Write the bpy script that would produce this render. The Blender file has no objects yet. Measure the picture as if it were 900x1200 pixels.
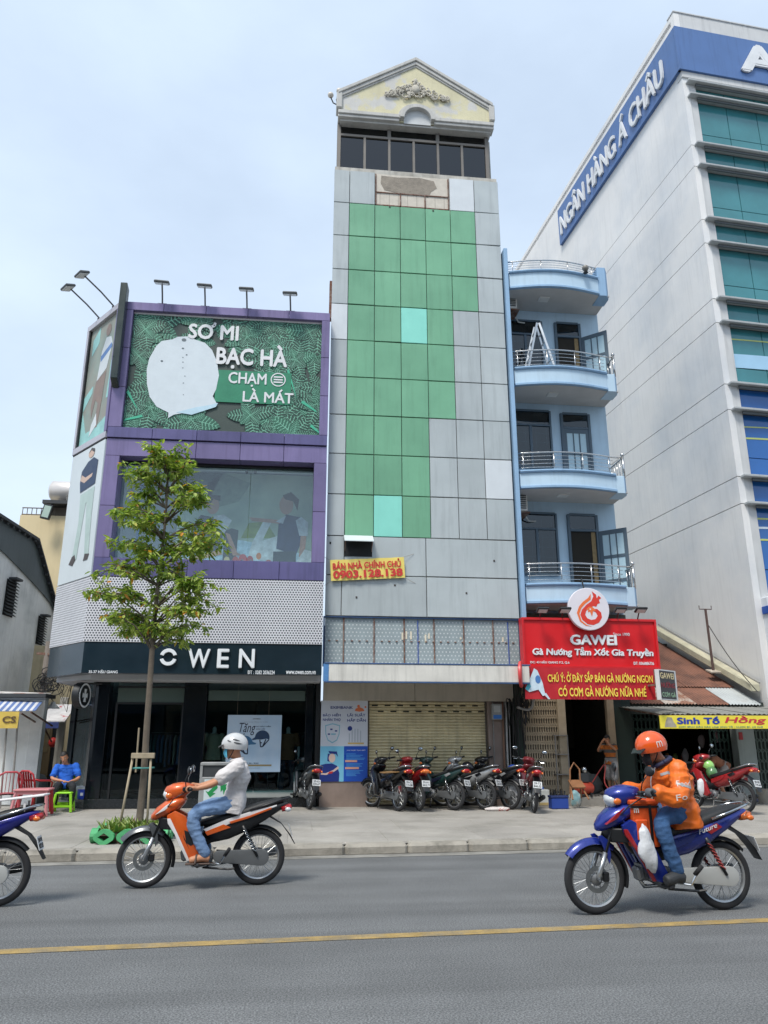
import bpy, bmesh, math, random
from mathutils import Vector, Matrix, noise as mnoise
random.seed(7)
SC = bpy.context.scene
COL = SC.collection
# ---------------------------------------------------------------- camera
F, TH, PSI, H = 900.0, math.atan(267/900.0), math.radians(6.3), 1.58
cam = bpy.data.cameras.new('camera'); cam_ob = bpy.data.objects.new('camera', cam); COL.objects.link(cam_ob)
cam.sensor_fit = 'VERTICAL'; cam.sensor_height = 36; cam.lens = F/1200*36; cam.clip_start = .05; cam.clip_end = 3000
cam_ob.location = (0, 0, H); cam_ob.rotation_euler = (math.pi/2+TH, 0, -PSI)
SC.camera = cam_ob
# ---------------------------------------------------------------- sky, sun, exposure
SUN_EL, SUN_AZ = math.radians(58), math.radians(212)      # azimuth clockwise from +Y (into the street front)
wd = bpy.data.worlds.new('World'); SC.world = wd; wd.use_nodes = True
nt = wd.node_tree; N = nt.nodes; L = nt.links
bg = N['Background']; bg.inputs[1].default_value = .1
sk = N.new('ShaderNodeTexSky'); sk.sky_type = 'NISHITA'; sk.sun_disc = False
sk.sun_elevation = SUN_EL; sk.sun_rotation = SUN_AZ; sk.air_density = 1.0; sk.dust_density = 2.5; sk.ozone_density = 1.5
tc = N.new('ShaderNodeTexCoord'); mp = N.new('ShaderNodeMapping'); mp.inputs['Scale'].default_value = (1.2, 1.2, 2.6)
nz = N.new('ShaderNodeTexNoise'); nz.inputs['Scale'].default_value = 1.5; nz.inputs['Detail'].default_value = 7; nz.inputs['Roughness'].default_value = .52
rp = N.new('ShaderNodeValToRGB'); rp.color_ramp.elements[0].position = .3; rp.color_ramp.elements[1].position = .72
rp.color_ramp.elements[0].color = (.62, .62, .62, 1); rp.color_ramp.elements[1].color = (.97, .97, .97, 1)
mx = N.new('ShaderNodeMix'); mx.data_type = 'RGBA'
mx.inputs['B'].default_value = (5.2, 6.2, 7.45, 1)        # thin even cloud veil
L.new(tc.outputs['Generated'], mp.inputs[0]); L.new(mp.outputs[0], nz.inputs[0]); L.new(nz.outputs[0], rp.inputs[0])
L.new(rp.outputs[0], mx.inputs['Factor']); L.new(sk.outputs[0], mx.inputs['A']); L.new(mx.outputs['Result'], bg.inputs[0])
sun = bpy.data.lights.new('sun', 'SUN'); sun.energy = 2.2; sun.angle = math.radians(16); sun.color = (1, .95, .87)
sun_ob = bpy.data.objects.new('sun', sun); COL.objects.link(sun_ob); sun_ob.location = (0, 0, 40)
sd = Vector((math.sin(SUN_AZ)*math.cos(SUN_EL), math.cos(SUN_AZ)*math.cos(SUN_EL), math.sin(SUN_EL)))
sun_ob.rotation_euler = sd.to_track_quat('Z', 'Y').to_euler()
SC.view_settings.view_transform = 'Standard'; SC.view_settings.look = 'None'
SC.view_settings.gamma = 1; SC.view_settings.use_curve_mapping = False
SC.view_settings.exposure = .68
SC.render.engine = 'CYCLES'
SC.cycles.max_bounces = 6; SC.cycles.transparent_max_bounces = 12; SC.cycles.use_denoising = True
# ---------------------------------------------------------------- photo measuring: pixel of the photograph + known plane -> point in the street
_fw = Vector((math.sin(PSI)*math.cos(TH), math.cos(PSI)*math.cos(TH), math.sin(TH)))
_rt = Vector((math.cos(PSI), -math.sin(PSI), 0)); _up = _rt.cross(_fw); _C = Vector((0, 0, H))
def _ray(x, y): return _fw + _rt*((x-450)/F) - _up*((y-600)/F)
def U(x, y, Y): d = _ray(x, y); return _C + d*(Y/d.y)
def UG(x, y, z=0.): d = _ray(x, y); return _C + d*((z-H)/d.z)
def UX(x, y, X): d = _ray(x, y); return _C + d*(X/d.x)
def UV(x, y, p0, dr):
    n = Vector((dr[1], -dr[0], 0)); d = _ray(x, y); return _C + d*((Vector(p0)-_C).dot(n)/d.dot(n))
# ---------------------------------------------------------------- materials
def lin(c):
    c = c.lstrip('#'); r = [int(c[i:i+2], 16)/255 for i in (0, 2, 4)]
    return [x/12.92 if x <= .04045 else ((x+.055)/1.055)**2.4 for x in r]
_M = {}
def M(name, col, rough=.6, metal=0, var=.12, vs=2.5, streak=0., bump=0., bs=60., rnd=0., coat=0., spec=.5, obj=False, col2=None, thr=.5, soft=.12, emit=0., trans=0.):
    """plain painted / mineral surface: base colour, mottling, vertical dirt streaks, fine relief, per-piece shade"""
    if name in _M: return _M[name]
    m = bpy.data.materials.new(name); _M[name] = m; m.use_nodes = True
    t = m.node_tree; n = t.nodes; l = t.links; b = n['Principled BSDF']
    c = lin(col) if isinstance(col, str) else col
    b.inputs['Roughness'].default_value = rough; b.inputs['Metallic'].default_value = metal
    b.inputs['Specular IOR Level'].default_value = spec
    if coat: b.inputs['Coat Weight'].default_value = coat; b.inputs['Coat Roughness'].default_value = .08
    if trans: b.inputs['Transmission Weight'].default_value = trans
    tcd = n.new('ShaderNodeTexCoord'); ge = n.new('ShaderNodeNewGeometry')
    src = tcd.outputs['Object'] if obj else ge.outputs['Position']
    out = None
    rgb = n.new('ShaderNodeRGB'); rgb.outputs[0].default_value = (*c, 1); out = rgb.outputs[0]
    def mul(a, fac_out, lo, hi, f0=.3, f1=.7):
        mr = n.new('ShaderNodeMapRange'); mr.inputs[1].default_value = f0; mr.inputs[2].default_value = f1
        mr.inputs[3].default_value = lo; mr.inputs[4].default_value = hi; l.new(fac_out, mr.inputs[0])
        vm = n.new('ShaderNodeVectorMath'); vm.operation = 'SCALE'; l.new(a, vm.inputs[0]); l.new(mr.outputs[0], vm.inputs['Scale']); return vm.outputs[0]
    if col2:
        nz = n.new('ShaderNodeTexNoise'); nz.inputs['Scale'].default_value = vs*.8; nz.inputs['Detail'].default_value = 8; nz.inputs['Roughness'].default_value = .62; l.new(src, nz.inputs[0])
        mr = n.new('ShaderNodeMapRange'); mr.inputs[1].default_value = thr-soft; mr.inputs[2].default_value = thr+soft; l.new(nz.outputs[0], mr.inputs[0])
        mxx = n.new('ShaderNodeMix'); mxx.data_type = 'RGBA'; mxx.inputs['B'].default_value = (*lin(col2), 1)
        l.new(mr.outputs[0], mxx.inputs['Factor']); l.new(out, mxx.inputs['A']); out = mxx.outputs['Result']
    if var:
        nz = n.new('ShaderNodeTexNoise'); nz.inputs['Scale'].default_value = vs; nz.inputs['Detail'].default_value = 6; nz.inputs['Roughness'].default_value = .6; l.new(src, nz.inputs[0])
        out = mul(out, nz.outputs[0], 1-var, 1+var*.6)
        mr = n.new('ShaderNodeMapRange'); mr.inputs[1].default_value = .3; mr.inputs[2].default_value = .7; mr.inputs[3].default_value = max(.03, rough-.08); mr.inputs[4].default_value = min(1, rough+.1)
        l.new(nz.outputs[0], mr.inputs[0]); l.new(mr.outputs[0], b.inputs['Roughness'])
    if streak:
        mpp = n.new('ShaderNodeMapping'); mpp.inputs['Scale'].default_value = (5, 5, .35); l.new(src, mpp.inputs[0])
        nz = n.new('ShaderNodeTexNoise'); nz.inputs['Scale'].default_value = 1.6; nz.inputs['Detail'].default_value = 7; nz.inputs['Roughness'].default_value = .65; l.new(mpp.outputs[0], nz.inputs[0])
        out = mul(out, nz.outputs[0], 1, 1-streak, .5, .78)
    if rnd:
        oi = n.new('ShaderNodeObjectInfo'); out = mul(out, oi.outputs['Random'], 1-rnd, 1+rnd, 0, 1)
    l.new(out, b.inputs['Base Color'])
    if emit: l.new(out, b.inputs['Emission Color']); b.inputs['Emission Strength'].default_value = emit
    if bump:
        nz = n.new('ShaderNodeTexNoise'); nz.inputs['Scale'].default_value = bs; nz.inputs['Detail'].default_value = 5; l.new(src, nz.inputs[0])
        bp = n.new('ShaderNodeBump'); bp.inputs['Strength'].default_value = bump; bp.inputs['Distance'].default_value = .02; l.new(nz.outputs[0], bp.inputs['Height']); l.new(bp.outputs[0], b.inputs['Normal'])
    return m
def glass(name, tint='#5a7076', refl=.12, rough=.01, clear=.8):
    if name in _M: return _M[name]
    m = bpy.data.materials.new(name); _M[name] = m; m.use_nodes = True
    t = m.node_tree; n = t.nodes; l = t.links; n.remove(n['Principled BSDF'])
    tr = n.new('ShaderNodeBsdfTransparent'); tr.inputs[0].default_value = (*[x*clear for x in lin(tint)], 1)
    gl = n.new('ShaderNodeBsdfGlossy'); gl.inputs['Roughness'].default_value = rough; gl.inputs[0].default_value = (.9, .95, 1, 1)
    lw = n.new('ShaderNodeLayerWeight'); lw.inputs[0].default_value = .5
    pw_ = n.new('ShaderNodeMath'); pw_.operation = 'POWER'; pw_.inputs[1].default_value = 4; l.new(lw.outputs['Facing'], pw_.inputs[0])
    ad = n.new('ShaderNodeMath'); ad.operation = 'MULTIPLY_ADD'; ad.use_clamp = True; ad.inputs[1].default_value = .6; ad.inputs[2].default_value = refl; l.new(pw_.outputs[0], ad.inputs[0])
    ms = n.new('ShaderNodeMixShader'); l.new(ad.outputs[0], ms.inputs[0]); l.new(tr.outputs[0], ms.inputs[1]); l.new(gl.outputs[0], ms.inputs[2])
    # slight waviness of the panes
    nz = n.new('ShaderNodeTexNoise'); nz.inputs['Scale'].default_value = .8; bp = n.new('ShaderNodeBump'); bp.inputs['Strength'].default_value = .05; bp.inputs['Distance'].default_value = .05
    ge = n.new('ShaderNodeNewGeometry'); l.new(ge.outputs['Position'], nz.inputs[0]); l.new(nz.outputs[0], bp.inputs['Height']); l.new(bp.outputs[0], gl.inputs['Normal'])
    l.new(ms.outputs[0], n['Material Output'].inputs[0]); return m
# ---------------------------------------------------------------- mesh building
FR = [Matrix.Identity(4)]; W = {}
class MB:
    def __init__(s): s.v = []; s.f = []; s.mi = []
    def add(s, vs, fs, mi=0):
        k = len(s.v); s.v += [Vector(p) for p in vs]; s.f += [[i+k for i in f] for f in fs]; s.mi += [mi]*len(fs); return s
    def box(s, x0, x1, y0, y1, z0, z1, mi=0):
        return s.add([(x, y, z) for z in (z0, z1) for y in (y0, y1) for x in (x0, x1)], [[0, 2, 3, 1], [4, 5, 7, 6], [0, 1, 5, 4], [2, 6, 7, 3], [0, 4, 6, 2], [1, 3, 7, 5]], mi)
    def obox(s, c, d, mat=None, mi=0):
        mat = mat or Matrix.Identity(3); hx, hy, hz = d[0]/2, d[1]/2, d[2]/2
        vs = [Vector(c) + mat @ Vector((x, y, z)) for z in (-hz, hz) for y in (-hy, hy) for x in (-hx, hx)]
        return s.add(vs, [[0, 2, 3, 1], [4, 5, 7, 6], [0, 1, 5, 4], [2, 6, 7, 3], [0, 4, 6, 2], [1, 3, 7, 5]], mi)
    def beam(s, a, b, w, h, upv=(0, 0, 1), mi=0):
        a, b = Vector(a), Vector(b); z = (b-a).normalized(); x = z.cross(Vector(upv))
        if x.length < 1e-4: x = z.cross(Vector((0, 1, 0)))
        x.normalize(); y = x.cross(z)
        vs = [p + x*sx*w/2 + y*sy*h/2 for p in (a, b) for sx, sy in ((-1, -1), (1, -1), (1, 1), (-1, 1))]
        return s.add(vs, [[3, 2, 1, 0], [4, 5, 6, 7], [0, 1, 5, 4], [1, 2, 6, 5], [2, 3, 7, 6], [3, 0, 4, 7]], mi)
    def ext(s, pts, off, mi=0):
        """planar outline (list of 3-d points) extruded by vector off"""
        n = len(pts); off = Vector(off); vs = [Vector(p) for p in pts]; vs += [p+off for p in vs]
        return s.add(vs, [list(range(n))[::-1], list(range(n, 2*n))] + [[i, (i+1) % n, n+(i+1) % n, n+i] for i in range(n)], mi)
    def loft(s, rings, cap=True, closed=True, mi=0):
        n = len(rings[0]); vs = [p for r in rings for p in r]; fs = []
        for k in range(len(rings)-1):
            for i in range(n if closed else n-1):
                j = (i+1) % n; fs.append([k*n+i, k*n+j, (k+1)*n+j, (k+1)*n+i])
        if cap and closed: fs.append(list(range(n))[::-1]); fs.append([(len(rings)-1)*n+i for i in range(n)])
        return s.add(vs, fs, mi)
    def tube(s, pts, r, n=8, cap=True, closed=False, mi=0):
        pts = [Vector(p) for p in pts]; m = len(pts); rs = r if isinstance(r, (list, tuple)) else [r]*m; rings = []; px = None
        for i, p in enumerate(pts):
            if closed: t = pts[(i+1) % m]-pts[i-1]
            else: t = pts[min(i+1, m-1)]-pts[max(i-1, 0)]
            t.normalize()
            if px is None:
                px = t.cross(Vector((0, 0, 1)))
                if px.length < .05: px = t.cross(Vector((0, 1, 0)))
            px = (px - t*px.dot(t)).normalized(); py = t.cross(px)
            rings.append([p + (px*math.cos(2*math.pi*k/n) + py*math.sin(2*math.pi*k/n))*rs[i] for k in range(n)])
        if closed: rings.append(rings[0])
        return s.loft(rings, cap and not closed, True, mi)
    def lathe(s, prof, c=(0, 0, 0), ax=(0, 0, 1), n=16, mi=0, cap=True):
        c = Vector(c); ax = Vector(ax).normalized(); q = ax.to_track_quat('Z', 'Y').to_matrix()
        rings = [[c + q @ Vector((r*math.cos(2*math.pi*k/n), r*math.sin(2*math.pi*k/n), z)) for k in range(n)] for r, z in prof]
        return s.loft(rings, cap, True, mi)
    def ball(s, c, rx, ry=None, rz=None, n=12, m=8, mi=0, rot=None):
        ry = ry or rx; rz = rz or rx; c = Vector(c); rings = []
        for k in range(1, m):
            a = math.pi*k/m; ring = []
            for j in range(n):
                b_ = 2*math.pi*j/n; p = Vector((rx*math.sin(a)*math.cos(b_), ry*math.sin(a)*math.sin(b_), -rz*math.cos(a)))
                ring.append(c + (rot @ p if rot else p))
            rings.append(ring)
        lo = Vector((0, 0, -rz)); hi = Vector((0, 0, rz))
        k0 = len(s.v); s.loft(rings, False, True, mi)
        s.v += [c+(rot @ lo if rot else lo), c+(rot @ hi if rot else hi)]; a_, b_ = len(s.v)-2, len(s.v)-1
        for j in range(n):
            s.f.append([a_, k0+(j+1) % n, k0+j]); s.f.append([b_, k0+(m-2)*n+j, k0+(m-2)*n+(j+1) % n]); s.mi += [mi, mi]
        return s
    def build(s, name, mat, parent=None, smooth=False, bevel=0, seg=1, sub=0, auto=0, label=None, kind=None, origin=None, wn=False):
        zs = [p.z for p in s.v]; xs = [p.x for p in s.v]; ys = [p.y for p in s.v]
        c = Vector(((min(xs)+max(xs))/2, (min(ys)+max(ys))/2, (min(zs) if parent is None else (min(zs)+max(zs))/2))) if origin is None else Vector(origin)
        me = bpy.data.meshes.new(name); me.from_pydata([p-c for p in s.v], [], s.f)
        mats = mat if isinstance(mat, (list, tuple)) else [mat]
        for m_ in mats: me.materials.append(m_)
        if len(mats) > 1: me.polygons.foreach_set('material_index', s.mi)
        bm = bmesh.new(); bm.from_mesh(me)
        bmesh.ops.recalc_face_normals(bm, faces=bm.faces)
        if bevel:
            es = [e for e in bm.edges if e.is_manifold and e.calc_face_angle(0) > .6]
            bmesh.ops.bevel(bm, geom=es, offset=bevel, segments=seg, affect='EDGES', clamp_overlap=True, profile=.6)
        if sub: 
            bmesh.ops.subdivide_edges(bm, edges=bm.edges, cuts=sub, use_grid_fill=True, smooth=.6)
        bm.to_mesh(me); bm.free()
        return put(name, me, parent, Matrix.Translation(c), smooth, auto, label, kind)
def put(name, me, parent=None, T=None, smooth=False, auto=0, label=None, kind=None):
    if smooth: me.polygons.foreach_set('use_smooth', [True]*len(me.polygons))
    if auto: me.set_sharp_from_angle(angle=math.radians(auto))
    o = bpy.data.objects.new(name, me); COL.objects.link(o)
    w = FR[-1] @ (T or Matrix.Identity(4)); o.matrix_basis = w
    if parent: o.parent = parent; o.matrix_parent_inverse = W[parent].inverted()
    W[o] = w
    if label: o['label'] = label
    if kind: o['kind'] = kind
    return o
def tag(o, label, cat, group=None):
    o['label'] = label; o['category'] = cat
    if group: o['group'] = group
    return o
def thing(name, label, cat, loc=(0, 0, 0), group=None, rz=0):
    o = bpy.data.objects.new(name, None); COL.objects.link(o); w = FR[-1] @ Matrix.Translation(Vector(loc)) @ Matrix.Rotation(rz, 4, 'Z')
    o.matrix_basis = w; W[o] = w; o.empty_display_size = .2; return tag(o, label, cat, group)
_PC = {}
def piece(name, parent, c, d, mat, bevel=.004, rot=None, label=None):
    """one small block (panel, slat, stone ...): blocks of the same size and material share a mesh"""
    k = (tuple(round(x, 3) for x in d), mat.name, bevel)
    if k not in _PC:
        me = bpy.data.meshes.new(name); b = MB().box(-d[0]/2, d[0]/2, -d[1]/2, d[1]/2, -d[2]/2, d[2]/2); me.from_pydata(b.v, [], b.f)
        bm = bmesh.new(); bm.from_mesh(me)
        if bevel: bmesh.ops.bevel(bm, geom=list(bm.edges), offset=min(bevel, min(d)*.4), segments=1, affect='EDGES')
        bm.to_mesh(me); bm.free(); me.materials.append(mat); _PC[k] = me
    T = Matrix.Translation(Vector(c))
    if rot is not None: T = T @ rot.to_4x4()
    return put(name, _PC[k], parent, T, label=label)
def bar(name, parent, x0, x1, y0, y1, z0, z1, mat, bevel=.004, label=None):
    return piece(name, parent, ((x0+x1)/2, (y0+y1)/2, (z0+z1)/2), (abs(x1-x0), abs(y1-y0), abs(z1-z0)), mat, bevel, label=label)
def copy_tree(o, T, parent=None):
    """copy of a thing with its parts, moved by world matrix T"""
    c = o.copy(); COL.objects.link(c)
    if parent is None: c.matrix_basis = T; W[c] = T
    else: c.parent = parent; W[c] = W[parent] @ o.matrix_parent_inverse @ o.matrix_basis
    for ch in [x for x in W if x.parent is o]: copy_tree(ch, None, c)
    return c
# lettering: plain Latin letters from the built-in font, Vietnamese marks drawn as small strokes
import unicodedata
_G = {}
def _fm(body):
    c = bpy.data.curves.new('t', 'FONT'); c.body = body; c.size = 1; c.extrude = .5; c.resolution_u = 3
    o = bpy.data.objects.new('t', c); COL.objects.link(o)
    dg = bpy.context.evaluated_depsgraph_get(); me = bpy.data.meshes.new_from_object(o.evaluated_get(dg))
    r = ([v.co.copy() for v in me.vertices], [list(p.vertices) for p in me.polygons])
    bpy.data.objects.remove(o); bpy.data.curves.remove(c); bpy.data.meshes.remove(me); return r
def _stroke(pts, w):
    m = MB(); pts = [Vector((x, y, 0)) for x, y in pts]
    for a, b in zip(pts, pts[1:]):
        d = (b-a).normalized(); n = Vector((-d.y, d.x, 0))*w/2; e = d*w*.2
        m.ext([a-e+n, b+e+n, b+e-n, a-e-n], (0, 0, 1))
    return [q-Vector((0, 0, .5)) for q in m.v], m.f
def _glyph(ch):
    if ch in _G: return _G[ch]
    def wid(t): v = _fm(t)[0]; return max(q.x for q in v)-min(q.x for q in v)
    if ch == ' ': _G[ch] = ([], [], .3); return _G[ch]
    d = unicodedata.normalize('NFD', ch); base = {'đ': 'd', 'Đ': 'D'}.get(d[0], d[0]); v, f = _fm(base)
    adv = wid('H'+base+'H')-wid('HH'); x0, x1 = min(q.x for q in v), max(q.x for q in v); y0, y1 = min(q.y for q in v), max(q.y for q in v); xm = (x0+x1)/2; w = .085
    v = list(v); f = list(f)
    def st(p):
        a, b = _stroke(p, w); k = len(v); v.extend(a); f.extend([[i+k for i in g] for g in b])
    top = y1+.06
    if ch in 'đĐ': yb = .38 if ch == 'Đ' else .62; st([(x0-.06 if ch == 'Đ' else xm, yb), (xm+.02 if ch == 'Đ' else x1+.07, yb)])
    for mk in d[1:]:
        n = unicodedata.name(mk)
        if 'HORN' in n: st([(x1-.03, y1-.06), (x1+.07, y1-.02), (x1+.09, y1+.09)])
        elif 'DOT BELOW' in n: st([(xm-.04, y0-.13), (xm+.04, y0-.13)])
        elif 'CIRCUMFLEX' in n: st([(xm-.15, top), (xm, top+.12), (xm+.15, top)]); top += .14
        elif 'BREVE' in n: st([(xm-.14, top+.11), (xm-.06, top+.02), (xm+.06, top+.02), (xm+.14, top+.11)]); top += .13
        elif 'ACUTE' in n: st([(xm-.03, top), (xm+.12, top+.14)])
        elif 'GRAVE' in n: st([(xm-.12, top+.14), (xm+.03, top)])
        elif 'HOOK' in n: st([(xm-.07, top+.16), (xm+.03, top+.19), (xm+.07, top+.12), (xm, top+.06), (xm, top)])
        elif 'TILDE' in n: st([(xm-.16, top+.03), (xm-.06, top+.1), (xm+.06, top+.04), (xm+.16, top+.11)])
    _G[ch] = (v, f, adv); return _G[ch]
def typeset(body, shear=0):
    x = 0; V = []; Fc = []
    for ch in unicodedata.normalize('NFC', body):
        v, f, adv = _glyph(ch); k = len(V); V += [Vector((q.x+x+shear*q.y*.6, q.y, q.z)) for q in v]; Fc += [[i+k for i in g] for g in f]; x += adv
    return V, Fc
class Rect:
    """a flat board: lower left corner, right direction, up direction, size; p(u, v, off) gives points on it"""
    def __init__(s, o, xd, ud, w, h):
        s.o = Vector(o); s.x = Vector(xd).normalized(); s.u = Vector(ud).normalized(); s.w = w; s.h = h; s.n = s.x.cross(s.u)
    def p(s, u, v, off=0): return s.o + s.x*(u*s.w) + s.u*(v*s.h) + s.n*off
    def sub(s, u0, v0, u1, v1): return Rect(s.p(u0, v0), s.x, s.u, (u1-u0)*s.w, (v1-v0)*s.h)
    def art(s, pts, off, mat, name, parent, th=.003, label=None):
        return MB().ext([s.p(u, v, off) for u, v in pts], s.n*-th).build(name, mat, parent, label=label)
    def rect(s, u0, v0, u1, v1, off, mat, name, parent, th=.003, label=None): return s.art([(u0, v0), (u1, v0), (u1, v1), (u0, v1)], off, mat, name, parent, th, label)
    def ell(s, u, v, ru, rv, off, mat, name, parent, n=28, th=.003, a0=0, a1=2*math.pi):
        return s.art([(u+ru*math.cos(a0+(a1-a0)*k/n), v+rv*math.sin(a0+(a1-a0)*k/n)) for k in range(n if a1-a0 > 6.28 else n+1)], off, mat, name, parent, th)
    def text(s, body, u0, v0, u1, v1, mat, parent, off=.004, depth=.004, bold=.02, shear=0, name='lettering', label=None):
        cs, fs = typeset(body, shear)
        xs = [q.x for q in cs]; ys = [q.y for q in cs]; x0, x1, y0, y1 = min(xs), max(xs), min(ys), max(ys)
        cc = s.p((u0+u1)/2, (v0+v1)/2, off); 
        bo = max(bold, 0); sh = [(0, 0)] + ([(bo, 0), (-bo, 0), (0, bo), (0, -bo), (bo*.7, bo*.7), (-bo*.7, -bo*.7)] if bo > 0 else []); vv = []; ff = []
        x0 -= bo; x1 += bo; y0 -= bo; y1 += bo
        for i, (dx, dy) in enumerate(sh):          # heavier strokes: the same outline laid a hair's breadth apart
            k = len(vv); vv += [s.p(u0+(u1-u0)*(q.x+dx-x0)/(x1-x0), v0+(v1-v0)*(q.y+dy-y0)/(y1-y0), off+depth*q.z*(1-.06*i)) - cc for q in cs]; ff += [[j+k for j in f] for f in fs]
        me = bpy.data.meshes.new(name); me.from_pydata(vv, [], ff)
        me.name = name; me.materials.clear(); me.materials.append(mat)
        return put(name, me, parent, Matrix.Translation(cc), label=label)
def brect(x0, x1, z0, z1, y): return Rect((x0, y, z0), (1, 0, 0), (0, 0, 1), x1-x0, z1-z0)
def wavy(c0, c1, h, top, th, off=.05): pass

for _ch in sorted(set("ABCDEGHIKLMNOPQRSTUVWXabceghijklmnoprstuvwxyz0123456789.,:-/ ƠẠÀÁÂÚÝỞĐẮƯỚỮÉÓẬẢỂỌÃẤẪẨĂẶỬẶŨÌÍáàạảãâấầẩẫậăắằặéèẻẽẹêếềểễệíìỉĩịóòỏõọôốồổỗộơớờởỡợúùủũụưứừửữựýđẶặỦ")): _glyph(_ch)   # PREWARM
# ================================================================ ground
SW = .14                                   # pavement level
RS = .064                                  # the road runs slightly askew to the house fronts
def ky(x): return 11.84 + RS*x             # kerb face
asph = M('asphalt', '#6f7172', .85, var=.13, vs=1.3, bump=.5, bs=160)
t = asph.node_tree                          # fine aggregate speckle
def speckle(m, scale, lo, hi, f0=.42, f1=.6):
    t = m.node_tree; b = t.nodes['Principled BSDF']; lk = b.inputs['Base Color'].links[0]; src = lk.from_socket
    ge = t.nodes.new('ShaderNodeNewGeometry'); nz = t.nodes.new('ShaderNodeTexNoise'); nz.inputs['Scale'].default_value = scale; nz.inputs['Detail'].default_value = 3
    t.links.new(ge.outputs['Position'], nz.inputs[0]); mr = t.nodes.new('ShaderNodeMapRange'); mr.inputs[1].default_value = f0; mr.inputs[2].default_value = f1; mr.inputs[3].default_value = lo; mr.inputs[4].default_value = hi
    t.links.new(nz.outputs[0], mr.inputs[0]); vm = t.nodes.new('ShaderNodeVectorMath'); vm.operation = 'SCALE'
    t.links.new(src, vm.inputs[0]); t.links.new(mr.outputs[0], vm.inputs['Scale']); t.links.new(vm.outputs[0], b.inputs['Base Color'])
speckle(asph, 75, .6, 1.3); speckle(asph, 190, .75, 1.2)
def lanes(m, amt):                         # wheel tracks and long smears that run along the road
    t = m.node_tree; b = t.nodes['Principled BSDF']; src = b.inputs['Base Color'].links[0].from_socket
    ge = t.nodes.new('ShaderNodeNewGeometry'); mpp = t.nodes.new('ShaderNodeMapping'); mpp.inputs['Rotation'].default_value = (0, 0, -.064); mpp.inputs['Scale'].default_value = (.05, 1.1, 1)
    t.links.new(ge.outputs['Position'], mpp.inputs[0]); nz = t.nodes.new('ShaderNodeTexNoise'); nz.inputs['Scale'].default_value = 1.4; nz.inputs['Detail'].default_value = 5
    t.links.new(mpp.outputs[0], nz.inputs[0]); mr = t.nodes.new('ShaderNodeMapRange'); mr.inputs[1].default_value = .35; mr.inputs[2].default_value = .68; mr.inputs[3].default_value = 1-amt; mr.inputs[4].default_value = 1+amt
    t.links.new(nz.outputs[0], mr.inputs[0]); vm = t.nodes.new('ShaderNodeVectorMath'); vm.operation = 'SCALE'
    t.links.new(src, vm.inputs[0]); t.links.new(mr.outputs[0], vm.inputs['Scale']); t.links.new(vm.outputs[0], b.inputs['Base Color'])
lanes(asph, .17)
rd = MB().add([(-300, ky(-300)-60, 0), (300, ky(300)-60, 0), (300, ky(300)+.1, 0), (-300, ky(-300)+.1, 0)], [[0, 1, 2, 3]]).build('road', asph, kind='structure')
pave = M('pavement_concrete', '#9e9a93', .9, var=.2, vs=.9, bump=.4, bs=70, col2='#7d7a72', thr=.58, soft=.14)
speckle(pave, 60, .84, 1.1)
gr = MB().add([(-600, ky(-600)+.14, SW-.012), (600, ky(600)+.14, SW-.012), (600, 900, SW-.012), (-600, 900, SW-.012)], [[0, 1, 2, 3]]).build('pavement', pave, kind='structure')
# pavement slabs, cast in bays
random.seed(3)
slab_m = M('pavement_slab', '#9f9b94', .9, var=.17, vs=1.1, bump=.35, bs=60, rnd=.05, col2='#85827a', thr=.6, soft=.13)
speckle(slab_m, 60, .82, 1.1)
rotk = Matrix.Rotation(math.atan(RS), 3, 'Z')
def along(s, d, z): a = math.atan(RS); return Vector((s*math.cos(a)-d*math.sin(a), 11.84+s*math.sin(a)+d*math.cos(a), z))
for r in range(4):
    for k in range(-7, 11):
        piece('paving_slab', gr, along(k*1.5+.75+(r % 2)*.5, .32+.8+r*1.6, SW-.03), (1.494, 1.594, .05), slab_m, .006)
# kerb of cast stones
ks_m = M('kerb_concrete', '#9b968c', .88, var=.2, vs=3, bump=.4, bs=50, rnd=.07, col2='#6c6961', thr=.6, soft=.12)
kb = thing('kerb', '', 'kerb', along(2, .1, 0)); del kb['label'], kb['category']; kb['kind'] = 'structure'
for k in range(-14, 20): piece('kerb_stone', kb, along(k*.92+.3, .145, .055), (.917, .28, .18), ks_m, .045, rotk)
MB().add([along(-60, -.28, .004), along(60, -.28, .004), along(60, .02, .004), along(-60, .02, .004)], [[0, 1, 2, 3]]).build('gutter', M('gutter_concrete', '#8c8a84', .9, var=.3, vs=2, bump=.4, bs=80, col2='#62605b', thr=.55), kind='structure')
ylw = M('worn_yellow_paint', '#a38a55', .8, var=.25, vs=5, col2='#77746a', thr=.57, soft=.14); speckle(ylw, 90, .8, 1.1)
def yl(s, d, z=.004): a = math.atan(.057); return Vector((s*math.cos(a)-d*math.sin(a), 7.1+s*math.sin(a)+d*math.cos(a), z))
MB().add([yl(-80, -.075), yl(80, -.075), yl(80, .075), yl(-80, .075)], [[0, 1, 2, 3]]).build('road_marking', ylw, kind='structure')
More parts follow.
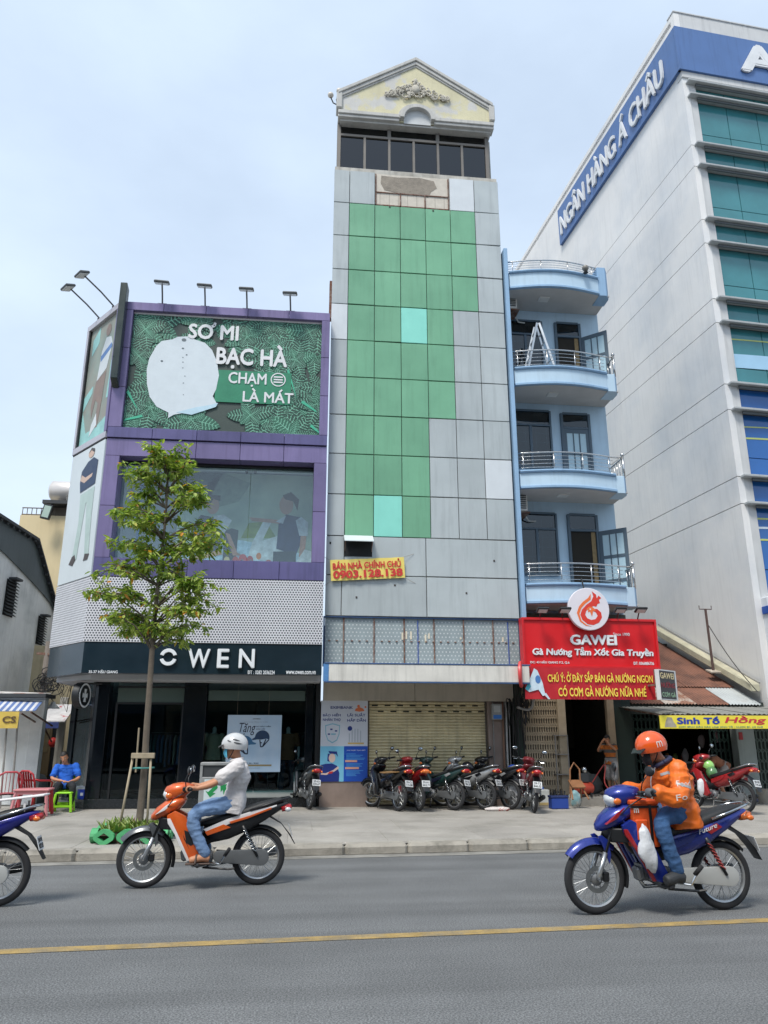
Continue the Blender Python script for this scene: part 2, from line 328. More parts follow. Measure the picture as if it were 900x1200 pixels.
# ================================================================ tower with green panels
alu = M('panel_grey', '#a9b1b3', .36, var=.09, vs=.9, streak=.2, rnd=.06, spec=.45)
grn = M('panel_green', '#70a686', .36, var=.12, vs=.8, streak=.18, rnd=.07, spec=.4)
aqua = M('panel_aqua', '#86d3c3', .4, var=.05, streak=.04); wht = M('panel_white', '#c9cfd3', .4, var=.05, streak=.05)
plaster = M('plaster_white', '#c9c8c4', .85, var=.14, vs=1.6, streak=.2, bump=.2, bs=40)
dirtyw = M('plaster_dirty', '#b9b6ae', .88, var=.2, vs=2, streak=.35, bump=.3, bs=40, col2='#8f8a80', thr=.6)
dark = M('dark_void', '#16191b', .8, var=.1)
steel_r = M('rusty_steel', '#6b4636', .8, var=.3, vs=8, bump=.3, bs=60, col2='#8c8078', thr=.55)
TX0, TX1, TY = .57, 5.16, 17.6
tw = thing('tall_narrow_building', 'tall narrow tower with green and grey panels and a worn gabled top', 'building', (2.86, 18.4, SW))
XB = TX0+.46                                # the plot narrows slightly towards the back
MB().ext([(TX0+.02, TY+.07, 4.31), (TX1-.02, TY+.07, 4.31), (TX1-.02, 31, 4.31), (XB, 31, 4.31)], (0, 0, 12.31)).build('wall', dirtyw, tw)
MB().ext([(TX0+.06, 19.2, SW), (TX1-.02, 19.2, SW), (TX1-.02, 31, SW), (XB, 31, SW)], (0, 0, 4.31-SW)).build('wall', dirtyw, tw)
cols = [TX0, 1.0] + [1.0+.693*k for k in range(1, 7)]
rows = [16.62, 15.56] + [15.56-1.0385*k for k in range(1, 10)]
g = .008
def panel(c0, c1, z1, z0, m):              # every sheet hangs a hair out of true
    rt_ = Matrix.Rotation(random.gauss(0, .006), 3, 'X') @ Matrix.Rotation(random.gauss(0, .006), 3, 'Z')
    piece('panel', tw, ((c0+c1)/2, TY+.025+random.gauss(0, .002), (z0+z1)/2), (c1-c0-2*g, .05, z1-z0-2.8*g), m, .006, rt_)
for r in range(10):
    for c in range(7):
        if r == 0 and 2 <= c <= 4: continue
        m = alu
        if r == 0: m = wht if c == 5 else alu
        elif 1 <= c <= (5 if r <= 3 else 4 if r <= 6 else 3): m = grn
        if (r, c) in ((4, 3), (9, 2)): m = aqua
        if (r, c) == (8, 6) or (r, c) == (4, 0): m = wht
        panel(cols[c], cols[c+1], rows[r], rows[r+1], m)
for z1, z0, cs in ((6.214, 5.27, (TX0, 1.0, 2.95, TX1)), (5.27, 4.31, (TX0, .95, 2.95, TX1))):
    for a, b in zip(cs, cs[1:]): panel(a, b, z1, z0, alu)
# bare wall where three panels are gone
bw = brect(cols[2]+.02, cols[5]-.02, 15.58, 16.62, TY+.066)
bw.rect(0, 0, 1, 1, .01, M('bare_render', '#c7c0b4', .9, var=.14, vs=6, streak=.1, bump=.3), 'bare_wall', tw, .05)
bw.art([(.08, .95), (.07, .72), (.12, .5), (.3, .44), (.55, .42), (.72, .36), (.76, .55), (.84, .68), (.8, .9), (.6, .97), (.3, .93)], .016, M('cement_patch', '#8d857a', .95, var=.25, vs=7, bump=.5, bs=30), 'cement_patch', tw, .004)
for u0, v0, u1, v1 in ((0, .40, 1, .425), (0, 0, 1, .03), (0, 0, .012, .98), (.33, 0, .345, .42), (.665, 0, .68, .4), (.988, 0, 1, .98)):
    bw.rect(u0, v0, u1, v1, .035, steel_r, 'bracket_rail', tw, .024)
for k in range(8): bw.rect(.06+.125*k, .04, .064+.125*k, .4, .013, M('grid_line', '#8e8980', .9), 'tile_joint', tw, .004)
# awning window low on the left
win = brect(cols[1]+.0, cols[1]+.66, 5.72, 6.2, TY)
win.rect(0, 0, 1, 1, .004, dark, 'window_opening', tw, .004)
MB().ext([win.p(-.02, 1.02, .01), win.p(1.02, 1.02, .01), win.p(1.02, .62, .3), win.p(-.02, .62, .3)], (0, 0, .02)).build('window_sash', M('sash_white', '#c9d2d4', .3, var=.04), tw)
for u in (.02, .98): MB().beam(win.p(u, .25, .01), win.p(u, .64, .28), .015, .015).build('window_stay', steel_r, tw)
MB().box(TX0+.08, TX0+.12, TY-.004, TY+.01, 6.0, 6.06).build('pipe_hole', dark, tw)
for x, z in ((1.3, 4.75), (3.9, 4.9), (4.6, 5.7), (2.2, 5.05), (3.3, 15.5), (2.1, 15.53)):
    MB().box(x-.02, x+.02, TY-.012, TY+.005, z-.02, z+.02).build('fixing_bolt', M('bolt_dark', '#3f3a36', .7), tw)
# loose flashing down the left flank
MB().box(TX0-.05, TX0+.03, 17.75, 17.95, 12.1, 13.2).build('flashing', steel_r, tw)
# top storey: glazing and pediment
GY = 17.75
tint = glass('dark_window', '#4a5f68', .07, .02, .7); brz = M('bronze_frame', '#6f6b66', .5, metal=.3, var=.1)
gx0, gx1 = U(398.5, 165, GY).x, U(569.3, 180, GY).x
gz0, gzm, gz1 = 16.72, U(398.5, 157.5, GY).z, U(398.5, 143, GY).z+.02
MB().box(gx0+.03, gx1-.03, GY+.25, GY+.3, gz0, gz1).build('room_back', M('room_blind', '#3a444a', .9), tw)
MB().ext([(TX0+.1, GY+.3, 16.62), (TX1-.06, GY+.3, 16.62), (TX1-.06, 30.5, 16.62), (XB+.05, 30.5, 16.62)], (0, 0, gz1-16.62)).build('top_storey_wall', dirtyw, tw)
MB().box(TX0+.02, TX1-.02, TY+.06, GY+.2, 16.62, gz0+.04).build('window_sill', dirtyw, tw)
for k in range(6):
    a, b = gx0+(gx1-gx0)*k/6, gx0+(gx1-gx0)*(k+1)/6
    bar('window_pane', tw, a+.03, b-.03, GY+.03, GY+.038, gz0+.05, gzm-.03, tint, 0)
    if k: bar('mullion', tw, a-.035, a+.035, GY-.01, GY+.06, gz0+.02, gzm-.03, brz)
for k in range(3):
    a, b = gx0+(gx1-gx0)*k/3, gx0+(gx1-gx0)*(k+1)/3
    bar('window_pane', tw, a+.03, b-.03, GY+.05, GY+.058, gzm+.04, gz1-.03, tint, 0)
    if k: bar('mullion', tw, a-.05, a+.05, GY, GY+.07, gzm+.04, gz1, brz)
for z in (gz0+.035, gzm): bar('window_rail', tw, gx0-.03, gx1+.03, GY-.015, GY+.065, z-.04, z+.04, brz)
for x in (gx0-.03, gx1+.03): bar('window_post', tw, x-.05, x+.05, GY-.02, GY+.2, gz0, gz1, brz)
PY = 17.55
oldy = M('peeling_yellow_paint', '#cbc5a6', .9, var=.13, vs=1.5, bump=.35, bs=30, col2='#c4c3bf', thr=.53, soft=.03, streak=.12)
mould = M('grey_moulding', '#bab9b5', .85, var=.15, vs=3, streak=.25, bump=.2)
px0, px1 = .7, 5.03
pz0 = U(398, 137, PY).z; pzs = U(398, 110, PY).z; pza = U(484, 72, PY).z; pxm = (px0+px1)/2
MB().ext([(px0, PY, pz0), (px1, PY, pz0), (px1, PY, pzs), (pxm, PY, pza), (px0, PY, pzs)], (0, .25, 0)).build('pediment', oldy, tw)
MB().ext([(px0+.02, PY+.26, pzs-.06), (px1+.02, PY+.26, pzs-.06), (pxm, PY+.26, pza-.02)], (.3, 13, 0)).build('roof', M('roof_cement', '#8f8b84', .9, var=.2, streak=.2), tw)
for a, b in (((px0-.06, 0, pzs), (pxm, 0, pza)), ((px1+.06, 0, pzs), (pxm, 0, pza))):
    A = Vector((a[0], PY, a[2])); B = Vector((b[0], PY, b[2])); dn = Vector((0, 0, -1))
    for o0, o1, pr in ((.08, -.04, .1), (-.04, -.16, .06), (-.16, -.22, .03)):
        MB().ext([A+Vector((0, .2, o0)), B+Vector((0, .2, o0)), B+Vector((0, .2, o1)), A+Vector((0, .2, o1))], (0, -.2-pr, 0)).build('raking_cornice', mould, tw, bevel=.012)
for s0, s1 in ((px0-.06, pxm-.5), (pxm+.5, px1+.06)):
    for z0, z1, pr in ((.05, .17, .12), (-.04, .05, .08), (.17, .23, .05)):
        bar('cornice', tw, s0, s1, PY-pr, PY+.22, pz0+z0, pz0+z1, mould, .012)
bar('soffit', tw, px0, px1, PY+.02, GY+.28, pz0-.1, pz0-.03, mould)
for sx in (px0-.03, px1+.03): bar('corner_block', tw, sx-.08, sx+.08, PY-.08, PY+.3, pz0+.28, pzs+.02, mould, .02)
ac = Vector((pxm+.02, PY, pz0+.05))
for r0, r1, pr in ((.38, .5, .16), (.5, .57, .1)):
    pts = [ac+Vector((r1*math.cos(a), 0, r1*.98*math.sin(a))) for a in [math.pi*k/20 for k in range(21)]] + [ac+Vector((r0*math.cos(a), 0, r0*.98*math.sin(a))) for a in [math.pi*k/20 for k in range(20, -1, -1)]]
    MB().ext([p+Vector((0, .1, 0)) for p in pts], (0, -pr-.1, 0)).build('niche_arch', mould, tw, bevel=.01)
MB().ext([ac+Vector((.385*math.cos(a), 0, .385*math.sin(a))) for a in [math.pi*k/20 for k in range(21)]]+[ac+Vector((-.385, 0, -.1)), ac+Vector((.385, 0, -.1))], (0, -.02, 0)).build('niche_back', M('niche_paint', '#c0c3c4', .85, var=.1, streak=.15), tw)
# stucco scrollwork: a spray of curled leaves
random.seed(11); sc = MB(); ctr = Vector((pxm-.02, PY-.02, pz0+1.02))
for k in range(80):
    u = random.uniform(-1, 1); h = (1-abs(u))**1.1; c0 = ctr+Vector((u*.88, 0, random.uniform(-.12, .48)*h-.06-.05*abs(u)))
    a0 = random.uniform(0, 6.28); r_ = random.uniform(.05, .12); sgn = random.choice((-1, 1))
    sc.tube([c0+Vector((r_*(1-i/11)*math.cos(a0+sgn*i*.55), -.02-.03*math.sin(i*.3), r_*(1-i/11)*math.sin(a0+sgn*i*.55))) for i in range(10)], [.026-.0016*i for i in range(10)], 6)
for k in range(9):
    sc.ball(ctr+Vector((random.uniform(-.5, .5)*.6, -.02, random.uniform(-.1, .35))), .05, .05, .06, 8, 6)
sc.ball(ctr+Vector((0, -.02, .42)), .07, .06, .1, 8, 6); sc.ball(ctr+Vector((0, -.03, .12)), .13, .08, .16, 10, 7)
sc.build('scroll_relief', M('stucco_relief', '#b7b2a6', .9, var=.2, vs=9), tw, smooth=True)
# globe lamp on the roof edge
lp = thing('globe_lamp', 'wall lamp with two round globes on the tower roof edge', 'lamp', (px0-.1, PY+.1, pzs-.1))
p0 = Vector((px0-.08, PY+.15, pzs-.25))
MB().tube([p0, p0+Vector((-.03, -.03, .15)), p0+Vector((.04, -.1, .32))], .018, 6).tube([p0, p0+Vector((-.12, -.03, .03)), p0+Vector((-.2, -.08, .18))], .018, 6).build('bracket', M('iron', '#4a4745', .6), lp)
for q in (p0+Vector((.04, -.1, .4)), p0+Vector((-.2, -.08, .25))):
    MB().ball(q, .085, n=14, m=10).build('globe', M('globe_glass', '#c9c2b8', .35, var=.12, vs=6, obj=True), lp, smooth=True)
# dead sign frame above the shop
sgz1, sgz0 = 4.3, U(500, 780, TY).z
of = M('sign_blue_edge', '#3b567e', .6, var=.25, vs=6, streak=.3)
dt = M('sign_backing', '#8b979b', .7, var=.12, vs=3, streak=.12)
def dots(m, pitch, r, col, stag=.5, axes='xz'):
    t = m.node_tree; b = t.nodes['Principled BSDF']; src = b.inputs['Base Color'].links[0].from_socket; n = t.nodes; l = t.links
    ge = n.new('ShaderNodeNewGeometry'); sp = n.new('ShaderNodeSeparateXYZ'); l.new(ge.outputs['Position'], sp.inputs[0])
    def mth(op, a, b_=None, c_=None):
        k = n.new('ShaderNodeMath'); k.operation = op
        for i, q in enumerate((a, b_, c_)):
            if q is None: continue
            if isinstance(q, (int, float)): k.inputs[i].default_value = q
            else: l.new(q, k.inputs[i])
        return k.outputs[0]
    if axes == 'xz': ux = sp.outputs[0]
    else: ux = mth('MULTIPLY', sp.outputs[1], 1.28)
    row = mth('FLOOR', mth('DIVIDE', sp.outputs[2], pitch[1]))
    off = mth('MULTIPLY', mth('MODULO', mth('ABSOLUTE', row), 2.0), stag)
    fx = mth('SUBTRACT', mth('FRACT', mth('ADD', mth('DIVIDE', ux, pitch[0]), off)), .5)
    fz = mth('SUBTRACT', mth('FRACT', mth('DIVIDE', sp.outputs[2], pitch[1])), .5)
    d = mth('SQRT', mth('ADD', mth('POWER', mth('MULTIPLY', fx, pitch[0]), 2.0), mth('POWER', mth('MULTIPLY', fz, pitch[1]), 2.0)))
    k = mth('LESS_THAN', d, r)
    mx = n.new('ShaderNodeMix'); mx.data_type = 'RGBA'; mx.inputs['B'].default_value = (*lin(col), 1); l.new(k, mx.inputs['Factor']); l.new(src, mx.inputs['A']); l.new(mx.outputs['Result'], b.inputs['Base Color'])
dots(dt, (.085, .085), .017, '#b4bcbd', .5)
sf = thing('old_sign_frame', 'empty grey signboard frame with rusty ribs above the shuttered shop', 'sign', (2.86, TY, sgz0))
sxs = [TX0+.02, 1.02, 1.72, 2.42, 3.12, 3.82, 4.52, TX1-.02]
for a, b in zip(sxs, sxs[1:]): bar('backing_sheet', sf, a+.004, b-.004, TY+.08, TY+.1, sgz0, sgz1-.02, dt, .003)
for x in sxs[1:-1]: bar('rib', sf, x-.014, x+.014, TY+.05, TY+.078, sgz0, sgz1-.02, steel_r, .003)
for x, in ((2.74,), (4.88,)): bar('cable_strip', sf, x-.01, x+.01, TY+.06, TY+.078, sgz0, sgz1-.05, M('blue_strip', '#33509a', .6), .002)
for k in range(26): bar('clip', sf, TX0+.1+.172*k, TX0+.15+.172*k, TY+.055, TY+.078, (sgz0+sgz1)/2-.01, (sgz0+sgz1)/2+.012, steel_r, .002)
bar('frame_edge', sf, TX0-.02, TX1+.01, TY+.02, TY+.16, sgz1-.02, sgz1+.01, of); bar('frame_edge', sf, TX0-.02, TX1+.01, TY+.0, TY+.16, sgz0-.03, sgz0, of)
for x in (TX0-.005, TX1-.0): bar('frame_edge', sf, x-.015, x+.015, TY+.02, TY+.16, sgz0, sgz1-.02, of)
random.seed(5)
for x in (2.38, 2.47, 2.58, 2.92, 3.0, 3.75, 4.75): MB().box(x-.02, x+.02, TY+.07, TY+.079, 3.75+random.uniform(-.02, .08), 3.95+random.uniform(-.1, .05)).build('glue_smear', M('glue', '#cfc7b4', .9), sf)
# canopy, fascia, wall pieces and shutter
SHY = 18.45
CY = 16.95
cn = MB(); z1 = U(500, 779, CY).z; z0 = U(500, 799, CY).z
canopy = thing('shop_canopy', 'dirty white metal canopy over the roller shutter', 'canopy', (2.86, CY, z0))
MB().box(TX0+.1, TX1-.03, CY, CY+.06, z0, z1).build('front_board', M('canopy_white', '#cfcdc6', .7, var=.12, vs=2, streak=.35), canopy, bevel=.008)
MB().box(TX0+.1, TX1-.03, CY+.06, SHY-.3, z1-.04, z1-.01).build('top_sheet', plaster, canopy)
bar('trim', canopy, TX0-.0, TX1, CY-.01, CY+.07, z1, z1+.03, of); bar('trim', canopy, TX0, TX1-.03, CY-.008, CY+.068, z0-.03, z0, of)
bar('end_cap', canopy, TX0-.02, TX0+.1, CY, CY+.06, z0, z1, M('canopy_blue', '#4d7fb3', .6, var=.2, vs=9), .005)
bz0 = U(500, 821.5, SHY-.1).z
beige = M('beige_board', '#b8b1a3', .75, var=.12, vs=2, streak=.25)
bar('fascia_board', tw, TX0+.05, 2.75, SHY-.12, SHY+.2, bz0, 3.3, beige, .006); bar('fascia_board', tw, 2.755, 5.12, SHY-.12, SHY+.2, bz0, 3.3, beige, .006)
brown = M('brown_tile', '#8f7f76', .5, var=.15, vs=4, streak=.12)
wx0, wx1, sx1, wx2 = U(374, 930, SHY).x, U(430.5, 930, SHY).x, U(572.5, 880, SHY).x, U(592, 880, SHY).x
bar('shop_pier', tw, wx0, wx1, SHY-.05, SHY+.7, SW-.02, bz0, brown, .006); bar('shop_pier', tw, sx1, wx2, SHY-.04, SHY+.7, SW-.02, bz0, brown, .006)
sh = thing('roller_shutter', 'closed cream roller shutter of the green tower shop', 'shutter', ((wx1+sx1)/2, SHY+.1, SW))
shm = M('shutter_cream', '#e2d6b0', .5, var=.16, vs=2.5, streak=.3, rnd=.05)
nsl = 34; hsl = (bz0-SW-.02)/nsl; prof = [(0, 0), (-.028, .25), (-.03, .55), (-.012, .82), (0, .86)]
sm_ = MB()
me_pts = []
for yy, ff in prof: me_pts.append((yy, ff*hsl))
slat = MB().ext([(wx1+.005, SHY+.1+y, z) for y, z in me_pts]+[(wx1+.005, SHY+.115, hsl*.98), (wx1+.005, SHY+.115, 0)], (sx1-wx1-.01, 0, 0)).build('slat', shm, sh, origin=((wx1+sx1)/2, SHY+.1, 0))
slat.matrix_basis = Matrix.Translation(((wx1+sx1)/2, SHY+.1, SW+.02)); W[slat] = slat.matrix_basis.copy()
for k in range(1, nsl): put('slat', slat.data, sh, Matrix.Translation(((wx1+sx1)/2, SHY+.1, SW+.02+k*hsl)))
for r in (nsl-2, nsl-4):
    for k in range(9): bar('vent_slot', sh, wx1+.1+k*.3+(r % 4)*.07, wx1+.24+k*.3+(r % 4)*.07, SHY+.064, SHY+.08, SW+.02+(r+.3)*hsl, SW+.02+(r+.75)*hsl, dark, 0)
bar('bottom_rail', sh, wx1+.004, sx1-.004, SHY+.06, SHY+.12, SW-.005, SW+.03, M('rail_dark', '#5d564c', .7), .004)
for x in (wx1+.02, sx1-.02): bar('guide_rail', sh, x-.02, x+.02, SHY+.05, SHY+.13, SW, bz0, M('rail_dark', '#5d564c', .7), .004)
# bank poster on the pier
pb = thing('bank_poster', 'blue and white bank advertising poster on the brown shop pier', 'poster', ((wx0+wx1)/2, SHY-.07, U(400, 916, SHY).z))
q0, q1 = U(374.5, 916, SHY-.06), U(431, 821, SHY-.06); pr = Rect((q0.x, SHY-.062, q0.z), (1, 0, 0), (0, 0, 1), q1.x-q0.x, bz0-q0.z)
pr.rect(0, 0, 1, 1, .006, M('poster_white', '#cdd1da', .35, var=.03), 'sheet', pb, .01)
nav = M('print_navy', '#22357f', .35, var=0); pr.rect(.5, 0, 1, .43, .008, M('print_blue', '#1d52b8', .35, var=.08, vs=2), 'print', pb); pr.rect(0, 0, .5, .43, .008, M('print_skyblue', '#79bfdd', .35, var=.1, vs=3), 'print', pb)
pr.art([(0, .2), (.12, .215), (.25, .22), (.36, .19), (.41, .1), (.4, 0), (0, 0)], .010, nav, 'print', pb)
pr.art([(.02, .085), (.14, .08), (.3, .12), (.4, .16), (.38, .185), (.28, .14), (.12, .1), (.03, .105)], .012, M('print_skin', '#d9bfb4', .35, var=0), 'print', pb)
pr.ell(.25, .285, .07, .055, .012, M('print_skin', '#d9bfb4', .35, var=0), 'print', pb); pr.art([(.17, .37), (.35, .365), (.375, .3), (.33, .335), (.2, .34)], .014, nav, 'print', pb)
pr.art([(.16, .34), (.2, .335), (.2, .24), (.15, .25)], .011, nav, 'print', pb)
pr.art([(.16, .09), (.26, .1), (.28, .125), (.2, .12)], .014, M('print_red', '#c2342f', .4, var=0), 'print', pb)
pr.text('EXIMBANK', .2, .895, .68, .93, nav, pb, .009, .002)
pr.text('BẢO HIỂM', .04, .8, .42, .845, nav, pb, .009, .002); pr.text('NHÂN THỌ', .04, .735, .42, .785, nav, pb, .009, .002)
pr.text('LÃI SUẤT', .56, .8, .95, .85, nav, pb, .009, .002); pr.text('HẤP DẪN', .56, .735, .96, .785, nav, pb, .009, .002)
teal = M('print_teal', '#7fb4c6', .4, var=0); org = M('print_orange', '#d9764a', .4, var=0); ppk = M('print_peach', '#e0a690', .4, var=0)
sh_o = [(.09, .69), (.16, .7), (.25, .715), (.34, .7), (.41, .69), (.4, .58), (.35, .5), (.25, .465), (.15, .5), (.1, .58)]
pr.art(sh_o, .008, teal, 'print', pb); pr.art([((u-.25)*.88+.25, (v-.6)*.88+.6) for u, v in sh_o], .010, M('poster_white', '#cdd1da'), 'print', pb)
for u, v, m_ in ((.2, .63, nav), (.3, .61, nav), (.22, .57, teal), (.27, .57, teal), (.15, .57, nav)): pr.rect(u, v, u+.05, v+.018, .012, m_, 'print', pb)
for u in (.6, .66, .72, .78, .84): pr.rect(u, .48, u+.02, .55+.1*math.sin((u-.55)*8), .008, M('print_grey', '#aab2bd', .4, var=0), 'print', pb)
pr.ell(.62, .65, .05, .03, .009, nav, 'print', pb); pr.rect(.58, .455, .92, .475, .009, M('print_gold', '#cdb06a', .4, var=0), 'print', pb)
pr.art([(.72, .87), (.82, .86), (.93, .87), (.9, .9), (.82, .92), (.74, .9)], .008, org, 'print', pb); pr.ell(.8, .93, .03, .018, .009, org, 'print', pb); pr.ell(.95, .92, .02, .012, .009, org, 'print', pb)
pr.text('GIA NHẬP TEAM BIẾT', .56, .37, .96, .392, M('print_pale', '#dfe6f2', .4, var=0), pb, .010, .002, .0)
for v, w in ((.335, .2), (.318, .35), (.3, .3), (.283, .4), (.268, .38), (.215, .35), (.2, .3), (.185, .33), (.13, .36), (.115, .28), (.1, .3), (.085, .2), (.07, .22)): pr.rect(.55, v-.004, .55+w, v+.004, .009, M('print_cyan', '#4a94d6', .4, var=0), 'print', pb)
for v, w in ((.235, .25), (.15, .29)): pr.rect(.53, v, .53+w, v+.024, .010, ppk, 'print', pb)
# sale banner
bq = [U(386.5, 656, 17.5), U(473, 652.5, 17.5), U(474.5, 675, 17.5), U(388, 680.5, 17.5)]
xd = (bq[1]-bq[0]).normalized(); ud = (bq[0]-bq[3]).normalized(); ud = (ud-xd*ud.dot(xd)).normalized()
bn = Rect(bq[3]+Vector((0, .04, 0)), xd, ud, (bq[1]-bq[0]).length, (bq[0]-bq[3]).length)
sb = thing('sale_banner', 'yellow for-sale banner with red lettering tied across the tower', 'banner', bq[3])
me = MB(); nn = 24
rings = [[bn.p(i/nn, v, .01+.012*math.sin(i*.9)+.008*math.sin(i*2.3+v*3)) for i in range(nn+1)] for v in (0, .25, .5, .75, 1)]
me.loft(rings, False, False); b_ = me.build('cloth', M('banner_yellow', '#e3cf6c', .6, var=.1, vs=5), sb, smooth=True)
red = M('print_red', '#c2342f', .4, var=0); bn.text('BÁN NHÀ CHÍNH CHỦ', .03, .52, .95, .95, red, sb, .034, .004, .035); bn.text('0903.128.138', .03, .08, .97, .47, red, sb, .034, .004, .045)
for c_, d_ in ((bn.p(0, 1), (-.2, 0, .12)), (bn.p(1, 1), (.25, 0, .1)), (bn.p(0, 0), (-.15, 0, -.1)), (bn.p(1, 0), (.25, 0, -.12))): MB().tube([c_, c_+Vector(d_)+Vector((0, .05, 0))], .004, 4).build('tie', M('string', '#8b857a', .9), sb)
# meter box on the right pier
mb = thing('meter_box', 'grey electricity meter box with blue label on the brown pier', 'meter box', U(583, 843, SHY-.1))
z0, z1 = U(583, 843.5, SHY-.1).z, U(583, 825, SHY-.1).z; x0, x1 = U(576, 835, SHY-.1).x, U(587.5, 835, SHY-.1).x
MB().box(x0, x1, SHY-.18, SHY-.04, z0, z1).build('case', M('meter_grey', '#9a9d9c', .4, var=.1, vs=8), mb, bevel=.012)
MB().box(x0+.02, x1-.02, SHY-.184, SHY-.18, z0+.02, z0+.11).build('label_plate', M('meter_blue', '#3f7fd0', .4), mb); MB().box(x0+.04, x1-.04, SHY-.186, SHY-.18, z0+.17, z1-.04).build('window', M('meter_glass', '#c4c9c8', .2), mb)
wire = M('black_cable', '#1d1d1e', .6, var=.1); grp = M('pipe_grey', '#8a8884', .6, var=.2, vs=6)
pp = thing('wall_pipe', 'grey conduit pipes running down beside the meter', 'pipe', (5.0, SHY, SW))
for px_, r_, m_ in ((579, .014, grp), (590.5, .022, M('pipe_rust', '#8c6a55', .7, var=.3, vs=6)), (594.5, .024, M('pipe_white', '#b9bab6', .6, var=.2, vs=6)), (598, .015, grp)):
    x = U(px_, 880, SHY-.08).x; MB().tube([(x, SHY-.08, SW), (x, SHY-.08, 1.2), (x+.01, SHY-.08, 2.45)], r_, 8).build('pipe', m_, pp, smooth=True)
# ================================================================ corner clothing shop
OY = 17.3; K = Vector((-4.62, OY, 0)); DC = Vector((-.625, .7806, 0)); LC = 1.79; E = K+DC*LC; RX = .535
NC = Vector((-.7806, -.625, 0))            # outward normal of the angled side
ow = thing('clothing_shop_building', 'corner clothing shop clad in purple frames, white perforated panels and dark glass', 'building', (-2, 18.4, SW))
purple = M('purple_cladding', '#746a92', .34, metal=.15, var=.14, vs=.9, streak=.3, rnd=.1, spec=.5)
indigo = M('indigo_cladding', '#5a5680', .34, metal=.15, var=.14, vs=.9, streak=.3, rnd=.12); blk = M('black_gloss', '#10161c', .12, var=.1, vs=2, spec=.4); blackm = M('black_metal', '#1d2023', .4, var=.1)
silv = M('silver_frame', '#b6b4bb', .4, metal=.3, var=.1)
def front(name, z0, z1, x0, x1, y0, y1, m, bev=.006): return bar(name, ow, x0, x1, y0, y1, z0, z1, m, bev)
def side(s0, s1, z0, z1, o0, o1, m, name, bev=.006):
    c = K+DC*((s0+s1)/2)+NC*((o0+o1)/2); rot = Matrix((DC, -NC, Vector((0, 0, 1)))).transposed()
    return piece(name, ow, (c.x, c.y, (z0+z1)/2), (abs(s1-s0), abs(o1-o0), abs(z1-z0)), m, bev, rot)
ZT, ZB1, ZB0, ZW1, ZW0, ZP1, ZP0, ZF0 = 11.95, 8.62, 8.36, 7.95, 5.48, 5.07, 3.62, 2.95
# core volume (set back behind the cladding)
core = [(K.x+.12, OY+.42), (RX-.02, OY+.42), (RX-.02, 23.1), (E.x+.2, 23.1), (E.x+.22, E.y+.1)]
MB().ext([(x, y, ZB0) for x, y in core], (0, 0, ZT-.1-ZB0)).build('wall', M('shop_core', '#b9bcc0', .8, var=.1), ow)
MB().ext([(x, y, ZF0-.1) for x, y in core], (0, 0, ZW0-ZF0-.02)).build('wall', M('shop_core', '#b9bcc0'), ow)
# purple frame round the billboard, in short sheets
def frame(z0, z1, x0, x1, tl, tr, tt, tb, y0, y1, seg=1.05):
    n = max(1, round((x1-x0)/seg))
    for zz0, zz1, on in ((z1-tt, z1, tt), (z0, z0+tb, tb)):
        if not on: continue
        for k in range(n): front('cladding_sheet', zz0, zz1, x0+(x1-x0)*k/n+.004, x0+(x1-x0)*(k+1)/n-.004, y0, y1, indigo if zz0 == z0 else purple)
    nz_ = max(1, round((z1-z0-tt-tb)/1.1))
    for xx0, xx1 in ((x0, x0+tl), (x1-tr, x1)):
        for k in range(nz_):
            a = z0+tb; h = (z1-tt-a)/nz_; front('cladding_sheet', a+k*h+.004, a+(k+1)*h-.004, xx0, xx1, y0, y1, purple)
frame(ZB0, ZT, K.x+.02, RX, .3, .2, .22, .26, OY-.02, OY+.4)
frame(ZP1, ZB0-.02, K.x+.02, RX, .33, .3, .42, .42, OY+.02, OY+.55)
front('shadow_gap', ZB0-.02, ZB0, K.x+.05, RX-.02, OY+.05, OY+.5, blackm)
# side: frame pieces
for s0, s1, z0, z1, m_ in ((.02, LC, ZT-.16, ZT, silv), (.02, LC, ZB0, ZB0+.16, silv), (LC-.1, LC, ZB0+.16, ZT-.16, silv), (.0, .12, ZB0+.16, ZT-.16, purple)): side(s0, s1, z0, z1, -.3, .02, m_, 'side_frame')
side(.0, LC, ZB0-.03, ZB0, -.3, .0, blackm, 'side_frame'); side(.12, .16, ZB0+.16, ZT-.16, -.2, .0, blackm, 'side_frame'); side(LC-.15, LC-.1, ZB0+.16, ZT-.16, -.2, .0, blackm, 'side_frame')
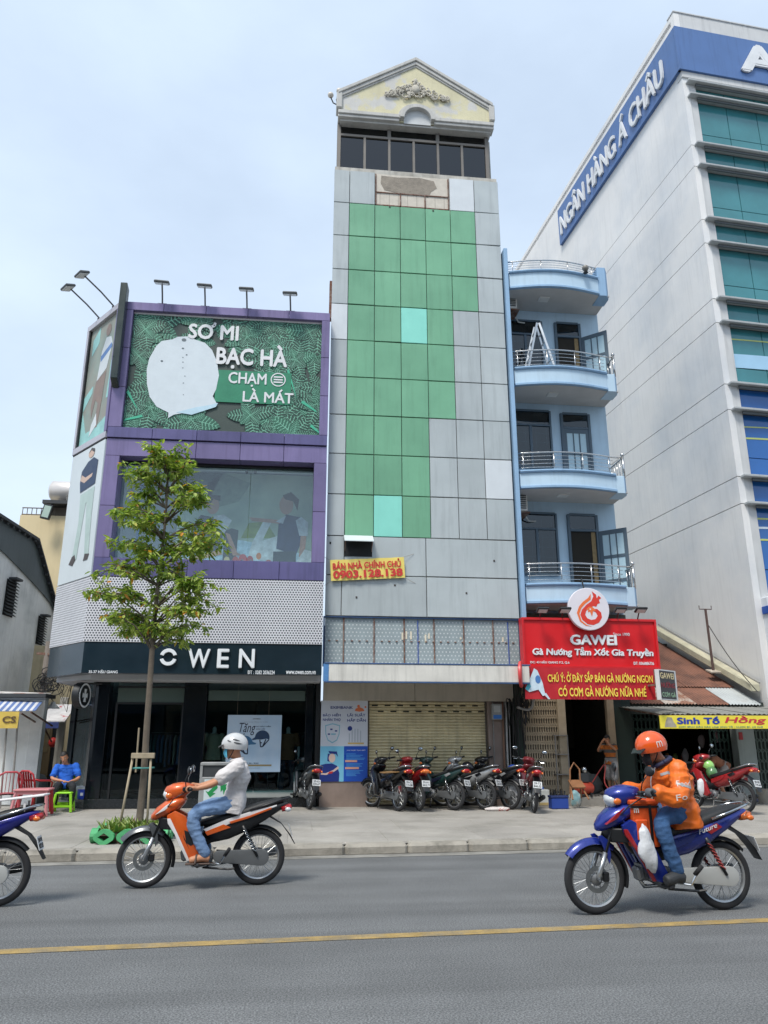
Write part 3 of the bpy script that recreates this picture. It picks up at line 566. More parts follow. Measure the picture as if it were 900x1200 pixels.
# --- front billboard
bx0, bx1, bz0_, bz1_ = K.x+.33, RX-.2, ZB0+.27, ZT-.22
bb = thing('leaf_billboard', 'dark green leaf-print billboard with a white shirt cut-out and white lettering', 'billboard', ((bx0+bx1)/2, OY+.1, bz0_))
B = brect(bx0, bx1, bz0_, bz1_, OY+.12)
B.rect(0, 0, 1, 1, 0, M('print_charcoal', '#35443f', .5, var=.12, vs=1), 'sheet', bb, .06)
B.rect(0, -.028, 1, 0, .03, M('trim_white', '#d8d6d6', .5), 'lower_trim', bb, .08); B.rect(0, .985, 1, 1, .03, M('trim_white', '#d8d6d6', .5), 'upper_trim', bb, .02)
random.seed(21); lv = MB(); asp = B.w/B.h
def leaf(cu, cv, ang, ln, wd, lay):
    ca, sa = math.cos(ang), math.sin(ang)
    def q(a, b): return B.p(min(1, max(0, (cu*B.w+ca*a-sa*b)/B.w)), min(1, max(0, (cv*B.h+sa*a+ca*b)/B.h)), lay)
    nS = 9; pr_ = [wd*math.sin(math.pi*(i/nS)**.8)**.8 for i in range(nS+1)]
    up = [q(ln*i/nS, pr_[i]) for i in range(nS+1)]; dn = [q(ln*i/nS, -pr_[i]) for i in range(nS, -1, -1)]
    lv.add(up+dn[1:-1], [list(range(len(up)+len(dn)-2))], random.choice((0, 0, 1)))
    for sg in (1, -1):                      # pale veins
        for i in range(nS-1):
            a = ln*(i+.25)/nS; b1 = pr_[i+1]*.92*sg; w_ = ln*.03; sh_ = ln*.1
            p_ = [q(a, 0), q(a+w_, 0), q(a+sh_+w_*.5, b1), q(a+sh_-w_*.4, b1)]
            p_ = [x+B.n*.00008 for x in p_]; lv.add(p_, [[0, 1, 2, 3]], 2)
            bq_ = [q(a+sh_*.5, b1*.5), q(a+sh_*.5+w_*.8, b1*.45), q(a+sh_*.5+ln*.06, b1*.7), q(a+sh_*.4+ln*.05, b1*.74)]
            lv.add([x+B.n*.00008 for x in bq_], [[0, 1, 2, 3]], 2)
    lv.add([x+B.n*.00012 for x in (q(0, ln*.018), q(0, -ln*.018), q(ln, 0))], [[0, 1, 2]], 2)
lay = .002
spots = []
for k in range(62):
    u = random.random()
    cu, cv = random.choice(((random.uniform(0, .14), random.random()), (random.uniform(.84, 1.02), random.random()), (random.random(), random.uniform(-.02, .16)), (random.uniform(.5, 1), random.uniform(.8, 1.02)), (random.uniform(0, .35), random.uniform(.78, 1.0)), (random.uniform(.62, .98), random.uniform(.55, .95))))
    spots.append((cu, cv))
for cu, cv in spots:
    a0 = random.uniform(0, 6.28); nl = random.choice((4, 5, 6)); L0 = random.uniform(.5, .78)
    for ring, f in ((0, 1), (1, .6)):
        lay += .0002
        for j in range(nl):
            leaf(cu, cv, a0+ring*.5+j*6.28/nl+random.uniform(-.15, .15), L0*f*random.uniform(.85, 1.1), L0*f*.27, lay)
lv.build('leaf_print', [M('print_leafdark', '#163f34', .5, var=.3, vs=3), M('print_leafmid', '#225c49', .5, var=.25, vs=3), M('print_leafpale', '#74b298', .5, var=.2, vs=3)], bb)
lay += .004
# a few light grass blades
for u0, v0, u1, v1 in ((.0, .3, .06, .16), (.0, .06, .09, .1), (.9, .28, .98, .2), (.95, .08, 1, .02), (.82, .55, .88, .28)):
    B.art([(u0, v0), (u0+.01, v0+.02), (u1, v1+.02), (u1+.005, v1)], lay, M('print_mint', '#3fae8c', .5), 'print', bb, .002)
B.rect(.45, .255, .845, .53, lay+.001, M('print_green', '#1f7d5d', .5, var=.12, vs=3), 'print', bb, .002)
bl = [(.10, .60), (.13, .71), (.155, .755), (.21, .775), (.235, .80), (.30, .81), (.325, .785), (.38, .76), (.42, .70), (.45, .60), (.465, .48), (.455, .36), (.44, .30), (.465, .235), (.42, .20), (.35, .165), (.25, .13), (.222, .10), (.222, .145), (.16, .19), (.12, .27), (.10, .38), (.092, .5)]
B.art(bl, lay+.004, M('print_shirt', '#c8d2d8', .5, var=.05, vs=4), 'print', bb, .003)
B.art([(.34, .135), (.46, .21), (.47, .245), (.42, .22), (.36, .2), (.26, .15)], lay+.007, M('print_shirtblue', '#b3cfdd', .5, var=.1, vs=6), 'print', bb, .002)
for u, v, s_ in ((.27, .775, .018), (.272, .62, .005), (.274, .58, .005), (.276, .53, .005), (.29, .46, .005), (.285, .4, .005), (.165, .58, .01), (.29, .3, .004), (.268, .70, .009), (.29, .645, .007)): B.ell(u, v, s_*.7, s_*.8, lay+.008, M('print_ink', '#5e6a70', .5), 'print', bb, 8, .002)
lw_ = M('print_silver', '#d4d6d8', .5, var=.06, vs=4); lt = lay+.012
B.text('SƠ MI', .29, .79, .555, .945, lw_, bb, lt, .006, .03); B.text('BẠC HÀ', .445, .545, .82, .775, lw_, bb, lt, .006, .03)
B.text('CHẠM', .515, .395, .715, .515, lw_, bb, lt, .006, .02); B.text('LÀ MÁT', .595, .265, .86, .385, lw_, bb, lt, .006, .02)
B.art([(.776+.04*math.cos(a), .467+.04*asp*math.sin(a)) for a in [2*math.pi*k/24 for k in range(25)]]+[(.776+.034*math.cos(a), .467+.034*asp*math.sin(a)) for a in [2*math.pi*k/24 for k in range(24, -1, -1)]], lt, lw_, 'print', bb)
for v in (.49, .467, .445): B.rect(.752, v-.006, .80, v+.006, lt, lw_, 'print', bb)
# --- black fin sign at the corner
fn = thing('fin_sign', 'tall black fin sign standing off the corner of the billboard', 'sign', (K.x+.12, OY-.3, 9.7))
MB().ext([(K.x+.02, OY-.28, 9.75), (K.x+.02, OY-.03, 9.6), (K.x+.02, OY-.03, 12.25), (K.x+.02, OY-.28, 12.32)], (.16, 0, 0)).build('casing', M('fin_black', '#23312f', .3, var=.12, vs=2, streak=.15), fn, bevel=.01)
bar('bracket', fn, K.x+.06, K.x+.14, OY-.03, OY-.02, 9.9, 10.0, blackm); bar('bracket', fn, K.x+.06, K.x+.14, OY-.03, OY-.02, 11.5, 11.6, blackm)
# --- side billboard: faded picture of a seated model
SB = Rect(E-DC*.15+Vector((0, 0, ZB0+.16))+NC*-.06, -DC, (0, 0, 1), LC-.31, ZT-ZB0-.32)
sbb = thing('faded_side_billboard', 'faded brown side billboard with a seated model in a striped polo', 'billboard', SB.p(.5, 0))
SB.rect(0, 0, 1, 1, 0, M('print_faded', '#8d8a80', .5, var=.2, vs=1.2, col2='#7f9a92', thr=.55, soft=.2), 'sheet', sbb, .05)
pw = M('print_offwhite', '#c8cfd2', .5, var=.08, vs=5); pbl = M('print_fadeblue', '#5b7fb5', .5, var=.1); pbr = M('print_brown', '#83736a', .5, var=.15, vs=4); ptl = M('print_paleteal', '#8fc0bd', .5, var=.2, vs=3)
SB.art([(0, 0), (1, 0), (1, .16), (.55, .1), (.2, .1), (0, .3)], .003, ptl, 'print', sbb); SB.art([(.0, .3), (.3, .42), (.3, .48), (0, .42)], .004, ptl, 'print', sbb); SB.art([(.85, .3), (1, .3), (1, .62), (.9, .6)], .004, ptl, 'print', sbb)
SB.art([(.1, .9), (.35, .98), (.35, .84), (.1, .76)], .004, ptl, 'print', sbb)
SB.art([(.42, .5), (.75, .56), (.88, .75), (.8, .82), (.62, .84), (.5, .74), (.46, .62)], .005, pw, 'print', sbb); SB.art([(.48, .7), (.85, .76), (.88, .72), (.49, .65)], .007, pbl, 'print', sbb)
SB.ell(.68, .895, .09, .05, .006, pbr, 'print', sbb); SB.art([(.4, .5), (.75, .54), (.7, .3), (.62, .1), (.5, .1), (.56, .3), (.45, .34), (.36, .2), (.3, .3)], .006, pbr, 'print', sbb)
SB.art([(.36, .05), (.6, .12), (.55, .22), (.4, .14)], .008, pw, 'print', sbb)
# --- side picture of a standing model
side(.02, LC-.02, ZP1+.0, ZB0-.04, -.28, -.0, M('side_white', '#c3ccd0', .45, var=.06, vs=1, streak=.06), 'side_panel')
SM = Rect(E-DC*.02+Vector((0, 0, ZP1+.05))+NC*.006, -DC, (0, 0, 1), LC-.04, ZB0-.1-ZP1)
nvy = M('print_navyshirt', '#2c3c58', .5, var=.15, vs=6); ppl = M('print_trouser', '#a9bcb8', .5, var=.1, vs=5); psk = M('print_skin2', '#c2a898', .5); phr = M('print_hair', '#4a4443', .5)
A2 = lambda pts, o, m_: SM.art(pts, o, m_, 'print', ow, .002)
A2([(.38, .14), (.52, .14), (.62, .55), (.64, .56), (.76, .13), (.88, .13), (.84, .42), (.84, .66), (.42, .64), (.46, .42)], .002, ppl)
A2([(.30, .12), (.42, .10), (.5, .14), (.46, .18), (.38, .17)], .004, phr); A2([(.74, .11), (.86, .11), (.9, .15), (.77, .16)], .004, phr)
A2([(.4, .66), (.84, .68), (.86, .86), (.72, .9), (.55, .885), (.38, .83), (.36, .74)], .004, nvy)
A2([(.36, .76), (.5, .725), (.72, .75), (.74, .775), (.52, .765), (.4, .8)], .006, psk); SM.ell(.63, .945, .09, .035, .004, psk, 'print', ow, th=.002); A2([(.54, .95), (.62, .99), (.72, .97), (.72, .94), (.62, .97)], .006, phr)
# --- perforated white skirt and dark fascia
perf = M('perforated_white', '#cdced2', .45, var=.06, vs=1.2, streak=.12); dots(perf, (.062, .054), .019, '#3c4048', .5)
perf2 = M('perforated_white_side', '#c9cbd0', .45, var=.06, vs=1.2, streak=.12); dots(perf2, (.062, .054), .0175, '#4c5058', .5, 'yz')
MB().box(K.x, RX-.01, OY, OY+.08, ZP0, ZP1-.02).build('perforated_panel', perf, ow)
s_ = side(.0, LC, ZP0, ZP1-.02, -.08, .0, perf2, 'perforated_panel', 0)
fas = M('fascia_dark', '#1b2a33', .16, var=.15, vs=1.5, spec=.5)
fpl = [(K.x+.02, OY+.02), (RX-.01, OY+.02), (RX-.01, OY+.3), (K.x+.2, OY+.3), (E.x+.25, E.y+.1), (E.x+.02, E.y)]
MB().ext([(x, y, ZF0) for x, y in fpl], (0, 0, ZP0-ZF0-.005)).build('fascia', fas, ow, bevel=.005)
MB().ext([(x, y, ZF0+.12) for x, y in [(K.x+.22, OY+.3), (RX-.01, OY+.3), (RX-.01, 19.0), (-4.3, 19.0), (E.x+.3, E.y+.4)]], (0, 0, .04)).build('soffit', M('soffit_black', '#15191d', .3), ow)
for px_ in (130, 190, 247, 304, 354): 
    x = U(px_, 797, OY+.5).x; MB().lathe([(.0, 0), (.1, 0), (.1, -.02), (.0, -.02)], (x, OY+.6, ZF0+.118), n=14, cap=False).build('downlight', M('lamp_white', '#d8dde0', .4), ow)
# letters of the shop name
wl = M('sign_letter_white', '#dfe3e6', .35, var=.04); FB = brect(0, 1, 0, 1, OY+.02)
def zt(px_, py_): q = U(px_, py_, OY); return q.x, q.z
nm = thing('shop_name_sign', 'white raised shop name letters on the dark fascia', 'sign', (-1.9, OY, 3.2))
x0, z0 = zt(186.5, 782); x1, z1 = zt(208.5, 758.5); oc = Vector(((x0+x1)/2, OY+.02, (z0+z1)/2)); ro = (x1-x0)/2
for a0, a1 in ((.28, math.pi-.28), (math.pi+.28, 2*math.pi-.28)):
    an = [a0+(a1-a0)*k/18 for k in range(19)]
    MB().ext([oc+Vector((ro*math.cos(a), 0, ro*math.sin(a))) for a in an]+[oc+Vector((ro*.6*math.cos(a), 0, ro*.6*math.sin(a))) for a in an[::-1]], (0, -.07, 0)).build('letter', wl, nm, bevel=.004)
for ch, l_, r_ in (('W', 219.5, 245.5), ('E', 254, 268), ('N', 279.5, 298)):
    x0, z0 = zt(l_, 783); x1, _ = zt(r_, 783); _, z1 = zt((l_+r_)/2, 760.5); _, z0 = zt((l_+r_)/2, 783.2)
    brect(x0, x1, z0, z1, OY+.02).text(ch, 0, 0, 1, 1, wl, nm, .035, .07, .02, name='letter')
def faslet(s_, l_, r_, t_, b_):
    x0, z0 = zt(l_, b_); x1, z1 = zt(r_, t_); z1 = z0+(zt((l_+r_)/2, t_)[1]-zt((l_+r_)/2, b_)[1]); brect(x0, x1, z0, z1, OY+.02).text(s_, 0, 0, 1, 1, wl, nm, .006, .006, .02)
faslet('35-37 HẬU GIANG', 103.5, 138, 784.5, 789.5); faslet('ĐT : 0282 2036224', 290, 322, 785.5, 790); faslet('www.owen.com.vn', 335, 370, 786, 790)
# --- show window of the upper floor
gz0, gz1 = ZW0+.0, ZB0-.44; gx0, gx1 = K.x+.35, RX-.3
sg = glass('show_glass', '#eef5f5', .07, .0, 1)
for k in range(3):
    a = gx0+(gx1-gx0)*k/3; bar('window_pane', ow, a+.006, gx0+(gx1-gx0)*(k+1)/3-.006, OY+.4, OY+.41, gz0, gz1, sg, 0)
bar('window_head', ow, gx0, gx1, OY+.36, OY+.5, gz1-.06, gz1+.02, blackm)
for k in range(1, 3):
    for z in (gz0+.1, gz1-.16):
        for d_ in (-.1, .1): MB().lathe([(.03, 0), (.03, .03)], (gx0+(gx1-gx0)*k/3+d_, OY+.4, z), (0, -1, 0), 10).build('glass_fitting', M('fitting_steel', '#7d8386', .3, metal=.7), ow)
wint = M('window_room', '#d5dcdf', .9, var=.06)
MB().box(K.x+.2, RX-.05, OY+1.7, OY+1.75, ZW0-.4, ZB0).build('room_back_wall', wint, ow); MB().box(K.x+.2, RX-.05, OY+.5, OY+1.7, gz0-.08, gz0-.02).build('room_floor', wint, ow)
MB().box(K.x+.2, RX-.05, OY+.5, OY+1.7, gz1+.02, gz1+.08).build('room_ceiling', wint, ow)
for x in (K.x+.15, RX-.06): MB().box(x, x+.05, OY+.56, OY+1.7, gz0-.02, gz1+.02).build('room_side_wall', wint, ow)
bar('blue_post', ow, gx0+.35, gx0+.42, OY+.9, OY+.97, gz0-.02, gz1, M('post_blue', '#5a83b0', .5)); bar('blue_post', ow, gx0+.62, gx0+.66, OY+.9, OY+.97, gz0-.02, gz1, M('post_blue', '#5a83b0', .5))
mp_ = thing('window_mural', 'large picnic photo of two men behind the upper show window', 'mural', (-1.2, OY+.9, gz0))
MUR = brect(-3.0, RX-.12, gz0-.0, gz1-.02, OY+.95)
MUR.rect(0, 0, 1, 1, 0, M('mural_field', '#8fa69a', .6, var=.3, vs=.9, col2='#b5c4ae', thr=.5, soft=.2), 'sheet', mp_, .03)
def mA(pts, o, c_): MUR.art(pts, o, M('mural_'+c_, c_, .6, var=.38, vs=7), 'print', mp_, .002)
mA([(0, 0), (1, 0), (1, .13), (.7, .24), (.45, .3), (.2, .26), (0, .2)], .003, '#a9c6d6')
mA([(.45, .32), (.7, .33), (.62, .5), (.5, .48)], .004, '#7d9150')
mA([(.0, 1), (.0, .6), (.16, .62), (.22, .75), (.3, 1)], .004, '#4d5c58'); mA([(.2, .6), (.42, .7), (.5, .9), (.3, 1), (.2, .9)], .004, '#7d8f80')
mA([(.13, .2), (.3, .16), (.33, .4), (.28, .52), (.16, .55), (.1, .4)], .006, '#38424e'); mA([(.26, .42), (.33, .36), (.38, .5), (.32, .56), (.25, .54)], .008, '#c5ccd0'); mA([(.34, .37), (.37, .36), (.43, .17), (.47, .14), (.40, .14)], .007, '#b08a78')
MUR.ell(.24, .65, .045, .09, .007, M('mural_skin', '#b08a78', .6), 'print', mp_); mA([(.18, .66), (.2, .76), (.29, .76), (.29, .7), (.24, .72), (.21, .62)], .009, '#3a2f2a')
mA([(.33, .02), (.42, .02), (.43, .4), (.38, .42), (.33, .38)], .005, '#3d4648')
mA([(.5, .1), (.53, .28), (.6, .5), (.66, .5), (.6, .3), (.72, .36), (.76, .24), (.7, .1)], .006, '#c7d2d6')
mA([(.7, .22), (.84, .16), (.9, .4), (.88, .55), (.76, .58), (.71, .5)], .008, '#36405c'); mA([(.86, .36), (.92, .36), (.92, .5), (.87, .56), (.83, .52)], .010, '#b9c4cc'); mA([(.69, .5), (.76, .57), (.74, .48)], .010, '#b9c4cc'); mA([(.5, .54), (.7, .52), (.72, .48), (.52, .5)], .009, '#b08a78'); mA([(.87, .37), (.91, .36), (.9, .14), (.86, .14)], .009, '#b08a78')
MUR.ell(.76, .68, .05, .1, .009, M('mural_skin', '#b08a78', .6), 'print', mp_); mA([(.73, .78), (.79, .82), (.85, .74), (.84, .62), (.81, .72), (.75, .74)], .011, '#3a2f2a')
mA([(.68, .02), (.84, .02), (.84, .2), (.68, .19)], .012, '#3a454a'); mA([(.83, .06), (.98, .08), (1, .18), (.9, .22)], .011, '#c3ccd0')
for u, v, r_, c_ in ((.42, .09, .022, '#b0514a'), (.47, .1, .03, '#b9575a'), (.52, .1, .022, '#a9484a'), (.58, .14, .018, '#c77f4f'), (.65, .05, .03, '#a4605c'), (.36, .09, .02, '#c9b98a')): MUR.ell(u, v, r_, r_*1.9, .010, M('mural_'+c_, c_, .6), 'print', mp_, 16)
mA([(.04, .02), (.2, .1), (.33, .15), (.3, .19), (.15, .13), (.02, .06)], .009, '#c59a6a')
# --- ground floor
GY2 = 18.5; zg1 = ZF0+.1
L0 = UG(98, 945, SW); gl = glass('shop_glass', '#cfe0e2', .02, .0, .98); gpl = M('plinth_granite', '#252a2e', .25, var=.15, vs=12)
gK = Vector((U(98, 940, GY2).x, GY2, 0)); gE = gK+DC*1.15
MB().ext([(gK.x, GY2, SW-.01), (RX-.03, GY2, SW-.01), (RX-.03, GY2+.25, SW-.01), (gK.x+.1, GY2+.25, SW-.01), (gE.x+.2, gE.y+.1, SW-.01), (gE.x, gE.y, SW-.01)], (0, 0, .2)).build('plinth', gpl, ow, bevel=.006)
zp = SW+.19
def px2x(p): return U(p, 880, GY2).x
def pier(a, b, m_=blk): bar('pier', ow, px2x(a), px2x(b), GY2+.03, GY2+.4, zp, zg1, m_, .006)
pier(106, 121); pier(211, 238); pier(357, 366); pier(369, 374.5, blackm)
def spier(s0, s1):
    c = gK+DC*((s0+s1)/2)-NC*.15; rot = Matrix((DC, -NC, Vector((0, 0, 1)))).transposed(); piece('pier', ow, (c.x, c.y, (zp+zg1)/2), (s1-s0, .3, zg1-zp), blk, .006, rot)
spier(.9, 1.15); spier(-.02, .12)
c = gK+DC*.5-NC*.03; rot = Matrix((DC, -NC, Vector((0, 0, 1)))).transposed(); piece('window_pane', ow, (c.x, c.y, (zp+zg1)/2), (.78, .01, zg1-zp), gl, 0, rot)
def gpane(a, b, z0, z1, y=GY2+.08): bar('window_pane', ow, px2x(a), px2x(b), y, y+.01, z0, z1, gl, 0)
zh0, zh1 = U(170, 823, GY2).z, U(170, 806, GY2).z
gpane(121, 131, zp, zg1); gpane(131, 170, zp, zh0); gpane(171, 211, zp, zh0); gpane(240, 298, zp+.12, U(300, 822, GY2).z); gpane(299, 356, zp+.12, U(300, 822, GY2).z)
bar('transom_board', ow, px2x(131), px2x(211), GY2+.06, GY2+.12, zh0, zh1, M('transom_green', '#4f5f59', .4, var=.1), .005)
bar('transom_board', ow, px2x(240), px2x(356), GY2+.06, GY2+.12, U(300, 821, GY2).z, U(300, 809, GY2).z, M('transom_green', '#4f5f59', .4, var=.1), .005)
for z in (zh0-.02, zh1+.02): bar('door_rail', ow, px2x(131), px2x(211), GY2+.04, GY2+.13, z-.02, z+.02, blackm)
for p_ in (131, 170.5, 210.5): bar('door_stile', ow, px2x(p_)-.025, px2x(p_)+.025, GY2+.05, GY2+.12, zp, zh0, blackm)
for p_ in (167.5, 174): MB().tube([(px2x(p_), GY2+.0, 1.0), (px2x(p_), GY2+.0, 1.45)], .014, 8).build('door_handle', M('chrome', '#b9bcbe', .15, metal=1, var=0), ow, smooth=True)
bar('display_step', ow, px2x(240), px2x(345), GY2+.1, GY2+1.0, zp, zp+.14, M('step_white', '#a8aca8', .5, var=.1), .006)
# room behind
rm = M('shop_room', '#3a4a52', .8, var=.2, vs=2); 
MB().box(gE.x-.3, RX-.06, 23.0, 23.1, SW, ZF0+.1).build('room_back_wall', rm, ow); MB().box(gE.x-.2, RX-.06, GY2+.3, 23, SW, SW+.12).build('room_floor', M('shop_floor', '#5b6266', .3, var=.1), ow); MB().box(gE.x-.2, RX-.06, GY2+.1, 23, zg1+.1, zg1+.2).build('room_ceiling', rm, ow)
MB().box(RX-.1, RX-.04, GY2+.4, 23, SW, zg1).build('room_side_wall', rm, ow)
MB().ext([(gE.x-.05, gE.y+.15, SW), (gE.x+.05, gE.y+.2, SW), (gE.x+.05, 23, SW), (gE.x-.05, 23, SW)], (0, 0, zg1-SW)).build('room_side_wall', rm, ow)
random.seed(8)
gar_c = ['#39527c', '#7a2f35', '#c4c4c0', '#5b7596', '#22304a', '#8e8a80', '#3f6a6e', '#b5b0a2']
for k in range(3):
    rk = thing('clothes_rack', ['clothes rack hung with shirts behind the shop door', 'clothes rack hung with shirts behind the helmet poster', 'clothes rack hung with shirts deep at the shop window edge'][k], 'rack', ((-2.9, -1.0, -.2)[k], (20.6, 20.4, 21.5)[k], SW+.12))
    x0 = (-3.6, -1.9, -.7)[k]; y0 = (20.6, 20.4, 21.5)[k]; st = M('chrome', '#b9bcbe')
    for xx in (x0, x0+1.5): MB().tube([(xx, y0, SW+.12), (xx, y0, 1.75)], .016, 6).build('post', st, rk)
    MB().tube([(x0, y0, 1.75), (x0+1.5, y0, 1.75)], .016, 6).build('rail', st, rk)
    for j in range(14):
        xx = x0+.08+j*.1; h_ = random.uniform(.65, .8); ci = random.choice(gar_c)
        MB().ext([(xx, y0-.22, 1.55), (xx, y0-.05, 1.7), (xx, y0+.05, 1.7), (xx, y0+.22, 1.55), (xx, y0+.2, 1.7-h_), (xx, y0-.2, 1.7-h_)], (.055, 0, 0)).build('shirt', M('garment'+ci, ci, .85, var=.1), rk, bevel=.012)
for k, (p_, y_) in enumerate(((140, 19.6), (160, 20.6), (190, 20.0), (205, 20.6), (250, 19.4), (277, 20.0), (283, 20.4), (320, 19.4), (335, 20.0), (340, 20.4), (345, 20.8))):
    x = U(p_, 840, y_).x
    MB().box(x-.25, x+.25, y_, y_+.06, zg1+.06, zg1+.1).build('light_strip', M('lit_strip', '#f2f6ff', .5, emit=22, var=0), ow)
# --- helmet poster
PYh = GY2+.03; q0, q1 = U(263.5, 906, PYh), U(330.5, 838, PYh); HP = brect(q0.x, q1.x, q0.z+.02, q1.z, PYh)
hp = thing('helmet_poster', 'pale blue poster showing two motorbike helmets in the shop window', 'poster', (q0.x+.6, PYh, q0.z))
HP.rect(0, 0, 1, 1, 0, M('poster_paleblue', '#a9c3da', .5, var=.05, vs=2, col2='#c6d3e0', thr=.55, soft=.2), 'sheet', hp, .012)
def helm(cu, cv, s, fl, m_, m2, ang):
    R = lambda a, b: (cu+(a*math.cos(ang)-b*math.sin(ang))*s*fl, cv+(a*math.sin(ang)+b*math.cos(ang))*s)
    dome = [R(math.cos(a), .95*math.sin(a)) for a in [math.pi*k/16 for k in range(17)]]
    HP.art(dome+[R(-.95, -.35), R(-.55, -.2), R(.2, -.25), R(1.0, -.12)], .003, m_, 'print', hp, .002)
    HP.art([R(.95, .15), R(1.45, -.08), R(1.3, -.2), R(.6, -.16)], .005, m_, 'print', hp, .002)
    for a, b in (((-.5, -.25), (.0, -1.15)), ((.35, -.25), (.3, -1.2)), ((0, -1.15), (.3, -1.2)), ((-.9, -.35), (.0, -1.15)), ((.1, -.7), (.35, -.6))):
        p_, q_ = Vector(R(*a)), Vector(R(*b)); n_ = Vector((-(q_-p_).y, (q_-p_).x)).normalized()*.01; HP.art([p_+n_, q_+n_, q_-n_, p_-n_], .004, m2, 'print', hp, .002)
helm(.33, .49, .15, 1, M('print_helmblue', '#3f6f96', .5, var=.2, vs=9), M('print_strap', '#232c44', .5), .1)
helm(.65, .6, .135, -1, M('print_helmdark', '#28405f', .5, var=.2, vs=9), M('print_strap', '#232c44', .5), -.1)
HP.text('Tặng', .22, .64, .52, .86, M('print_strap', '#232c44', .5), hp, .003, .002, -.005, shear=.5)
HP.text('OWEN', .46, .92, .6, .94, M('print_strap', '#232c44', .5), hp, .003, .002); HP.text('VẠN HÀNH TRÌNH AN TOÀN', .3, .865, .74, .885, M('print_slate', '#6d7f93', .5), hp, .003, .002, .0)
HP.text('MŨ BẢO HIỂM', .53, .785, .8, .815, M('print_helmdark', '#28405f'), hp, .003, .002); HP.text('CAO CẤP', .53, .74, .7, .77, M('print_helmdark', '#28405f'), hp, .003, .002)
HP.rect(.18, .1, .84, .13, .003, M('print_bronze', '#9a8a62', .4, metal=.3), 'print', hp); HP.text('01.04 - 30.04', .38, .14, .6, .165, M('print_helmdark', '#28405f'), hp, .003, .002); HP.text('KHI MUA SẮM TẠI CỬA HÀNG', .36, .06, .63, .08, M('print_slate', '#6d7f93'), hp, .003, .002, 0)
for p_ in (278, 315): x = U(p_, 837, PYh).x; MB().tube([(x, PYh, HP.p(0, 1).z), (x, PYh, zg1)], .003, 4).build('hanging_wire', M('string', '#8b857a'), hp)
# --- round blade sign
cz = U(95, 815, 18.0); n_ = Vector((.976, -.218, 0))
rs = thing('round_blade_sign', 'round black blade sign with white emblem beside the shop entrance', 'sign', cz)
MB().lathe([(.26, -.09), (.28, -.07), (.28, .07), (.26, .09)], cz, n_, 30).build('casing', blackm, rs, smooth=True, auto=40)
RR = Rect(cz+n_*.092-Vector((0, 0, .28))-Vector((0, 0, 1)).cross(n_)*.28, Vector((0, 0, 1)).cross(n_), (0, 0, 1), .56, .56)
an = [2*math.pi*k/28 for k in range(29)]
RR.art([(.5+.47*math.cos(a), .5+.47*math.sin(a)) for a in an]+[(.5+.4*math.cos(a), .5+.4*math.sin(a)) for a in an[::-1]], .004, wl, 'ring', rs)
RR.art([(.4, .75), (.6, .75), (.56, .56), (.7, .6), (.7, .4), (.56, .44), (.6, .25), (.4, .25), (.44, .44), (.3, .4), (.3, .6), (.44, .56)], .004, wl, 'emblem', rs)
MB().tube([cz-n_*.05+Vector((0, 0, .27)), cz-n_*.05+Vector((0, 0, .27))-NC*.5], .02, 6).build('bracket', blackm, rs)
# --- floodlights over the billboard
def flood(base, tip, label, grp):
    f = thing('billboard_floodlight', label, 'floodlight', base, grp); d_ = (tip-base); hz = Vector((d_.x, d_.y, 0)).normalized()
    MB().tube([base, base+d_*.5+Vector((0, 0, .03)), tip], .02, 6).build('arm', M('arm_grey', '#5b5d5f', .5), f)
    rot = Matrix((Vector((0, 0, 1)).cross(-hz), hz, Vector((0, 0, 1)))).transposed() @ Matrix.Rotation(-.35, 3, 'X')
    MB().obox(tip+hz*.06+Vector((0, 0, .01)), (.36, .26, .07), rot).build('lamp_head', M('lamp_case', '#4c5052', .4), f, bevel=.02)
    MB().obox(tip+hz*.06-Vector((0, 0, .03)), (.31, .21, .012), rot).build('lens', M('lamp_lens', '#b9bdbd', .3), f)
    MB().obox(base+Vector((0, 0, .03)), (.22, .1, .06)).build('foot', blackm, f)
for px_, ty, nmx in ((190, 330, 'first'), (240, 334, 'second'), (289, 338, 'third'), (340, 343, 'fourth')):
    b0 = U(px_+.5, ty+27, OY+.12); b0.z = ZT; tp = U(px_, ty+3, OY-.28); flood(b0, tp, '%s floodlight from the fin sign over the leaf billboard' % nmx, 'floodlights over the front billboard')
for s_, nmx in ((.42, 'floodlight on the shop angled side nearer the fin sign'), (1.22, 'floodlight on the shop angled side farther from the fin sign')):
    b0 = K+DC*s_-NC*.1; b0.z = ZT; flood(b0, b0+NC*.9+Vector((0, 0, .55)), nmx, 'floodlights over the side billboard')
# ================================================================ light blue house with balconies
BX0, BX1, BW, BF = 5.2, 8.16, 18.6, 17.35
lb = M('blue_paint', '#b3cbdc', .75, var=.08, vs=1.4, streak=.14, bump=.1, bs=50); mbu = M('blue_trim_and_shade', '#8aabc9', .7, var=.1, vs=2, streak=.15); soff = M('soffit_white', '#b5b4b2', .85, var=.1, vs=2)
inox = M('stainless', '#c3c4c4', .22, metal=.9, var=.06, vs=9); wfr = M('window_frame_slate', '#4a5b68', .5, var=.1); wgl = glass('house_glass', '#a0b0b4', .06, .01, .9)
bh = thing('blue_balcony_house', 'light blue house with four curved balconies and steel railings', 'building', (6.7, 18.2, SW))
MB().box(BX0+.14, BX1, BW, 30, 4.6, 13.6).build('wall', lb, bh); MB().box(BX0, BX0+.1, BF+.15, 30, 4.2, 14.4).build('side_wall', mbu, bh, bevel=.01)
MB().box(BX0+.14, BX0+.2, BF+.6, BW, 4.6, 13.5).build('side_wall_inner', lb, bh)
levels = [(315.6, 336), (428, 449.5), (549, 570.5), (682, 706)]
def arcy(t): return BF+.22-.22*math.sin(math.pi*min(1, max(0, t)))
BZ = []
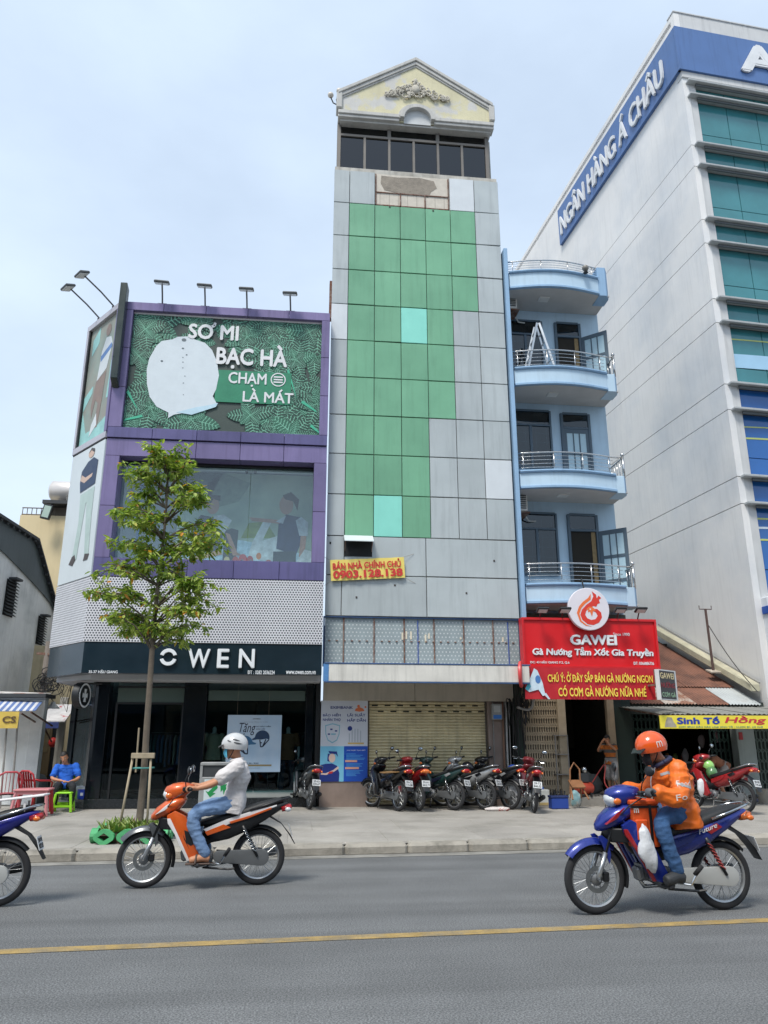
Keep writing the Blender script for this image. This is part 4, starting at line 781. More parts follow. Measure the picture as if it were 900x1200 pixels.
for i, (pt, pb_) in enumerate(levels):
    z1 = U(648, pt, 17.33).z; z0 = U(648, pb_, 17.33).z; BZ.append((z0, z1)); xr = BX1-.34
    n_ = 20; fx = [BX0+.14+(xr-BX0-.14)*k/n_ for k in range(n_+1)]
    def ring(off, za, zb, name, m_, x_in=.0):
        pts = [(x, arcy(k/n_)-off) for k, x in enumerate(fx)]
        MB().ext([(x, y, za) for x, y in pts]+[(xr, BF+.75, za), (BX0+.14, BF+.75, za)], (0, 0, zb-za)).build(name, m_, bh, bevel=.006)
    ring(-.04, z0-.014, z0-.002, 'balcony_soffit', soff); ring(.0, z0+.06, z1-.07, 'balcony_parapet', lb); ring(.05, z1-.07, z1, 'balcony_cap', mbu); ring(.065, z1-.05, z1-.02, 'balcony_cap', mbu); ring(.05, z0, z0+.06, 'balcony_base', mbu)
    zt_ = z1+(.35 if i == 0 else -.02)
    MB().ext([(xr, BF+.22, z0-.02), (BX1-.12, BF+.22, z0-.02), (BX1, BF+.42, z0-.02), (BX1, BF+.75, z0-.02), (xr, BF+.75, z0-.02)], (0, 0, zt_-z0)).build('balcony_end', [mbu if i == 0 else lb][0], bh, bevel=.008)
    MB().ext([(BX1-.118, BF+.216, z0), (BX1+.004, BF+.42, z0), (BX1+.004, BF+.6, z0), (BX1-.118, BF+.6, z0)], (0, 0, zt_-z0-.02)).build('balcony_corner_shade', mbu, bh)  # shade of the angled end face, put in as a darker blue
    MB().box(BX0+.2, BX1-.02, BF+.3, BW, z0+.01, z0+.05).build('balcony_soffit', soff, bh)
    MB().box(BX0+.2, BX1-.02, BF+.45, BW, z0+.05, z0+.1).build('balcony_floor', M('tile_grey', '#8f8f8c', .6), bh)
    lx = U((638, 648, 660, 672)[i], (356, 466, 583, 715)[i], 17.9).x
    bar('ceiling_lamp', bh, lx-.14, lx+.14, 17.8, 18.05, z0-.035, z0+.012, M('lamp_panel', '#c9c9c6', .5), .01)
    # railing
    zr = U(648, (301, 403, 524, 656)[i], 17.15).z if i else z1+.36
    rl = thing('balcony_railing', ('stainless railing on the roof balcony of the blue house', 'stainless railing in front of the step ladder on the blue house', 'stainless railing of the balcony between the ladder and the lowest balcony', 'stainless railing on the lowest balcony right above the red sign')[i], 'railing', (6.6, 17.3, z1), 'balcony railings of the blue house')
    rail = [Vector((x, arcy(k/n_)+.1, 0)) for k, x in enumerate(fx)]
    MB().tube([p+Vector((0, 0, zr)) for p in rail]+([Vector((BX1-.06, BF+.36, zr)), Vector((BX1-.06, BW-.1, zr))] if i else [Vector((BX1-.36, BF+.4, zr))]), .02, 8).build('top_rail', inox, rl, smooth=True)
    for k in range(1, 5):
        zz = z1+(zr-z1)*k/5.0; MB().tube([p+Vector((0, 0, zz)) for p in rail], .0075, 6).build('rail', inox, rl, smooth=True)
    for k in (1, 7, 13, 19): MB().tube([rail[k]+Vector((0, 0, z1-.02)), rail[k]+Vector((0, 0, zr))], .014, 8).build('post', inox, rl, smooth=True)
    if i:
        for k in range(6): y = BF+.4+k*.16; MB().tube([(BX1-.06, y, z1-.02), (BX1-.06, y, zr)], .011, 6).build('baluster', inox, rl, smooth=True)
        MB().tube([(BX1-.06, BF+.34, z1-.05), (BX1-.06, BF+.34, zr+.04)], .034, 10).ball((BX1-.06, BF+.34, zr+.08), .05).build('newel_post', inox, rl, smooth=True)
# windows and doors per floor
def framed(x0, x1, z0, z1, nx, zs, parent, y, opaque=False, fr=.05):
    for x in (x0, x1): bar('window_frame', parent, x-fr/2, x+fr/2, y-.06, y+.02, z0, z1, wfr)
    for z in [z0, z1]+zs: bar('window_frame', parent, x0+fr/2, x1-fr/2, y-.058, y+.018, z-fr/2, z+fr/2, wfr)
    for k in range(1, nx): x = x0+(x1-x0)*k/nx; bar('window_frame', parent, x-fr*.7, x+fr*.7, y-.05, y+.015, z0+fr/2, (zs[0] if zs else z1)-fr/2, wfr)
    bar('window_pane', parent, x0+fr/2, x1-fr/2, y-.02, y-.012, z0, z1, wgl, 0)
room = M('house_room', '#4f4638', .9, var=.3, vs=2)
def dleaf(pts_hinge, wdt, z0, z1, ang, parent):
    d_ = Vector((math.cos(ang), math.sin(ang), 0)); up_ = Vector((0, 0, 1)); R = Rect((pts_hinge[0], pts_hinge[1], z0), d_, up_, wdt, z1-z0)
    lf = MB()
    for u0, v0, u1, v1 in ((0, 0, .12, 1), (.88, 0, 1, 1), (.12, 0, .88, .06), (.12, .94, .88, 1), (.36, .06, .4, .94), (.6, .06, .64, .94), (.12, .3, .88, .34), (.12, .62, .88, .66)):
        lf.ext([R.p(u0, v0, .02), R.p(u1, v0, .02), R.p(u1, v1, .02), R.p(u0, v1, .02)], R.n*-.04)
    o = lf.build('door_leaf', wfr, parent)
    for a in range(3):
        for b in range(3):
            u0, u1 = ((.12, .36), (.4, .6), (.64, .88))[a]; v0, v1 = ((.06, .3), (.34, .62), (.66, .94))[b]
            MB().ext([R.p(u0, v0), R.p(u1, v0), R.p(u1, v1), R.p(u0, v1)], R.n*.006).build('door_pane', M('frosted', '#a9c4cf', .3, var=.05), o)
for i, (zf, wpx, dpx, openl) in enumerate(((BZ[1][1], ((596, 635), (377, 430)), ((652, 680), (380, 425)), True), (BZ[2][1], ((598, 645), (482, 543)), ((659, 691), (486, 545)), False), (BZ[3][1], ((606, 652), (602, 666)), ((667, 700), (604, 672)), True))):
    wx0_, wx1_ = U(wpx[0][0], wpx[1][0]+30, BW).x, U(wpx[0][1], wpx[1][0]+30, BW).x; wz1 = U(sum(wpx[0])/2, wpx[1][0], BW).z; wz0 = wz1-1.62
    wx0_ = max(wx0_, BX0+.24)
    bar('window_recess', bh, wx0_, wx1_, BW-.006, BW+.004, wz0, wz1, room, 0)
    framed(wx0_, wx1_, wz0, wz1, 2, [wz1-.42], bh, BW-.02)
    for k in range(4): z = wz0+.2+k*.26; bar('window_grille', bh, wx0_+.05, wx1_-.05, BW-.018, BW-.01, z, z+.014, inox, 0)
    for k in range(4): x = wx0_+.12+k*(wx1_-wx0_-.24)/3; bar('window_grille', bh, x, x+.012, BW-.0185, BW-.0105, wz0+.1, wz1-.08, inox, 0)
    dx0, dx1 = U(dpx[0][0], dpx[1][0]+30, BW).x, U(dpx[0][1], dpx[1][0]+30, BW).x; dz1 = U(sum(dpx[0])/2, dpx[1][0], BW).z; dz0 = zf-.35
    bar('doorway', bh, dx0, dx1, BW-.006, BW+.004, dz0, dz1, M('doorway_dark', '#2b2721', .9, var=.3, vs=2), 0)
    for x in (dx0, dx1): bar('door_frame', bh, x-.035, x+.035, BW-.07, BW+.02, dz0, dz1, wfr)
    for z in (dz1, dz1-.42): bar('door_frame', bh, dx0+.035, dx1-.035, BW-.068, BW+.018, z-.03, z+.03, wfr)
    bar('transom_pane', bh, dx0+.03, dx1-.03, BW-.04, BW-.03, dz1-.39, dz1-.03, wgl, 0)
    if openl: dleaf((dx1+.03, BW-.07), .72, dz0, dz1-.45, math.radians(-42), bh); bar('curtain', bh, dx1-.16, dx1-.05, BW-.02, BW-.008, dz0, dz1-.45, M('curtain_tan', '#8f7a58', .9, var=.3, vs=12), 0)
    else: dleaf((dx0+.03, BW-.035), dx1-dx0-.06, dz0, dz1-.45, 0, bh)
# air conditioners
for px_, py_, fl in ((600, 352, 'upper'), (612, 588, 'lower')):
    c_ = U(px_, py_, 18.0); a = thing('air_conditioner', '%s outdoor air conditioner hung at the left of the blue house' % fl, 'air conditioner', c_, 'air conditioners of the blue house')
    MB().box(c_.x-.14, c_.x+.14, 18.0, 18.34, c_.z-.24, c_.z+.22).build('case', M('ac_white', '#c8c7c1', .5, var=.08), a, bevel=.02)
    for k in range(7): bar('grille_slat', a, c_.x-.1, c_.x+.1, 17.985, 17.998, c_.z-.18+k*.055, c_.z-.15+k*.055, M('ac_dark', '#57595a', .6), .002)
    bar('bracket', a, c_.x-.18, c_.x+.2, 18.0, 18.6, c_.z-.28, c_.z-.25, steel_r)
    MB().tube([(c_.x+.1, 18.3, c_.z-.2), (c_.x+.3, 18.5, c_.z-.36), (c_.x+.5, 18.56, c_.z-.34)], .02, 6).build('pipe', M('pipe_white', '#b9bab6'), a, smooth=True)
# step ladder on the upper balcony
z0 = BZ[1][0]+.1; lt0 = U(629, 381, 17.85); ld = thing('step_ladder', 'aluminium folding step ladder standing on the upper balcony', 'ladder', (lt0.x, 17.85, z0))
alum = M('aluminium', '#c2c6c8', .35, metal=.8, var=.08)
for sx, nm_ in ((-1, 'front_ladder'), (1, 'rear_ladder')):
    for yy in (-.16, .16): MB().beam((lt0.x+sx*.03, 17.85+yy*.7, lt0.z), (lt0.x+sx*.48, 17.85+yy*1.4, z0), .03, .055).build('rail', alum, ld)
    for k in range(1, 7): f_ = k/7; x = lt0.x+sx*(.03+.45*f_); z = lt0.z+(z0-lt0.z)*f_; MB().beam((x, 17.85-.16*(.7+.7*f_), z), (x, 17.85+.16*(.7+.7*f_), z), .03, .03).build('rung', alum, ld)
# round lamp on the roof terrace
c_ = U(686, 315, 17.3); gl_ = thing('terrace_globe_lamp', 'small caged globe lamp on the roof balcony parapet', 'lamp', c_); MB().ball((c_.x, 17.3, c_.z+.02), .09, n=14, m=10).build('globe', M('lamp_smoke', '#7d7a74', .3), gl_, smooth=True); MB().lathe([(.05, -.14), (.07, -.12), (.03, -.06), (.03, -.04)], (c_.x, 17.3, c_.z), n=10).build('base', blackm, gl_)
# ---------------- ground floor of the blue house: food shop being fitted out
FZ = .34
MB().box(BX0+.1, BX1+.05, 18.0, 24.0, SW-.02, FZ-.01).build('shop_floor_step', M('step_concrete', '#8b8780', .9, var=.2, vs=3, bump=.3), bh, bevel=.01)
MB().box(BX0+.12, BX1, 22.6, 22.7, FZ, 4.6).build('shop_back_wall', M('shop_wall', '#5f625b', .9, var=.2, vs=1.5), bh)
MB().box(BX0+.12, BX1, 22.59, 22.6, FZ, 1.35).build('shop_dado', M('shop_dado', '#23282a', .7, var=.2), bh)
MB().box(BX0+.1, BX1, BW-.1, 22.6, 3.3, 4.6).build('shop_ceiling', M('shop_wall', '#5f625b'), bh); MB().box(BX0-.04, BX0+.14, BW-.2, 22.7, SW, 4.3).build('shop_side_wall', M('mossy_wall', '#2f3d35', .9, var=.4, vs=3, streak=.3), bh)
MB().box(BX1-.1, BX1+.06, 18.9, 22.7, FZ, 4.4).build('shop_side_wall', M('shop_wall', '#5f625b'), bh)
x0, x1 = U(612, 880, BW).x, U(655, 880, BW).x
gt = thing('folding_gate', 'beige folding lattice gate of the food shop under the red sign', 'gate', ((x0+x1)/2, BW, FZ))
gb = M('gate_beige', '#b5a68d', .6, var=.15, vs=4, streak=.15); nb = 15; zt_ = 2.75
for k in range(nb+1):
    x = x0+(x1-x0)*k/nb; bar('picket', gt, x-.017, x+.017, BW-.02, BW+.005, FZ+.02, zt_, gb, .003)
lat = MB()
rowz = [FZ+.12+k*.2 for k in range(12)]
for k in range(nb):
    xa = x0+(x1-x0)*k/nb; xb = x0+(x1-x0)*(k+1)/nb
    for z in rowz: lat.beam((xa, BW-.03, z), (xb, BW-.03, z+.11), .008, .024).beam((xa, BW-.036, z+.11), (xb, BW-.036, z), .008, .024)
lat.build('lattice', gb, gt, kind='stuff')
bar('lead_post', gt, x1, x1+.2, BW-.08, BW+.03, FZ, zt_+.1, gb, .01); bar('top_track', gt, x0-.05, BX1, BW-.04, BW+.06, zt_, zt_+.08, gb)
px_ = U(715, 850, BW+.1).x; bar('shop_post', bh, px_-.09, px_+.09, BW, BW+.15, FZ, 3.3, M('post_tan', '#9c8b74', .8, var=.2, vs=4, streak=.2), .01)
bar('shop_partition', bh, px_+.1, BX1+.04, BW+.2, BW+.24, FZ, 3.2, M('green_shutter', '#22312c', .7, var=.25, vs=3), .004)
# red sign
q = [U(612, 723, 17.1), U(769, 730, 17.1)]; SX0, SX1, SZ0, SZ1 = q[0].x, U(769.5, 757, 17.1).x, U(690, 782, 17.1).z, U(690, 726.5, 17.1).z
rsn = thing('red_shop_sign', 'big red grilled-chicken shop sign with white lettering', 'sign', ((SX0+SX1)/2, 17.1, SZ0)); R1 = brect(SX0, SX1, SZ0, SZ1, 17.1)
redp = M('sign_red', '#d01c22', .35, var=.07, vs=1.5); redd = M('sign_red_frame', '#c9252b', .35, var=.06)
R1.rect(0, 0, 1, 1, 0, redp, 'panel', rsn, .2)
for u0, v0, u1, v1 in ((-.008, -.03, 1.008, .02), (-.008, .98, 1.008, 1.03), (-.008, .02, .006, .98), (.994, .02, 1.008, .98)): R1.rect(u0, v0, u1, v1, .04, redd, 'frame', rsn, .26)
R1.text('GAWEI', .345, .46, .695, .68, wl, rsn, .025, .04, .035); R1.text('Since 1990', .675, .67, .8, .735, wl, rsn, .008, .006, .005)
R1.text('Gà Nướng Tẩm Xốt Gia Truyền', .06, .2, .965, .42, wl, rsn, .02, .03, .03, shear=.15)
R1.text('ĐC: 43 HẬU GIANG P.2, Q.6', .04, .06, .33, .13, wl, rsn, .008, .006, .015); R1.text('ĐT: 0366886736', .81, .06, .965, .125, wl, rsn, .008, .006, .015)
for x in (SX0+.5, SX1-.5): MB().beam((x, 17.3, SZ1-.1), (x, 18.6, SZ1+.1), .05, .05).build('sign_bracket', steel_r, rsn)
# logo disc
c_ = U(689, 714, 16.98); rad = (U(713, 714, 16.98).x-U(665, 714, 16.98).x)/2
lg = thing('round_logo_sign', 'round white logo sign with a red flame rooster above the red sign', 'sign', c_)
MB().lathe([(rad*.97, -.05), (rad, -.03), (rad, .05), (rad*.98, .06)], c_, (0, -1, 0), 40).build('disc', M('logo_white', '#d9d5dc', .35, var=.04), lg, smooth=True, auto=40)
LR = Rect(c_-Vector((rad, .062, rad)), (1, 0, 0), (0, 0, 1), 2*rad, 2*rad)
lr1 = M('logo_red', '#d0392c', .4, var=0); lr2 = M('logo_orange', '#e2703a', .4, var=0)
LR.art([(.6, .92), (.63, .8), (.57, .68), (.45, .6), (.33, .48), (.28, .36), (.32, .24), (.44, .14), (.58, .12), (.72, .18), (.8, .3), (.79, .42), (.7, .5), (.62, .5), (.58, .46), (.66, .42), (.7, .34), (.64, .26), (.54, .24), (.44, .28), (.4, .36), (.43, .45), (.52, .52), (.62, .57), (.68, .55), (.72, .62), (.78, .64), (.76, .72), (.82, .76), (.76, .82), (.71, .75), (.7, .84)], .002, lr1, 'emblem', lg)
LR.art([(.2, .4), (.26, .55), (.36, .66), (.5, .76), (.57, .86), (.56, .72), (.42, .62), (.32, .52), (.26, .38), (.3, .22), (.42, .12), (.54, .09), (.4, .1), (.26, .2)], .003, lr2, 'emblem', lg)
LR.art([(.42, .48), (.5, .55), (.58, .55), (.64, .5), (.66, .44), (.6, .46), (.56, .32), (.52, .44), (.47, .42), (.48, .48)], .004, lr2, 'emblem', lg)
LR.ell(.53, .49, .02, .02, .007, M('logo_white', '#d9d5dc'), 'emblem', lg, 12)
MB().tube([(c_.x-.05, 17.0, c_.z+rad-.02), (c_.x+.02, 17.3, c_.z+rad+.3)], .018, 6).build('stay', blackm, lg); MB().box(c_.x-.1, c_.x+.1, 17.0, 17.12, c_.z-rad*.6, c_.z).build('bracket', steel_r, lg)
# floodlights on the red sign
for k, p_ in enumerate((634, 660, 725, 749)):
    b0 = U(p_-2, 728, 17.2); tp = U(p_, 716, 16.75); f = thing('sign_floodlight', '%s floodlight from the tower over the red sign' % ('first', 'second', 'third', 'fourth')[k], 'floodlight', b0, 'floodlights over the red sign'); b0.z = SZ1+.02
    MB().tube([b0, tp], .015, 6).build('arm', blackm, f); MB().obox(tp+Vector((.03, -.03, .02)), (.26, .2, .05), Matrix.Rotation(-.4, 3, 'X')).build('lamp_head', blackm, f, bevel=.012); MB().obox(tp+Vector((.03, -.035, -.008)), (.2, .14, .01), Matrix.Rotation(-.4, 3, 'X')).build('lens', M('lamp_lens', '#b9bdbd'), f)
# red banner below
bq = [U(616, 784, 17.02), U(766, 784.5, 17.02), U(768, 820, 17.02), U(616, 817, 17.02)]
rb = thing('red_banner', 'red cloth banner with yellow lettering and a loudspeaker picture', 'banner', bq[3]); R2 = brect(bq[3].x, bq[1].x, bq[3].z-.04, SZ0-.02, 17.05)
nn = 40; me = MB(); me.loft([[R2.p(i/nn, v, .008*math.sin(i*.7+v*2)+.006*math.sin(i*1.9)+.01*v) for i in range(nn+1)] for v in (0, .2, .4, .6, .8, 1)], False, False); me.build('cloth', M('banner_red', '#b5202a', .5, var=.12, vs=4), rb, smooth=True)
byl = M('banner_lettering', '#ead254', .5, var=.05)
R2.text('CHÚ Ý: Ở ĐÂY SẮP BÁN GÀ NƯỚNG NGON', .175, .54, .985, .9, byl, rb, .03, .004, .02); R2.text('CÓ CƠM GÀ NƯỚNG NỮA NHÉ', .25, .09, .925, .45, byl, rb, .03, .004, .02)
mgp = M('megaphone_pale', '#c3d6e2', .5, var=.15, vs=9)
R2.art([(.0, .32), (.03, .55), (.075, .97), (.1, .9), (.135, .5), (.15, .12), (.13, .1), (.1, .3), (.03, .22)], .028, mgp, 'megaphone_print', rb); R2.art([(-.0, .32), (.03, .54), (.045, .4), (.02, .25)], .032, M('mega_teal', '#4fb3c4', .5), 'megaphone_print', rb); R2.ell(.1, .62, .02, .13, .032, M('mega_blue', '#4a79b4', .5), 'megaphone_print', rb); R2.art([(.14, .15), (.17, .0), (.185, .0), (.155, .2)], .03, mgp, 'megaphone_print', rb)
# red round lamp at the sign's left end
c_ = U(611, 790, 17.0); rl_ = thing('red_side_light', 'red round light box at the end of the red sign seen edge on', 'sign', c_); MB().lathe([(.26, -.04), (.29, -.02), (.29, .02), (.26, .04)], (c_.x, 17.05, c_.z), (.93, -.36, 0), 30).build('casing', M('lamp_red', '#d0484a', .4, var=.08), rl_, smooth=True, auto=40); MB().beam((c_.x, 17.08, c_.z), (c_.x+.15, 17.2, c_.z+.1), .03, .03).build('bracket', steel_r, rl_)
# projecting light box
pL = [U(767, 786, 17.0), U(787.5, 784, 17.0)]; ZA, ZB_ = U(775, 821, 17.0).z, U(775, 786, 17.0).z; lbx = thing('menu_light_box', 'black menu light box with white frame jutting from the red banner', 'sign', pL[0])
x1_ = pL[1].x; d_ = Vector((.8, .6, 0)).normalized(); ob = Vector((x1_+.1, 17.05, ZA))-d_*.78; LB = Rect(ob, d_, (0, 0, 1), .78, ZB_-ZA)
LB.rect(0, 0, 1, 1, 0, M('box_white', '#cfd0cf', .5), 'case', lbx, .1)
LB.rect(0.02, .04, .9, .96, .004, M('box_black', '#251b18', .35, var=.1), 'face', lbx)
LB.text('GAWEI', .04, .7, .84, .9, M('box_cream', '#d8c79a', .5), lbx, .008, .003); LB.text('NƯỚNG', .06, .4, .86, .62, M('box_maroon', '#8a2a33', .5), lbx, .008, .003); LB.text('CƠM GÀ', .06, .1, .86, .3, M('box_greenp', '#8fae90', .5), lbx, .008, .003)
MB().beam(LB.p(.05, .5, -.05), LB.p(.05, .5, -.05)+Vector((-.1, .7, 0)), .04, .04).build('bracket', steel_r, lbx)
# ================================================================ bank tower
BD = Vector((-math.sin(math.radians(4.9)), math.cos(math.radians(4.9)), 0)); BFd = Vector((BD.y, -BD.x, 0)); KB = Vector((11.98, 19.0, 0)); BN = Vector((-BD.y, BD.x, 0))   # BN: outward normal of the side wall
bk = thing('bank_building', 'tall white bank block with blue sign band and teal glass front', 'building', KB)
bw_ = M('bank_white', '#dedddb', .8, var=.07, vs=.4, streak=.11, bump=.1, bs=30, col2='#c9cccf', thr=.56, soft=.12); bwf = M('bank_white_front', '#c2c3c3', .75, var=.1, vs=1, streak=.25)
SD = 24
def bside(s0, s1, z0, z1, o, th, m_, name): 
    p = [KB+BD*s0, KB+BD*s1]; return MB().ext([p[0]+BN*o+Vector((0, 0, z0)), p[1]+BN*o+Vector((0, 0, z0)), p[1]+BN*o+Vector((0, 0, z1)), p[0]+BN*o+Vector((0, 0, z1))], -BN*th).build(name, m_, bk)
def bfront(s0, s1, z0, z1, o, th, m_, name, bev=0):
    nrm = Vector((BFd.y, -BFd.x, 0)); p = [KB+BFd*s0+nrm*o, KB+BFd*s1+nrm*o]
    return MB().ext([p[0]+Vector((0, 0, z0)), p[1]+Vector((0, 0, z0)), p[1]+Vector((0, 0, z1)), p[0]+Vector((0, 0, z1))], -nrm*th).build(name, m_, bk, bevel=bev)
bside(.3, SD, SW, 25.2, -.05, .3, M('joint_grey', '#a3a6a8', .9), 'wall_backing')
LVZ = [(17.02, 16.17), (14.23, 13.43), (11.43, 10.63), (8.61, 7.82)]; LVZ = [(22.3, 21.75), (19.82, 19.0)]+LVZ
edges = [25.3]
for a, b in LVZ[1:]: edges += [a, b]
edges += [SW]
for a, b in zip(edges, edges[1:]): bside(0, SD, b+.012, a-.012, 0, .2, bw_, 'wall_panel')
MB().ext([KB+BD*.2+Vector((0, 0, 24.9)), KB+BD*SD+Vector((0, 0, 24.9)), KB+BD*SD+BFd*30+Vector((0, 0, 24.9)), KB+BFd*30+BD*.2+Vector((0, 0, 24.9))], (0, 0, .2)).build('roof', bw_, bk)
MB().ext([KB+BD*2+BFd*.4+Vector((0, 0, SW)), KB+BD*SD+BFd*.4+Vector((0, 0, SW)), KB+BD*SD+BFd*30+Vector((0, 0, SW)), KB+BFd*30+BD*2+Vector((0, 0, SW))], (0, 0, 24.7)).build('core', M('bank_core', '#2d4a52', .7), bk)
bandm = M('bank_sign_blue', '#4d6da0', .45, var=.12, vs=.8, streak=.25)
SZa, SZb = 22.75, 24.55
bside(-.05, 9.5, SZa, SZb, .12, .14, bandm, 'sign_band')
nrm = Vector((BFd.y, -BFd.x, 0)); SR = Rect(KB+BD*9.5+BN*.12+Vector((0, 0, SZa)), -BD, (0, 0, 1), 9.45, SZb-SZa)
ltr = M('bank_letter_white', '#d5d7d9', .45, var=.08)
SR.text('NGÂN HÀNG Á CHÂU', .03, .16, .93, .86, ltr, bk, .05, .08, .02, name='sign_lettering')
bfront(-.12, 30, SZa, SZb, .12, .14, bandm, 'sign_band'); FRc = Rect(KB+nrm*.12+Vector((0, 0, SZa)), BFd, (0, 0, 1), 10, SZb-SZa)
FRc.text('ACB', .215, .16, .64, .86, ltr, bk, .05, .08, .045, name='sign_lettering')
bfront(.2, 30, SZb, 25.3, -.003, .3, bwf, 'parapet', 0); bfront(-.02, 30, 22.5, SZa, .05, .3, bwf, 'band', .01)
for k in range(4): bfront(-.02+k*2.2, 2.17+k*2.2, 25.3, 25.36, .03, .4, bwf, 'parapet_cap', .01)
bfront(.2, .45, SW, 22.5, -.003, .4, bwf, 'corner_pier', 0)
bgl = glass('bank_glass', '#3f8088', .3, .01, .5); bgb = M('bank_film_blue', '#2a63a8', .12, var=.18, vs=.5, spec=.6); bgl2 = M('bank_film_teal', '#3f7d84', .08, var=.22, vs=.6, spec=.6); bgp = M('bank_film_pale', '#9cc3dd', .15, var=.05, spec=.6); bgm = M('bank_film_mid', '#5a93bd', .15, var=.06, spec=.6)
lou = M('louvre_grey', '#a7abac', .5, var=.1, streak=.15)
PW = 1.12; zlist = [22.45]+[z for ab in LVZ for z in ab]+[5.2]
for k in range(len(zlist)-1):
    zt__, zb__ = zlist[k]-.06, zlist[k+1]+.06
    small = k % 2 == 1; m_ = bgl2
    if zt__ < 11.5: m_ = bgb
    elif zt__ < 13.0: m_ = bgm
    for j in range(6):
        s0 = .45+PW*j; segs = [(zb__, zt__)] if zt__-zb__ < 1.0 else [(zb__, zb__+(zt__-zb__)*.3), (zb__+(zt__-zb__)*.3, zt__)]
        for a, b in segs:
            o = bfront(s0+.012, s0+PW-.012, a+.012, b-.012, -.12, .03, m_, 'window_pane')
    bfront(.45, 8, zb__-.06, zt__+.06, -.17, .02, M('mullion_dark', '#1c2b30', .6), 'glazing_backing')
for a, b in LVZ:
    for z in (a, b):
        bfront(.1, 8, z-.045, z+.025, .2, .36, lou, 'louvre', .012)
        bfront(.4, 8, z-.13, z-.05, .1, .04, M('louvre_dark', '#565b5e', .6), 'louvre', 0)
# printed swooshes on the lower panes
def swo(z_c, amp, th_, m_, off=-.112, s0=.46, s1=7.5):
    R = Rect(KB+nrm*off, BFd, (0, 0, 1), 1, 1); n2 = 16
    up_ = [(s0+(s1-s0)*k/n2, z_c+amp*math.sin(math.pi*(.35+.5*k/n2))) for k in range(n2+1)]
    R.art(up_+[(u, v-th_) for u, v in up_[::-1]], 0, m_, 'swoosh_print', bk, .006)
yg = M('swoosh_lime', '#b5c06a', .3, var=.05)
swo(12.7, .35, .04, yg); swo(12.15, .4, .45, bgp); swo(9.5, .4, .05, yg); swo(9.75, .5, .035, yg); swo(7.2, .3, .05, yg); swo(6.9, .35, .06, M('swoosh_white', '#cfd9e0', .3)); swo(6.6, .3, .05, yg)
bfront(.2, 8, 3.6, 5.2, .25, .5, M('bank_lower_white', '#c9cdd2', .5, var=.06), 'entrance_cladding', .02); bfront(.15, 8, 4.75, 4.95, .34, .3, M('bank_stripe', '#1f4b9c', .4), 'entrance_stripe', .01)
bfront(.2, 8, SW, 3.55, .0, .4, M('bank_base', '#9a9d9e', .8, var=.15, streak=.2), 'entrance_wall', .01)
# stain patches low on the side wall
# ================================================================ tin roofed house
er = U(893, 808, 19.0); el = Vector((8.35, 19.0, 0)); ez = U(840, 825, 19.0).z
th = thing('tin_roof_house', 'low drink shop with rusty corrugated tin roof beside the bank', 'building', (10.1, 19.2, SW))
top = UV(772, 737, KB+BN*.05, BD); topn = UV(893, 806, KB+BN*.05, BD)
slope = (top.z-topn.z)/(top-topn).to_2d().length
rust = M('rusty_tin', '#7c5443', .75, var=.25, vs=2.5, streak=.1, bump=.2, bs=30, rnd=.12, col2='#5e4034', thr=.55); tinw = M('tin_pale', '#aeb3b3', .55, var=.12, vs=2, col2='#9a8f86', thr=.66); rustw = M('tin_rust_white', '#86604d', .7, var=.2, vs=2.5, col2='#b6ada3', thr=.5, soft=.06)
def tin(A, B_, up_, ln, m_, name, parent, pitch=.085, amp=.016, th_=.004):
    """corrugated sheet: lower edge A->B, running up along unit vector up_ for ln"""
    A, B_, up_ = Vector(A), Vector(B_), Vector(up_).normalized(); x = (B_-A); w = x.length; x.normalize(); nn_ = x.cross(up_).normalized(); n2 = max(4, int(w/pitch*4))
    r0 = [A+x*(w*i/n2)+nn_*(amp*math.cos(i*math.pi/2)) for i in range(n2+1)]; r1 = [p+up_*ln for p in r0]
    return MB().loft([r0, r1], False, False).add([p-nn_*th_ for p in r0]+[p-nn_*th_ for p in r1], [[i, i+1, n2+2+i, n2+1+i] for i in range(n2)]).build(name, m_, parent, smooth=True)
upv = (BD+Vector((0, 0, slope))).normalized(); e0 = Vector((8.3, 18.95, ez)); e1 = Vector((11.75, 18.95, ez-.02))
for k, m_ in enumerate((rust, rustw, rust, tinw)):
    a = e0+(e1-e0)*(k/4)-Vector((.0, 0, 0)); b = e0+(e1-e0)*((k+1)/4+.01); tin(a+Vector((0, 0, .004*(k % 2))), b+Vector((0, 0, .004*(k % 2))), upv, 1.25, m_, 'roof_sheet', th)
e0b = e0+upv*1.1+Vector((0, 0, .035)); e1b = e1+upv*1.1+Vector((0, 0, .035))
for k in range(5): tin(e0b+(e1b-e0b)*(k/5)+Vector((0, 0, .004*(k % 2))), e0b+(e1b-e0b)*((k+1)/5+.01)+Vector((0, 0, .004*(k % 2))), upv, 3.9, rust, 'roof_sheet', th)
rdg = topn+BN*.05; MB().ext([rdg+Vector((0, 0, -.1)), top+BN*.05+Vector((0, 0, -.1)), top+BN*.05+Vector((0, 0, .12)), rdg+Vector((0, 0, .1))], BN*.28).build('verge_cap', M('verge_cement', '#b9b49c', .9, var=.2, vs=3, streak=.15), th, bevel=.02)
MB().tube([rdg+Vector((0, 0, .12)), top+Vector((0, 0, .15))], .02, 6).build('verge_pipe', grp, th)
MB().box(8.3, 11.7, 19.4, 24, SW, 2.5).build('wall', M('tin_house_wall', '#6d716b', .9, var=.2, streak=.3), th) if False else None
MB().box(8.35, 11.75, 23.4, 23.5, SW, 4.5).build('back_wall', M('tin_house_room', '#2e3532', .9, var=.3), th); MB().box(8.3, 8.36, 19.1, 23.4, SW, 3.3).build('side_wall', M('tin_house_room', '#2e3532'), th)
